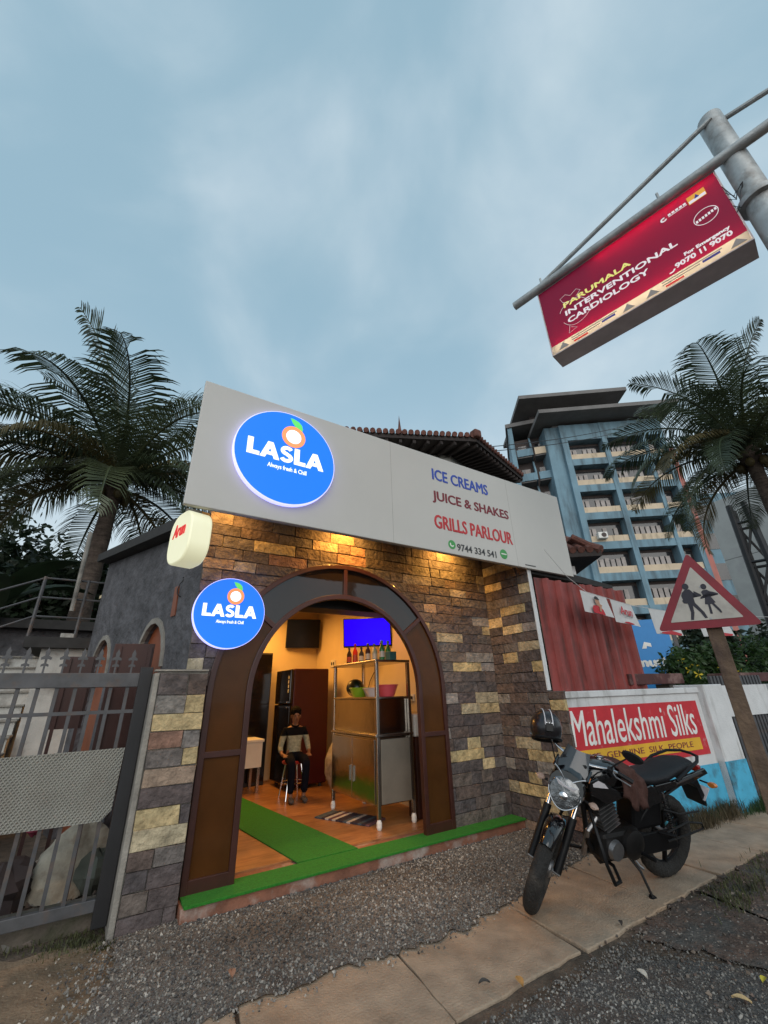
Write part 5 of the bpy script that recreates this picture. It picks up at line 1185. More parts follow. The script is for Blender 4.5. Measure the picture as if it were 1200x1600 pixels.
# open-fronted case, translucent faces, two tubes inside
for nm, a, c in (('case_bottom', (0, 0, -0.012), (SL, TH, 0)), ('case_top', (0, 0, SH), (SL, TH, SH+0.012))):
    B().obox(so, su, -sw, Z3, a, c).build(nm, 'box_edge', pk)
for nm, a, c in (('case_end', (-0.012, 0, -0.012), (-0.001, TH, SH+0.012)), ('case_end', (SL+0.001, 0, -0.012), (SL+0.012, TH, SH+0.012))):
    B().obox(so, su, -sw, Z3, a, c).build(nm, 'box_edge', pk)
B().obox(so, su, -sw, Z3, (0.003, TH*0.55, 0.003), (SL-0.003, TH*0.55+0.01, SH-0.003)).build('inner_board', 'box_inner', pk)
stH = 0.12
B().obox(so, su, -sw, Z3, (0.001, 0.002, stH), (SL-0.001, 0.006, SH-0.001)).build('crimson_face', 'pink_face', pk)
B().obox(so, su, -sw, Z3, (0.001, 0.002, 0.001), (SL-0.001, 0.006, stH-0.001)).build('cream_strip', 'strip_face', pk)
B().obox(so, su, -sw, Z3, (0.001, TH-0.006, 0.001), (SL-0.001, TH-0.002, SH-0.001)).build('back_face', 'pink_face', pk)
for z, x0, x1 in ((0.09, 0.05, SL-0.05), (SH-0.055, 0.05, SL*0.62)):
    B().tube([so+su*x0-sw*0.075+Z3*z, so+su*x1-sw*0.075+Z3*z], 0.013, 10).build('lamp_tube', 'tube_on', pk, smooth=True)
ru = -su                                        # reading direction: from the far end towards the pole
def pk_uv(px, py):
    p = onP(px, py, so, sw); return (p-so).dot(su), p.z-zb_
def ptext(s, m, pl, width, cap):
    u0, z0 = pk_uv(*pl); letters('lettering', s, m, pk, so+su*u0+Z3*z0+sw*0.0005, ru, Z3, width, cap, 0.003, bold=0.0045 if cap > 0.07 else 0.0025)
def pw(a, b_): return abs(pk_uv(*b_)[0]-pk_uv(*a)[0])
ptext("PARUMALA", 'p_yellow', (882, 481.5), pw((882, 481.5), (986, 415)), 0.072)
ptext("INTERVENTIONAL", 'p_white', (885, 493.5), pw((885, 493.5), (1058, 381)), 0.072)
ptext("CARDIOLOGY", 'p_white', (889, 505), pw((889, 505), (1014, 425.5)), 0.072)
ptext("For Emergency", 'p_white', (1071, 401), pw((1071, 401), (1142, 358)), 0.052)
pn0, pn1 = np.array(pk_uv(1057, 419.5)), np.array(pk_uv(1146, 366)); pn1[1] = pn0[1]; pW = abs(pn1[0]-pn0[0])
for s_, f0, f1 in (("9070", 0, 0.372), ("11", 0.452, 0.548), ("9070", 0.63, 1.0)): letters('phone_digits', s_, 'p_white', pk, so+su*(pn0[0]-pW*f0)+Z3*pn0[1]+sw*0.0005, ru, Z3, pW*(f1-f0), 0.06, 0.003, bold=0.0025)
def pshape(name, m, pts, d=0.003):
    B().prism(pts, so+sw*0.0005, su, Z3, sw, 0, d).build(name, m, pk)
u0, z0 = pk_uv(1088, 307); pshape('orange_badge', 'p_orange', [(u0-0.075, z0-0.055), (u0+0.075, z0-0.055), (u0+0.075, z0+0.055), (u0-0.075, z0+0.055)]); 
B().prism([(u0-0.07, z0-0.05), (u0+0.07, z0-0.05), (u0+0.07, z0-0.012), (u0-0.07, z0-0.012)], so+sw*0.004, su, Z3, sw, 0, 0.002).build('badge_print', 'p_white', pk)
B().prism([(u0-0.02, z0-0.02), (u0+0.02, z0-0.02), (u0, z0+0.03)], so+sw*0.0065, su, Z3, sw, 0, 0.002).build('badge_mark', 'p_blue', pk)
u0, z0 = pk_uv(1103, 337); B().band(circ(28, 0.10, cx=u0, cy=z0, sx=1.0), circ(28, 0.094, cx=u0, cy=z0), so+sw*0.0005, su, Z3, sw, 0, 0.003, closed=True).build('oval_stamp', 'p_white', pk)
for k in range(7): pshape('stamp_print', 'p_white', [(u0+0.085-k*0.026, z0-0.016+0.004*(k-3)), (u0+0.068-k*0.026, z0-0.016+0.004*(k-3)), (u0+0.068-k*0.026, z0+0.016+0.004*(k-3)), (u0+0.085-k*0.026, z0+0.016+0.004*(k-3))])
u0, z0 = pk_uv(1037, 344); B().band(circ(10, 0.03, 200, 480, cx=u0, cy=z0), circ(10, 0.014, 200, 480, cx=u0, cy=z0), so+sw*0.0005, su, Z3, sw, 0, 0.003).build('happy_mark', 'p_white', pk)
for k in range(5): pshape('logo_print', 'p_white', [(u0-0.045-k*0.034, z0+0.006), (u0-0.07-k*0.034, z0+0.006), (u0-0.07-k*0.034, z0+0.032), (u0-0.045-k*0.034, z0+0.032)])
pshape('logo_print_line', 'p_white', [(u0-0.045, z0-0.01), (u0-0.21, z0-0.01), (u0-0.21, z0-0.003), (u0-0.045, z0-0.003)])
# thin heart line-drawing
u0, z0 = pk_uv(898, 486)
hp = [(u0+0.17*math.cos(a)*(1+0.1*math.sin(2*a)), z0+0.19*math.sin(a)) for a in np.linspace(0.5, 5.9, 30)]
B().tube([so+su*a+Z3*c+sw*0.003 for a, c in hp], 0.0022, 5).build('heart_outline', 'p_white', pk)
B().tube([so+su*(u0+a)+Z3*(z0+c)+sw*0.003 for a, c in ((0.05, 0.18), (0.1, 0.23), (0.12, 0.3), (0.05, 0.32), (0.0, 0.26), (-0.08, 0.3), (-0.12, 0.25), (-0.06, 0.2))], 0.002, 5).build('heart_vessel', 'p_white', pk)
B().tube([so+su*(u0+a)+Z3*(z0+c)+sw*0.003 for a, c in ((0.09, -0.16), (0.12, -0.26), (0.02, -0.24), (0.08, -0.19))], 0.002, 5).build('heart_vessel', 'p_white', pk)
u0, z0 = pk_uv(1049, 425); B().band(circ(8, 0.04, 190, 300, cx=u0, cy=z0+0.02), circ(8, 0.025, 190, 300, cx=u0, cy=z0+0.02), so+sw*0.0005, su, Z3, sw, 0, 0.003).build('phone_mark', 'p_white', pk)
for h in (0, SL/2):
    for k, u in enumerate((0.09, SL/2-0.14)): pshape('strip_triangle', 'p_grey', [(h+u-0.06, 0.02), (h+u+0.06, 0.02), (h+u, 0.10)])
    pshape('strip_bar', 'p_red', [(h+SL/2-0.26, 0.018), (h+SL/2-0.42, 0.018), (h+SL/2-0.42, 0.04), (h+SL/2-0.26, 0.04)])
    pshape('strip_bar', 'p_blue', [(h+0.22, 0.05), (h+0.36, 0.05), (h+0.36, 0.075), (h+0.22, 0.075)])
    pshape('strip_line', 'p_grey', [(h+0.2, 0.085), (h+SL/2-0.24, 0.085), (h+SL/2-0.24, 0.095), (h+0.2, 0.095)])
    pshape('strip_line', 'p_grey', [(h+0.38, 0.055), (h+SL/2-0.24, 0.055), (h+SL/2-0.24, 0.065), (h+0.38, 0.065)])
# second signboard on the other arm, only its corner in view
ys = thing('yellow_signboard', 'yellow signboard whose corner shows at the right edge beyond the pole', 'signboard', arm0-su*1.3-Z3*0.9)
B().obox(arm0-su*0.62-Z3*0.06, -su, -sw, Z3, (0, -0.02, -0.9), (1.5, 0.2, -0.02)).build('case', 'p_orange', ys)
B().obox(arm0-su*0.62-Z3*0.06, -su, -sw, Z3, (0.02, -0.03, -0.88), (1.48, -0.021, -0.3)).build('red_panel', 'p_red', ys)
# ================================================================== buildings behind
def az_pt(az, d, z=0.0): return Vector((d*math.sin(rad(az)), d*math.cos(rad(az)), z))
th = thing('tiled_house', 'traditional house with dark clay-tiled eaves behind the shop fascia', 'house', (8, 9, 0))
ZE = CAM_H+0.627*10.0
eA, eB, eC = az_pt(33.4, 9.32), az_pt(48.1, 10.0), az_pt(53.9, 12.9)
eA2 = eA-(eB-eA)*1.1
ring = [eA2, eB, eC, eC+Vector((-1.5, 4.5, 0)), eA2+Vector((2.0, 6.5, 0))]
cen = sum(ring, Vector())/5
low = [p+Z3*ZE for p in ring]; inn = [p.lerp(cen, 0.72)+Z3*(ZE+0.75) for p in ring]; lw2 = [p+Z3*(ZE+0.14) for p in ring]
n = 5; V = low+lw2+inn; F = [tuple(reversed(range(5)))]
for i in range(n): j = (i+1) % n; F += [(i, j, n+j, n+i), (n+i, n+j, 2*n+j, 2*n+i)]
F.append(tuple(10+i for i in range(5)))
rf = B().add(V, F).build('roof', 'roof_wood', th)
def tile_row(p, q, z, size=0.17, lean=None):
    d = q-p; L = d.length; d.normalize(); nrm = Vector((d.y, -d.x, 0)); b = B(); k = int(L/size)
    inw = (cen-(p+q)/2); inw.z = 0; inw.normalize()
    for i in range(k):
        c = p+d*(L*(i+0.5)/k)+Z3*z
        b.tube([c-inw*0.07+Z3*0.0, c+inw*0.45+Z3*0.1], 0.075, 8)
    return b
for p, q in ((eA2, eB), (eB, eC)):
    o = tile_row(p, q, ZE+0.17).build('eave_tiles', 'tile_clay', th, smooth=True); o['kind'] = 'stuff'
B().tube([eB+Z3*(ZE+0.16), eB.lerp(cen, 0.6)+Z3*(ZE+0.7)], 0.1, 8).build('hip_cap', 'tile_clay', th, smooth=True)
B().obox(eB+Z3*ZE, (1, 0, 0), (0, 1, 0), Z3, (-0.12, -0.12, 0.1), (0.12, 0.12, 0.34)).build('corner_cap', 'tile_clay', th, bevel=0.04)
fp = atD(625, 684, 10.0)
B().lathe([(0.12, 0), (0.07, 0.1), (0.1, 0.2), (0.05, 0.28), (0.08, 0.36), (0.045, 0.46), (0.03, 0.62), (0.0, 0.95)], (fp.x, fp.y, ZE+0.25), n=12).build('finial', 'tile_clay', th, smooth=True)
wr = [p.lerp(cen, 0.26) for p in ring]
B().prism([(p.x, p.y) for p in wr], (0, 0, 0), X3, Y3, Z3, 0, ZE-0.02).build('wall', 'old_white', th)
for p, q in ((eA2, eB), (eB, eC)):
    for i in range(14):
        a = p.lerp(q, (i+0.5)/14); inw = (a.lerp(cen, 0.24)-a); B().bar(a+inw*0.05+Z3*(ZE-0.06), a+inw+Z3*(ZE-0.06), 0.08, 0.1).build('rafter', 'roof_wood', th)
# small porch roof right of the fascia
ph = thing('porch', 'small tiled porch roof with white beam beyond the right end of the fascia', 'porch', (7, 4.8, 0))
K = atD(941, 868, 9.2); zk = K.z; kd = Vector((0.80, -0.6, 0)).normalized(); kb = Vector((0.6, 0.8, 0))
o_ = Vector((K.x, K.y, 0))
e = [o_, o_-kd*3.2, o_-kd*3.2+kb*2.6, o_+kb*2.6]; top = [o_-kd*1.0+kb*1.2, o_-kd*2.2+kb*1.2]
V = [p+Z3*zk for p in e]+[p+Z3*(zk+0.12) for p in e]+[p+Z3*(zk+1.0) for p in top]
F = [(3, 2, 1, 0), (0, 1, 5, 4), (1, 2, 6, 5), (2, 3, 7, 6), (3, 0, 4, 7), (4, 5, 9, 8), (5, 6, 9), (6, 7, 8, 9), (7, 4, 8)]
B().add(V, F).build('roof', 'roof_wood', ph)
for p, q in ((e[1], e[0]), (e[0], e[3])):
    b = B(); d = (q-p).normalized(); L = (q-p).length; inw = Vector((-d.y, d.x, 0))
    for i in range(int(L/0.17)): c = p+d*(0.17*(i+0.5))+Z3*(zk+0.13); b.tube([c-inw*0.04, c+inw*0.5+Z3*0.33], 0.07, 8)
    o = b.build('eave_tiles', 'tile_clay', ph, smooth=True); o['kind'] = 'stuff'
B().tube([e[0]+Z3*(zk+0.12), top[0]+Z3*(zk+1.05)], 0.1, 8).build('hip_cap', 'tile_clay', ph, smooth=True)
B().obox(o_, -kd, kb, Z3, (0.45, 0.35, zk-0.32), (3.1, 0.6, zk-0.1)).build('beam', 'white_wall', ph)
B().obox(o_, -kd, kb, Z3, (0.75, 0.55, 0), (3.0, 2.4, zk-0.02)).build('wall', 'bldg_cream', ph)
B().obox(o_, -kd, kb, Z3, (0.60, 0.5, 0), (0.749, 0.75, zk-0.33)).build('pillar', 'old_white', ph)

# blue multi-storey building
bb = thing('blue_building', 'tall blue building with cream balcony parapets and overhanging roof slabs', 'building', az_pt(64, 46))
c0, c1_ = az_pt(60.1, 44.0), az_pt(71.85, 49.1)
bu = (c1_-c0).normalized(); bv = Vector((-bu.y, bu.x, 0)); bl = (c1_-c0).length
if bv.dot(c0) < 0: bv = -bv
def bbx(name, m, a, c, par=bb, **k): return B().obox(c0, bu, bv, Z3, a, c).build(name, m, par, **k)
TOPZ = CAM_H+0.619*44
bbx('core', 'bldg_recess', (0.3, 1.2, 0), (bl-0.2, 12, TOPZ-0.3))
OT = [CAM_H+0.573*44-3.19*k for k in range(8)]
bays = [(0.62, 4.30), (4.82, 8.50), (8.85, 10.35)]
for x0, x1 in ((0.0, 0.62), (4.30, 4.82), (8.50, 8.85), (10.35, bl)):
    bbx('pillar', 'bldg_blue', (x0, 0.0, 0), (x1, 1.21, TOPZ))
for k in range(8):
    zt = OT[k]; up = TOPZ if k == 0 else OT[k-1]-2.42
    for (x0, x1) in bays: 
        bbx('beam', 'bldg_blue', (x0+0.002, 0.06, zt), (x1-0.002, 1.205, up))
        bbx('parapet', 'bldg_cream', (x0+0.004, 0.16, zt-2.42), (x1-0.004, 0.30, zt-1.78))
        if k < 7:
            w = bbx('window', 'bldg_glass', (x0+0.1, 1.10, zt-2.0), (x1-0.1, 1.19, zt-0.35))
            b = B(); r = random.Random(int(x0*10)+k); nn = 6 if x1-x0 > 2 else 2
            for i in range(nn):
                if r.random() < 0.12: continue
                xx = x0+0.15+(x1-x0-0.5)*i/nn; b.obox(c0, bu, bv, Z3, (xx, 0.98, zt-1.98), (xx+(x1-x0)/nn*0.62, 1.05, zt-0.75+r.uniform(-0.1, 0.1)))
            if b.v: b.build('curtain', 'bldg_curtain', w)['kind'] = 'stuff'
            if k in (4, 5, 6): pass
bbx('pink_column', 'bldg_pink', (bl+0.002, 0.6, 0), (bl+0.9, 3.0, TOPZ-3.4))
bbx('right_wing', 'bldg_blue', (bl+0.95, 2.5, 0), (bl+7, 12, TOPZ-8.5))
for k in range(4):
    for q in range(2): bbx('wing_window', 'bldg_glass', (bl+1.5+q*2.6, 2.45, TOPZ-11.5-3.2*k), (bl+3.3+q*2.6, 2.499, TOPZ-9.8-3.2*k))
# air-conditioner on a parapet
zt = OT[3]; ac = bbx('air_conditioner', 'plastic_white', (1.2, -0.45, zt-2.2), (2.1, 0.14, zt-1.55), bevel=0.05)
q = c0+bu*1.72-bv*0.452+Z3*(zt-1.87); B().lathe([(0.24, 0), (0.24, 0.02)], q, -bv, 16).build('fan_grille', 'bldg_recess', ac)
# plain chamfer and left wing with stepped balconies
bbx('side_face', 'bldg_blue', (-1.5, 0.5, 0), (-0.003, 12, TOPZ+0.1))
wA, wB = az_pt(58.6, 44.6), az_pt(53.6, 44.2); lu = (wB-wA).normalized(); lv = Vector((-lu.y, lu.x, 0)); 
if lv.dot(wA) < 0: lv = -lv
wl_ = (wB-wA).length
def lbx(name, m, a, c, **k): return B().obox(wA, lu, lv, Z3, a, c).build(name, m, bb, **k)
WT = CAM_H+0.645*44.4
lbx('wing_core', 'bldg_recess', (0.0, 1.6, 0), (wl_, 8, WT-1.0))
for k in range(8):
    zz = WT-1.2-3.19*k
    for q in range(2):
        x0 = 0.1+q*wl_/2; x1 = x0+wl_/2-0.2
        # sloped balcony cheek and parapet
        B().prism([(0, 0), (1.6, 0), (1.6, 2.9), (1.1, 2.9), (0, 1.1)], wA+lu*x0+Z3*(zz-2.9), lv, Z3, lu, 0, 0.16).build('balcony_cheek', 'bldg_blue', bb)
        B().obox(wA, lu, lv, Z3, (x0+0.161, 0.0, zz-2.9), (x1, 0.14, zz-2.0)).build('parapet', 'bldg_blue' if (k+q) % 3 else 'bldg_cream', bb)
        B().obox(wA, lu, lv, Z3, (x0+0.161, 0.141, zz-3.05), (x1, 1.6, zz-2.902)).build('balcony_slab', 'bldg_slab', bb)
        w = B().obox(wA, lu, lv, Z3, (x0+0.5, 1.5, zz-2.2), (x1-0.3, 1.59, zz-0.7)).build('window', 'bldg_glass', bb)
        B().obox(wA, lu, lv, Z3, (x0+0.6, 1.42, zz-2.1), (x0+1.1, 1.49, zz-0.8)).build('curtain', 'bldg_curtain', w)
lbx('wing_edge', 'bldg_blue', (wl_+0.002, 0.0, 0), (wl_+0.5, 8, WT))
B().obox(wA, lu, lv, Z3, (-0.4, -0.2, WT), (wl_+0.7, 8, WT+0.5)).build('wing_cap', 'bldg_slab', bb)
# roof slabs
bbx('roof_slab', 'bldg_slab', (-2.6, -2.2, TOPZ+0.35), (bl+1.2, 10, TOPZ+0.8))
bbx('roof_post', 'bldg_slab', (-0.5, 0.6, TOPZ+0.002), (bl-1, 9, TOPZ+0.349))
bbx('upper_roof_slab', 'bldg_slab', (-4.2, -1.5, TOPZ+3.0), (bl-3.2, 9, TOPZ+3.45))
bbx('penthouse', 'bldg_recess', (-2.2, 2.2, TOPZ+0.802), (bl-4.5, 8, TOPZ+2.99))

# grey clad building with black steel frame in front, at the right edge
gb = thing('grey_building', 'pale grey clad building behind the right-hand palm', 'building', az_pt(76, 27))
ga, gc = az_pt(73.2, 26), az_pt(84, 24); gu = (gc-ga).normalized(); gv = Vector((-gu.y, gu.x, 0))
if gv.dot(ga) < 0: gv = -gv
for i in range(3):
    for k in range(3): B().obox(ga, gu, gv, Z3, (i*1.9, 0, 1.0+k*3.0), (i*1.9+1.88, 0.2, 3.98+k*3.0)).build('cladding_panel', 'grey_clad', gb)
B().obox(ga, gu, gv, Z3, (0, 0.202, 0), (5.7, 6, 10.0)).build('core', 'bldg_recess', gb)
for k in range(3): B().obox(ga, gu, gv, Z3, (2.6, -0.05, 2.6+k*0.7), (5.0, -0.002, 2.9+k*0.7)).build('window_band', 'bldg_glass', gb)
sf = thing('lattice_tower', 'black braced steel tower frame in front of the grey building', 'tower', az_pt(75.5, 22))
q0 = [az_pt(74.6, 21.0), az_pt(77.0, 21.0), az_pt(77.2, 22.6), az_pt(75.0, 22.6)]; q1 = [p.lerp(sum(q0, Vector())/4, 0.45)+Z3*8.2 for p in q0]
for p, q in zip(q0, q1): B().tube([p, q], 0.11, 6).build('leg', 'black_steel', sf)
for k in (0.3, 0.5, 0.7, 0.9):
    rg = [p.lerp(q, k) for p, q in zip(q0, q1)]; rg2 = [p.lerp(q, k-0.2) for p, q in zip(q0, q1)]
    for i in range(4):
        B().tube([rg[i], rg[(i+1) % 4]], 0.06, 5).build('brace', 'black_steel', sf); B().tube([rg2[i], rg[(i+1) % 4]], 0.05, 5).build('brace', 'black_steel', sf)

# blue finance-shop board, partly hidden
bs = thing('blue_board', 'bright blue shop board partly hidden behind the corrugated fence and bush', 'signboard', az_pt(64, 13, 1.4))
p0, p1 = az_pt(60.5, 12.6), az_pt(66.2, 12.9); du = (p1-p0).normalized(); dv = Vector((du.y, -du.x, 0))
if dv.dot(p0) > 0: dv = -dv
B().obox(p0, du, dv, Z3, (0, -0.1, 1.30), ((p1-p0).length, 0, 3.0)).build('board', 'shop_blue', bs)
for x in (0.2, 1.4): B().obox(p0, du, dv, Z3, (x, -0.2, 0), (x+0.08, -0.101, 3.0)).build('leg', 'gate_grey', bs)
ta, tb_ = onP(997, 1042, p0, dv), onP(1056, 1041, p0, dv)
letters('board_name', "muthoot", 't_white', bs, Vector((ta.x, ta.y, ta.z))+dv*0.001, du, Z3, 1.25, 0.2, 0.01, bold=0.02)
B().prism([(0.62, 2.3), (0.72, 2.3), (0.74, 2.36), (0.84, 2.33), (0.84, 2.42), (0.7, 2.46)], p0, du, Z3, dv, 0.001, 0.01).build('board_emblem', 't_white', bs)

# overhead cables
for i in range(2):
    a = atD(742, 700+7*i, 13); b_ = atD(1065, 635+8*i, 30); pts = [a.lerp(b_, k/12)-Z3*(0.5*4*(k/12)*(1-k/12)) for k in range(13)]
    tag(B().tube(pts, 0.016, 5).build('overhead_cable', 'cable'), ('upper' if i == 0 else 'lower')+' of two overhead cables crossing in front of the blue building', 'cable', 'overhead cables')

# ================================================================== palms, trees, bushes
def frond(palm, base, phi, e0, e1, L, m, r, width=1.0):
    n = 30; P = [Vector(base)]; D = []
    side_bend = r.uniform(-0.35, 0.35); torn = (r.uniform(0.15, 0.9), r.choice((-1, 1)))
    for i in range(n):
        t = (i+0.5)/n; e = rad(e0+(e1-e0)*t**1.35); ph_ = rad(phi)+side_bend*t*t
        d = Vector((math.cos(e)*math.cos(ph_), math.cos(e)*math.sin(ph_), math.sin(e))); D.append(d); P.append(P[-1]+d*(L/n))
    b = B(); b.tube(P, [0.045*(1-0.9*k/n)+0.004 for k in range(n+1)], 5)
    for i in range(5, 3*n):
        t = min(0.999, i/(3*n)+r.uniform(-0.004, 0.004)); k = min(n-1, int(t*n)); f = t*n-k; p = P[k].lerp(P[k+1], f); d = D[k]
        sd = d.cross(Z3)
        if sd.length < 1e-3: sd = Vector((math.sin(rad(phi)), -math.cos(rad(phi)), 0))
        sd.normalize(); nrm = sd.cross(d).normalized()
        ll = L*0.29*width*(math.sin(math.pi*min(1, t*0.86+0.12))**0.7)*r.uniform(0.82, 1.12)
        for s in (-1, 1):
            if r.random() < 0.06 or (torn[0] < t < torn[0]+0.09 and s == torn[1]): continue
            fw = 0.25+0.6*t; dirv = (sd*s+d*fw+nrm*0.25).normalized(); drop = 0.35+0.35*r.random()+(0.4 if e1 < -30 else 0.0)
            q1 = p+dirv*ll*0.5; q2 = q1+(dirv+Vector((0, 0, -drop))).normalized()*ll*0.32; q3 = q2+(dirv+Vector((0, 0, -1.9*drop))).normalized()*ll*0.22
            w = d*(0.019+0.007*r.random())*max(0.6, L/4.2)
            b.add([p-w*0.5, p+w*0.5, q1+w, q1-w, q2+w*0.75, q2-w*0.75, q3], [(0, 1, 2, 3), (3, 2, 4, 5), (5, 4, 6)])
    return b.build('frond', m, palm, fix=False)
FR = [(185, 84, 38, 4.7, 0), (168, 60, -20, 4.5, 0), (200, 44, -30, 4.3, 0), (172, 26, -50, 3.9, 1), (215, 25, -60, 3.8, 0), (8, 82, 46, 4.3, 0), (-8, 62, 5, 4.3, 0), (20, 38, -25, 4.2, 0), (-22, 15, -50, 3.7, 1), (90, 85, 40, 4.2, 0), (60, 60, 0, 4.1, 0), (120, 55, -5, 4.1, 0),
      (-90, 72, -5, 3.9, 0), (-65, 55, -35, 3.9, 0), (-115, 50, -40, 3.9, 0), (-55, 22, -65, 3.6, 0), (-130, 18, -65, 3.6, 1), (40, 10, -60, 3.6, 0), (140, 5, -65, 3.6, 0), (182, -8, -70, 3.4, 0), (2, -2, -70, 3.4, 0), (-95, 12, -78, 3.2, 0), (-40, -5, -78, 3.2, 0), (-140, -8, -78, 3.3, 0), (165, -20, -80, 3.2, 1), (25, -20, -80, 3.2, 1), (110, -5, -75, 3.2, 0), (70, -5, -75, 3.2, 0), (155, 75, 10, 4.3, 0), (30, 70, 20, 4.2, 0)]
def palm(label, base, zc, rot, s, seed, lean):
    r = random.Random(seed); t = thing('coconut_palm', label, 'palm tree', (base.x-lean[0], base.y-lean[1], 0), group='coconut palms')
    top = Vector((base.x, base.y, zc)); pts = []; n = 14
    for i in range(n+1):
        k = i/n; pts.append(Vector((base.x-lean[0]*(1-k)**1.6, base.y-lean[1]*(1-k)**1.6, zc*k)))
    b = B().tube(pts, [0.24-0.09*(i/n)+(0.015 if i % 2 else 0)+(0.05 if i == n else 0) for i in range(n+1)], 12); b.build('trunk', 'trunk', t, smooth=True)
    B().blob(top+Z3*0.05, (0.26, 0.26, 0.42), 12, 8, 0.12).build('crown_heart', 'trunk', t, smooth=True)
    for (phi, e0, e1, L, dry) in FR:
        ph_ = phi+rot+r.uniform(-9, 9); o = Vector((math.cos(rad(ph_)), math.sin(rad(ph_)), 0))*0.12
        frond(t, top+o+Z3*r.uniform(-0.1, 0.3), ph_, e0+r.uniform(-7, 7), e1+r.uniform(-20, 8), L*s*r.uniform(0.93, 1.06), 'frond_dry' if dry else r.choice(('frond', 'frond', 'frond_pale', 'frond_deep')), r)
    for k in range(7):
        a = 2*math.pi*k/7+r.random(); p = top+Vector((math.cos(a)*0.3, math.sin(a)*0.3, -0.28+r.uniform(-0.1, 0.08))); B().blob(p, (0.11, 0.11, 0.14), 10, 7).build('coconut', 'frond_dry', t, smooth=True)
pl_ = az_pt(-3.3, 11.0); palm('tall coconut palm left of the fascia, rising behind the outside stairs', pl_, CAM_H+0.434*11.0, 0, 1.0, 5, (0.1, -0.2))
pr_ = az_pt(78.6, 15.0); palm('coconut palm at the right edge in front of the blue building', pr_, CAM_H+0.40*15.0, -80, 0.98, 6, (0.4, 0.3))

def leafy(name, label, cat, c, rr, n, ls, m, seed, trunk=None, clumps=9, group=None, flowers=0):
    r = random.Random(seed); t = thing(name, label, cat, (c[0], c[1], 0), group=group); c = Vector(c); rr = Vector(rr)
    cl = []
    for _ in range(clumps):
        d = Vector((r.gauss(0, 1), r.gauss(0, 1), r.gauss(0, 0.8))).normalized()*r.uniform(0.25, 0.85); cl.append((Vector((c.x+d.x*rr.x, c.y+d.y*rr.y, c.z+d.z*rr.z)), r.uniform(0.28, 0.5)))
    V = []; F = []
    for _ in range(n):
        p0, s = r.choice(cl); d = Vector((r.gauss(0, 1), r.gauss(0, 1), r.gauss(0, 1))).normalized()*(s*r.random()**0.4)
        p = p0+Vector((d.x*rr.x, d.y*rr.y, d.z*rr.z)); a = Vector((r.gauss(0, 1), r.gauss(0, 1), r.gauss(-0.3, 0.6))).normalized(); b_ = a.cross(Vector((r.gauss(0, 1), r.gauss(0, 1), r.gauss(0, 1)))).normalized()
        L = ls*r.uniform(0.6, 1.3); W = L*0.22; k = len(V)
        V += [tuple(p), tuple(p+a*L*0.5+b_*W), tuple(p+a*L), tuple(p+a*L*0.5-b_*W)]; F.append((k, k+1, k+2, k+3))
    if V: B().add(V, F).build('crown', m, t, fix=False)
    if trunk:
        for i in range(trunk[1]):
            q = r.choice(cl)[0]; B().tube([(c.x+r.uniform(-0.1, 0.1), c.y+r.uniform(-0.1, 0.1), 0), (c.x, c.y, c.z*0.45), tuple(q)], [trunk[0], trunk[0]*0.75, trunk[0]*0.25], 7).build('trunk' if i == 0 else 'limb', 'trunk', t, smooth=True)
    for i in range(flowers):
        p0, s = r.choice(cl); d = Vector((r.gauss(0, 0.5)-0.6, r.gauss(0, 0.5)-0.6, r.gauss(0.2, 0.5))).normalized()*(s*1.02); p = p0+Vector((d.x*rr.x, d.y*rr.y, d.z*rr.z)); b = B()
        for k in range(5):
            a = 2*math.pi*k/5; u = Vector((math.cos(a)*0.7, -math.cos(a)*0.7, math.sin(a))); b.add([p, p+u*0.06+Vector((0, 0, 0.02)), p+u*0.085, p+u*0.06-Vector((0.02, 0, 0.02))], [(0, 1, 2, 3)])
        b.build('flower', 'flower', t, fix=False)
    return t
leafy('flowering_bush', 'dense green bush with yellow flowers just right of the blue board', 'bush', (10.3, 4.2, 1.7), (1.0, 0.7, 0.85), 4200, 0.13, 'leaf', 51, (0.04, 5), 12, 'flowering bushes behind the walls', 7)
leafy('flowering_bush', 'green bush with yellow flowers behind the warning sign post', 'bush', (11.5, 3.9, 1.6), (1.1, 0.7, 0.8), 4200, 0.13, 'leaf', 52, (0.04, 5), 12, 'flowering bushes behind the walls', 8)
leafy('flowering_bush', 'green bush at the right edge above the far white wall', 'bush', (13.3, 3.5, 1.6), (1.2, 0.7, 0.85), 4200, 0.14, 'leaf', 53, (0.04, 5), 12, 'flowering bushes behind the walls', 8)
leafy('leafy_tree', 'dark leafy tree low behind the railing at the far left', 'tree', (-3.4, 15.5, 3.9), (3.2, 2.2, 2.9), 9000, 0.26, 'leaf_dark', 54, (0.16, 5), 16)
leafy('leafy_tree', 'dark tree mass directly behind the left palm trunk', 'tree', (0.2, 16.5, 3.8), (2.6, 2.0, 2.8), 8000, 0.26, 'leaf_dark', 55, (0.15, 5), 14)
leafy('leafy_tree', 'tall light-crowned tree whose sprays show at the left edge of the sky', 'tree', (-6.2, 17.5, 8.6), (3.2, 2.5, 2.4), 3600, 0.26, 'leaf_dark', 56, (0.2, 6), 15)
leafy('leafy_tree', 'dark bushy tree close behind the left palm trunk and railing', 'tree', (-0.9, 13.6, 4.0), (2.2, 1.4, 2.5), 7000, 0.24, 'leaf_dark', 59, (0.14, 5), 14)
for i, (x, y, lb) in enumerate([(18, 7, 'dark roadside tree beyond the bushes, nearest to the blue board'), (24, 6, 'dark roadside tree behind the grey building corner')]):
    leafy('leafy_tree', lb, 'tree', (x, y, 2.2), (2.2, 1.8, 1.8), 4000, 0.26, 'leaf_dark', 57+i, (0.14, 4), 12)
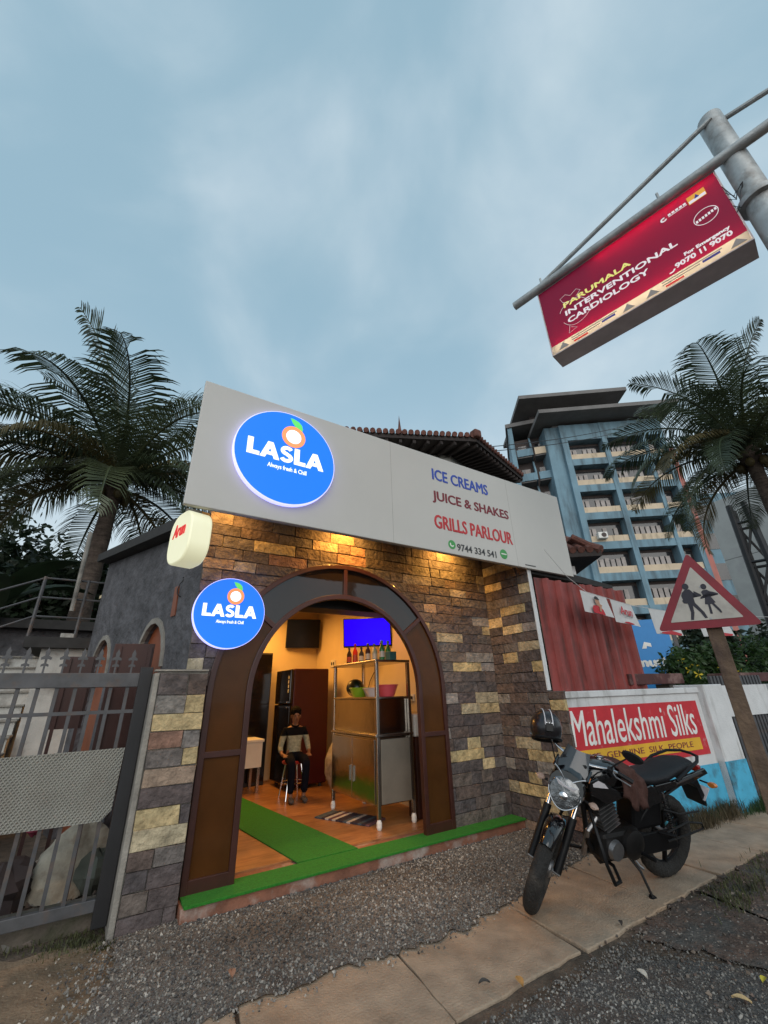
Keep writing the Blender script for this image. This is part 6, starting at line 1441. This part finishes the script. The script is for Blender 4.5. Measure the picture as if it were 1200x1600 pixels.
# broad banana-like leaves at the left edge, lower crown
t = thing('banana_plant', 'broad-leaved banana plant at the left edge below the palm', 'plant', (-1.95, 9.75, 0))
r = random.Random(61)
B().tube([(-1.95, 9.75, 0), (-1.92, 9.75, 1.6), (-1.9, 9.75, 2.9)], [0.13, 0.11, 0.07], 10).build('stem', 'trunk', t, smooth=True)
for k in range(7):
    a = rad(k*51+20); e0 = rad(r.uniform(50, 78)); n = 10; L = r.uniform(1.6, 2.1); P = [Vector((-1.9, 9.75, 2.8))]
    for i in range(n): e = e0-rad(95)*((i+0.5)/n)**1.3; P.append(P[-1]+Vector((math.cos(e)*math.cos(a), math.cos(e)*math.sin(a), math.sin(e)))*(L/n))
    V = []; F = []; sd_ = Vector((-math.sin(a), math.cos(a), 0))
    for i, p in enumerate(P): 
        w = 0.26*math.sin(math.pi*min(1, 0.1+0.9*i/n))**0.6; V += [p-sd_*w-Z3*w*0.35, p, p+sd_*w-Z3*w*0.35]
    for i in range(n):
        for j in range(2): q = i*3+j; F.append((q, q+1, q+4, q+3))
    B().add(V, F).build('leaf', 'leaf_dark', t, smooth=True, fix=False)
# ================================================================== parked motorbike
rearP, frontP = onZ(1040, 1369, 0.02), onZ(842, 1424, 0.02)
hd = (frontP-rearP); hd.z = 0; WB = 1.30; ang = math.atan2(hd.y, hd.x)
LEAN = rad(14)
bike = thing('motorbike', 'black commuter motorbike with brown cloth on its tank, parked on its side stand', 'motorbike', (rearP.x, rearP.y, 0.02), rot=(-LEAN, 0, ang))
# rotation_euler XYZ: lean about the bike's own long axis first, then heading. local: x forward, y left, z up
RW = 0.305
AX = Vector((WB, 0, RW)); st_dir = Vector((-math.sin(rad(26)), 0, math.cos(rad(26)))); st_pt = Vector((0.925, 0, 0.98))
STEER = Matrix.Translation(st_pt) @ Matrix.Rotation(rad(37), 4, st_dir) @ Matrix.Translation(-st_pt)
def bp(b, name, m, front=False, parent=None, **k):
    if name not in ('tyre', 'rim', 'spoke', 'hub', 'brake_disc'): b.v = [Vector((p.x, p.y, p.z if p.z < 0.6 else 0.6+(p.z-0.6)*0.84)) for p in b.v]
    if front: b.xf(STEER)
    return b.build(name, m, parent or bike, local=True, **k)
def wheel(c, R, tw, front):
    w = bpy.data.objects.new('front_wheel' if front else 'rear_wheel', None); col.objects.link(w); w.parent = bike
    c = Vector(c); y = Vector((0, 1, 0))
    b = B(); n, m_ = 56, 14; k = len(b.v)
    for i in range(n):
        a = 2*math.pi*i/n; d = Vector((math.cos(a), 0, math.sin(a)))
        for j in range(m_):
            q = 2*math.pi*j/m_; rr = R-tw+tw*math.cos(q)*1.0; gr = 0.004*(1 if (i % 2) and math.cos(q) > 0.35 else 0)
            b.v.append(c+d*(rr-gr)+y*(tw*0.95*math.sin(q)))
    for i in range(n):
        for j in range(m_): b.f.append((i*m_+j, i*m_+(j+1) % m_, ((i+1) % n)*m_+(j+1) % m_, ((i+1) % n)*m_+j))
    bp(b, 'tyre', 'tyre', front, w, smooth=True)
    bp(B().torus(c, y, R-2*tw+0.008, 0.016, 48, 8), 'rim', 'bike_matte', front, w, smooth=True)
    for k in range(6):
        a = 2*math.pi*k/6+0.3; d = Vector((math.cos(a), 0, math.sin(a))); d2 = Vector((math.cos(a+0.22), 0, math.sin(a+0.22)))
        bp(B().bar(c+d*0.03, c+d2*(R-2*tw+0.005), 0.022, 0.032, up=(0, 1, 0)), 'spoke', 'bike_matte', front, w, bevel=0.004)
    bp(B().lathe([(0.045, -0.06), (0.055, -0.05), (0.055, 0.05), (0.045, 0.06)], c, y, 18), 'hub', 'alu', front, w, smooth=True)
    bp(B().lathe([(0.115, 0), (0.115, 0.004)], c+y*(-0.055 if front else -0.07), y, 28), 'brake_disc', 'alu', front, w)
wheel(AX, RW, 0.054, True); wheel((0, 0, RW), RW, 0.056, False)
# forks, yokes, fender
for s in (-1, 1):
    lo_, hi = AX+Vector((-0.005, s*0.09, 0)), Vector((0.985, s*0.09, 0.93))
    f = bp(B().tube([lo_, lo_.lerp(hi, 0.52)], 0.028, 12), 'fork_leg', 'bike_matte', True, smooth=True)
    bp(B().tube([lo_.lerp(hi, 0.50), hi], 0.0175, 12), 'stanchion', 'chrome', True, f, smooth=True)
bp(B().tube([AX+Vector((0, -0.11, 0)), AX+Vector((0, 0.11, 0))], 0.012, 8), 'axle', 'alu', True)
for zz, xx in ((0.80, 1.03), (0.93, 0.965)): bp(B().box((xx-0.05, -0.115, zz-0.018), (xx+0.05, 0.115, zz+0.018)), 'yoke', 'bike_matte', True, bevel=0.01)
b = B(); rings = []
for i in range(15):
    a = rad(52+i*7.6); d = Vector((math.cos(a), 0, math.sin(a))); w = 0.062*math.sin(math.pi*(0.16+0.68*i/14))**0.5
    o = AX+d*(RW+0.018); rings.append([o+Vector((0, -w, 0))-d*0.035, o+Vector((0, -w*0.8, 0)), o+Vector((0, 0, 0))+d*0.012, o+Vector((0, w*0.8, 0)), o+Vector((0, w, 0))-d*0.035, o+Vector((0, w*0.7, 0))-d*0.006, o+d*0.004, o+Vector((0, -w*0.7, 0))-d*0.006])
bp(b.loft(rings), 'front_fender', 'bike_black', True, smooth=True, sharp=60)
# headlamp cowl, lamp, visor
def ring(cx_, cz_, w, h, n=16, tilt=0.0, pw_=0.8):
    o = []
    for k in range(n):
        a = 2*math.pi*k/n; yv = math.copysign(abs(math.cos(a))**pw_, math.cos(a))*w; zv = math.copysign(abs(math.sin(a))**pw_, math.sin(a))*h
        if zv < 0: yv *= 1-0.45*(-zv/h)**1.5
        o.append(Vector((cx_+tilt*zv, yv, cz_+zv)))
    return o
cw_ = bp(B().loft([ring(1.02, 0.855, 0.085, 0.11), ring(1.10, 0.85, 0.125, 0.15, tilt=-0.2), ring(1.165, 0.84, 0.128, 0.15, tilt=-0.3), ring(1.185, 0.838, 0.12, 0.142, tilt=-0.32)]), 'headlamp_cowl', 'bike_black', True, smooth=True)
hl = bp(B().loft([ring(1.186, 0.822, 0.108, 0.115, tilt=-0.32), ring(1.198, 0.819, 0.10, 0.107, tilt=-0.32), ring(1.203, 0.817, 0.06, 0.065, tilt=-0.32)]), 'headlamp', 'lamp_glass', True, smooth=True)
bp(B().tube([Vector((1.155, yv, 0.915+0.055*abs(yv)/0.1-0.02*math.cos(yv*30))) for yv in np.linspace(-0.11, 0.11, 13)], 0.007, 8), 'chrome_brow', 'chrome', True, hl, smooth=True)
rim_ = ring(1.192, 0.822, 0.110, 0.117, n=32, tilt=-0.32)
bp(B().tube([p for p in rim_ if p.z < 0.86][::1], 0.005, 6), 'lamp_rim', 'chrome', True, hl, smooth=True)
bp(B().lathe([(0.045, 0), (0.03, 0.012), (0.012, 0.016)], (1.196, 0, 0.80), (1, 0, 0.3), 18), 'reflector', 'chrome', True, hl, smooth=True)
bp(B().prism([(-0.05, 0.875), (0.05, 0.875), (0.075, 0.91), (0, 0.885), (-0.075, 0.91)], (1.183, 0, 0), Y3, Z3, X3, 0, 0.012), 'pilot_lamp', 'sticker_white', True, hl)
vs = []
for i in range(6):
    t = i/5; w = 0.115-0.035*t; z = 0.95+0.17*t; x = 1.125-0.135*t
    vs.append([Vector((x-0.035*(k/3)**2 if k > 0 else x-0.035*(abs(k)/3)**2, w*k/3, z)) for k in range(-3, 4)])
V = [p for row in vs for p in row]+[p-Vector((0.005, 0, 0)) for row in vs for p in row]; F = []
for i in range(5):
    for j in range(6): a = i*7+j; F += [(a, a+1, a+8, a+7), (42+a+1, 42+a, 42+a+7, 42+a+8)]
bp(B().add(V, F), 'visor', 'smoke_visor', True, smooth=True)
for s in (-1, 1):
    bp(B().prism([(0.94, 0.83), (1.13, 0.98), (1.09, 0.99), (1.02, 1.02), (0.98, 0.99)], (0, s*0.118, 0), X3, Z3, Y3, -0.008, 0.008), 'cowl_wing', 'bike_black', True, bevel=0.003)
    bp(B().prism([(1.05, 0.92), (1.12, 0.97), (1.06, 0.985)], (0, s*0.128, 0), X3, Z3, Y3, -0.002, 0.002), 'amber_strip', 'amber', True)
    ind = bp(B().tube([(1.08, s*0.11, 0.79), (1.09, s*0.16, 0.79)], 0.010, 8), 'indicator_stalk', 'bike_matte', True, smooth=True)
    bp(B().loft([ring(1.06, 0.79, 0.018, 0.014), ring(1.095, 0.79, 0.036, 0.02), ring(1.12, 0.79, 0.018, 0.010)]).xf(Matrix.Translation((0, s*0.19, 0))), 'indicator', 'clear_lens', True, ind, smooth=True)
bp(B().box((0.955, -0.09, 0.985), (1.045, 0.09, 1.05)), 'instrument_pod', 'bike_matte', True, bevel=0.02)
# handlebar, grips, levers, mirrors
hb = [(0.86, -0.36, 1.03), (0.89, -0.24, 1.055), (0.93, -0.10, 1.02), (0.93, 0.10, 1.02), (0.89, 0.24, 1.055), (0.86, 0.36, 1.03)]
hbar = bp(B().tube(hb, 0.012, 10), 'handlebar', 'chrome', True, smooth=True)
for s in (-1, 1):
    bp(B().tube([(0.883, s*0.27, 1.05), (0.858, s*0.375, 1.027)], 0.018, 12), 'grip', 'bike_matte', True, hbar, smooth=True)
    bp(B().tube([(0.905, s*0.235, 1.05), (0.945, s*0.27, 1.04), (0.925, s*0.37, 1.02)], 0.006, 8), 'lever', 'alu', True, hbar, smooth=True)
    bp(B().box((0.885, s*0.225-0.02, 1.03), (0.93, s*0.225+0.02, 1.075)), 'switchgear', 'bike_matte', True, hbar, bevel=0.008)
    mir = bp(B().tube([(0.905, s*0.22, 1.06), (0.90, s*0.25, 1.12), (0.885, s*0.30, 1.20)], 0.006, 8), 'mirror_stem', 'bike_matte', True, smooth=True)
    if s > 0: bp(B().loft([ring(0.86, 1.235, 0.05, 0.032), ring(0.885, 1.235, 0.072, 0.045), ring(0.90, 1.235, 0.06, 0.036)]).xf(Matrix.Translation((0, s*0.335, 0))), 'mirror', 'bike_matte', True, mir, smooth=True)
# cables
for s in (-1, 1): bp(B().tube([(0.93, s*0.2, 1.05), (1.06, s*0.16, 1.06), (1.06, s*0.1, 0.92), (0.98, s*0.05, 0.80)], 0.005, 6), 'control_cable', 'bike_matte', True, smooth=True)
# tank
def xr(x, zc, w, h, n=18, flat=0.7):
    o = []
    for k in range(n):
        a = 2*math.pi*k/n; o.append(Vector((x, math.copysign(abs(math.cos(a))**flat, math.cos(a))*w, zc+math.copysign(abs(math.sin(a))**0.85, math.sin(a))*h)))
    return o
bp(B().loft([xr(0.42, 0.80, 0.07, 0.05), xr(0.48, 0.825, 0.105, 0.085), xr(0.60, 0.865, 0.14, 0.12), xr(0.72, 0.885, 0.152, 0.13), xr(0.83, 0.88, 0.14, 0.125), xr(0.90, 0.87, 0.10, 0.09), xr(0.935, 0.86, 0.05, 0.05)]), 'fuel_tank', 'bike_black', smooth=True, sharp=70)
for s in (-1, 1):
    bp(B().prism([(0.58, 0.75), (0.80, 0.70), (0.97, 0.80), (0.99, 0.90), (0.9, 0.92), (0.76, 0.83)], (0, s*0.145, 0), X3, Z3, Y3, -0.014, 0.014), 'tank_shroud', 'bike_black', bevel=0.006)
    bp(B().prism([(0.80, 0.83), (0.95, 0.86), (0.955, 0.885), (0.9, 0.905), (0.84, 0.875)], (0, s*0.1605, 0), X3, Z3, Y3, -0.001, 0.001), 'shroud_sticker', 'sticker_white')
    bp(B().prism([(0.16, 0.62), (0.42, 0.58), (0.46, 0.74), (0.30, 0.78), (0.14, 0.72)], (0, s*0.115, 0), X3, Z3, Y3, -0.012, 0.012), 'side_panel', 'bike_black', bevel=0.006)
bp(B().lathe([(0.035, 0), (0.035, 0.012), (0.02, 0.016)], (0.70, 0, 1.012), n=18), 'fuel_cap', 'chrome', smooth=True)
# seat and tail
bp(B().loft([xr(0.48, 0.82, 0.06, 0.03), xr(0.40, 0.815, 0.095, 0.045), xr(0.25, 0.80, 0.125, 0.05), xr(0.10, 0.815, 0.135, 0.055), xr(-0.02, 0.85, 0.13, 0.055), xr(-0.18, 0.875, 0.12, 0.05), xr(-0.30, 0.885, 0.085, 0.035), xr(-0.33, 0.885, 0.04, 0.02)]), 'seat', 'bike_seat', smooth=True, sharp=70)
for s in (-1, 1):
    bp(B().prism([(0.22, 0.70), (0.25, 0.775), (-0.02, 0.795), (-0.38, 0.86), (-0.42, 0.81), (-0.2, 0.75)], (0, s*0.118, 0), X3, Z3, Y3, -0.012, 0.012), 'tail_panel', 'bike_black', bevel=0.006)
    bp(B().prism([(0.0, 0.755), (-0.34, 0.822), (-0.33, 0.838), (0.0, 0.772)], (0, s*0.132, 0), X3, Z3, Y3, -0.0015, 0.0015), 'tail_stripe', 'chrome')
    ind = bp(B().tube([(-0.38, s*0.08, 0.73), (-0.385, s*0.15, 0.73)], 0.009, 8), 'indicator_stalk', 'bike_matte', smooth=True)
    bp(B().loft([ring(-0.36, 0.73, 0.03, 0.022), ring(-0.395, 0.73, 0.032, 0.024), ring(-0.42, 0.73, 0.014, 0.012)]).xf(Matrix.Translation((0, s*0.18, 0))), 'indicator', 'amber', parent=ind, smooth=True)
bp(B().tube([(0.02, 0.15, 0.80), (-0.12, 0.155, 0.885), (-0.28, 0.13, 0.935), (-0.38, 0.07, 0.95), (-0.40, 0, 0.952), (-0.38, -0.07, 0.95), (-0.28, -0.13, 0.935), (-0.12, -0.155, 0.885), (0.02, -0.15, 0.80)], 0.0135, 10), 'grab_rail', 'bike_matte', smooth=True)
bp(B().box((-0.445, -0.06, 0.785), (-0.40, 0.06, 0.85)), 'tail_lamp', 'red_lens', bevel=0.012)
bp(B().prism([(-0.28, 0.70), (-0.36, 0.74), (-0.46, 0.56), (-0.47, 0.49), (-0.43, 0.50), (-0.34, 0.66)], (0, 0, 0), X3, Z3, Y3, -0.075, 0.075), 'rear_fender', 'bike_matte', bevel=0.006)
bp(B().obox((-0.445, 0, 0.60), (0.82, 0, 0.57), (0, 1, 0), (-0.57, 0, 0.82), (-0.012, -0.09, -0.06), (-0.004, 0.09, 0.06)), 'number_plate', 'sticker_white')
bp(B().box((0.12, -0.09, 0.42), (0.44, 0.09, 0.71)), 'air_box', 'bike_matte', bevel=0.03)
bp(B().box((0.72, -0.07, 0.58), (0.86, 0.07, 0.76)), 'carburettor', 'bike_engine', bevel=0.02)
# engine and frame
bp(B().box((0.40, -0.10, 0.26), (0.80, 0.10, 0.46)), 'crankcase', 'bike_engine', bevel=0.035)
bp(B().lathe([(0.105, 0), (0.10, 0.03), (0.06, 0.045)], (0.50, 0.10, 0.36), (0, 1, 0), 20), 'alternator_cover', 'bike_engine', smooth=True)
bp(B().lathe([(0.07, 0), (0.06, 0.03)], (0.68, 0.10, 0.34), (0, 1, 0), 18), 'clutch_cover', 'alu', smooth=True)
cd = Vector((0.35, 0, 0.94)).normalized()
bp(B().obox((0.66, 0, 0.44), (0.94, 0, -0.35), (0, 1, 0), cd, (-0.06, -0.06, 0), (0.06, 0.06, 0.24)), 'cylinder', 'bike_engine', bevel=0.01)
for k in range(7): bp(B().obox((0.66, 0, 0.44), (0.94, 0, -0.35), (0, 1, 0), cd, (-0.085, -0.085, 0.03+k*0.03), (0.085, 0.085, 0.038+k*0.03)), 'cooling_fin', 'alu')
bp(B().tube([(0.95, 0, 0.85), (0.88, 0, 0.60), (0.84, 0, 0.36), (0.72, 0, 0.22), (0.42, 0, 0.22)], 0.019, 10), 'down_tube', 'bike_matte', smooth=True)
bp(B().tube([(0.93, 0, 0.90), (0.70, 0, 0.76), (0.40, 0, 0.73), (-0.30, 0, 0.80)], 0.02, 10), 'top_tube', 'bike_matte', smooth=True)
for s in (-1, 1):
    bp(B().tube([(0.40, s*0.08, 0.40), (0.0, s*0.085, RW)], 0.018, 10), 'swing_arm', 'bike_matte', smooth=True)
    sh_ = bp(B().tube([(0.04, s*0.125, RW+0.03), (0.16, s*0.12, 0.70)], 0.012, 10), 'shock_absorber', 'chrome', smooth=True)
    bp(B().tube([Vector((0.04, s*0.125, RW+0.03)).lerp(Vector((0.16, s*0.12, 0.70)), 0.3+0.6*t/48)+Vector((0.026*math.cos(t*0.9), 0.026*math.sin(t*0.9), 0)) for t in range(49)], 0.005, 5), 'spring', 'bike_matte', parent=sh_, smooth=True)
    bp(B().tube([(0.42, s*0.07, 0.44), (0.30, s*0.09, 0.58), (-0.10, s*0.1, 0.74)], 0.014, 8), 'sub_frame', 'bike_matte', smooth=True)
    bp(B().tube([(0.44, s*0.10, 0.30), (0.44, s*0.24, 0.31)], 0.014, 10), 'foot_peg', 'bike_matte', smooth=True)
    bp(B().tube([(0.20, s*0.11, 0.40), (0.16, s*0.22, 0.42)], 0.013, 10), 'pillion_peg', 'bike_matte', smooth=True)
bp(B().box((-0.02, 0.088, RW-0.05), (0.42, 0.105, RW+0.10)), 'chain_case', 'bike_matte', bevel=0.012)
# saree guard and foot hanger on the near side
bp(B().tube([(0.18, 0.16, 0.42), (-0.05, 0.17, 0.47), (-0.22, 0.17, 0.44), (-0.24, 0.17, 0.40), (-0.05, 0.17, 0.38), (0.18, 0.16, 0.36)], 0.008, 8), 'side_guard', 'bike_engine', smooth=True)
bp(B().tube([(0.20, 0.15, 0.58), (0.02, 0.16, 0.53), (-0.2, 0.165, 0.53)], 0.007, 8), 'side_guard', 'bike_engine', smooth=True)
# exhaust
bp(B().tube([(0.76, 0.03, 0.56), (0.86, 0.02, 0.46), (0.82, -0.06, 0.26), (0.55, -0.12, 0.22), (0.25, -0.135, 0.26)], 0.02, 10), 'exhaust_pipe', 'alu', smooth=True)
bp(B().tube([(0.28, -0.14, 0.255), (0.20, -0.145, 0.27), (-0.28, -0.15, 0.37), (-0.32, -0.15, 0.38)], [0.022, 0.045, 0.05, 0.04], 14), 'muffler', 'bike_matte', smooth=True)
# crash guard
bp(B().tube([(0.86, 0.03, 0.62), (0.93, 0.16, 0.52), (0.93, 0.24, 0.36), (0.86, 0.245, 0.23), (0.78, 0.22, 0.22), (0.70, 0.10, 0.24), (0.70, -0.10, 0.24), (0.78, -0.22, 0.22), (0.86, -0.245, 0.23), (0.93, -0.24, 0.36), (0.93, -0.16, 0.52), (0.86, -0.03, 0.62)], 0.0125, 10), 'crash_guard', 'bike_matte', smooth=True)
bp(B().tube([(0.50, 0.10, 0.27), (0.47, 0.13, 0.22), (0.44, 0.14, 0.20)], 0.010, 8), 'gear_lever', 'alu', smooth=True)
# side stand: foot must reach the ground on the left although the bike leans
ft = Vector((0.46, 0.235, 0.235*math.tan(LEAN)*-1+0.006)); ft.z = math.tan(LEAN)*0.235*1.0
inv = Matrix.Rotation(-LEAN, 4, 'X').inverted()
ftw = inv @ Vector((0.44, 0.215, 0.0))
bp(B().tube([(0.50, 0.08, 0.25), (0.47, 0.14, 0.19), ftw], 0.010, 8), 'side_stand', 'bike_engine', smooth=True)
bp(B().lathe([(0.028, 0), (0.028, 0.006)], ftw, (0, 0.16, 1), 12), 'stand_foot', 'bike_matte')
# brown cloth draped over tank rear and seat
V = []; F = []; nx, ny = 14, 18; r = random.Random(4)
for i in range(nx+1):
    for j in range(ny+1):
        s = j/ny; x = 0.40+0.27*i/nx; arc = -0.14+0.52*s            # distance across: from right of centre over to the left side
        top = 0.885+0.04*math.sin((x-0.4)/0.27*1.5)-(0.0 if x > 0.48 else 0.05); hw = 0.155
        y = arc if arc < hw else hw+0.035*(1-math.exp(-(arc-hw)*9)); z = top-0.9*y*y if arc < hw else top-0.9*hw*hw-(arc-hw)
        fold = 0.011*math.sin(i*1.35+j*0.25)+0.006*math.sin(j*1.1+i*0.7); hem = 0.05*math.sin(i*0.55+0.6) if arc > hw else 0
        V.append(Vector((x+0.035*(s-0.5)*(1 if arc > hw else 0.3)-0.12*max(0, arc-hw), y+(fold if arc > hw else 0), z+(fold*0.5 if arc <= hw else hem*(arc-hw)/0.25))))
for i in range(nx):
    for j in range(ny): a = i*(ny+1)+j; F.append((a, a+1, a+ny+2, a+ny+1))
cl_ = thing('draped_cloth', 'dark brown cloth draped over the motorbike tank and seat', 'cloth', bike.location); cl_.rotation_euler = bike.rotation_euler
o = B().add(V, F).build('fabric', 'cloth', cl_, smooth=True, color=(0.085, 0.045, 0.038), local=True, sharp=80)
md = o.modifiers.new('solid', 'SOLIDIFY'); md.thickness = 0.006

# helmet hung over the right mirror
hm = STEER @ Vector((0.885, -0.32, 1.25)); hw_ = basis(bike) @ hm
hc = onP(853, 1137, hw_, Vector((-hw_.x, -hw_.y, 0)).normalized())
he = thing('helmet', 'dark open-face helmet with two pale stripes hung on the motorbike mirror', 'helmet', hc, rot=(rad(-12), rad(8), math.atan2(-hc.y, -hc.x)+rad(100)))
# local: y back of the head faces the camera side
b = B(); n, m_ = 32, 16; rings = []
for i in range(m_+1):
    p = math.pi*0.70*i/m_; rr = math.sin(p)
    rings.append([Vector((0.122*rr*math.cos(2*math.pi*j/n), 0.145*rr*math.sin(2*math.pi*j/n), 0.135*math.cos(p))) for j in range(n)])
b.loft(rings).build('shell', 'helmet_black', he, local=True, smooth=True)
for s in (-0.028, 0.028):
    q = []
    for k in range(15):
        p = math.pi*(0.0+0.5*k/14); q.append(Vector((s, -0.147*math.sin(p), 0.137*math.cos(p))))
    B().tube(q, 0.0045, 6).build('stripe', 'sticker_white', he, local=True, smooth=True)
B().box((-0.03, -0.152, -0.05), (0.03, -0.138, 0.01)).build('strap_plate', 'bike_matte', he, local=True, bevel=0.006)
for s in (-0.02, 0.0, 0.02): B().blob((s, -0.153, 0.012), (0.006, 0.004, 0.006), 8, 6).build('stud', 'chrome', he, local=True, smooth=True)
B().torus((0, 0, -0.08), Z3, 0.105, 0.014, 32, 8).build('edge_trim', 'bike_matte', he, local=True, smooth=True)
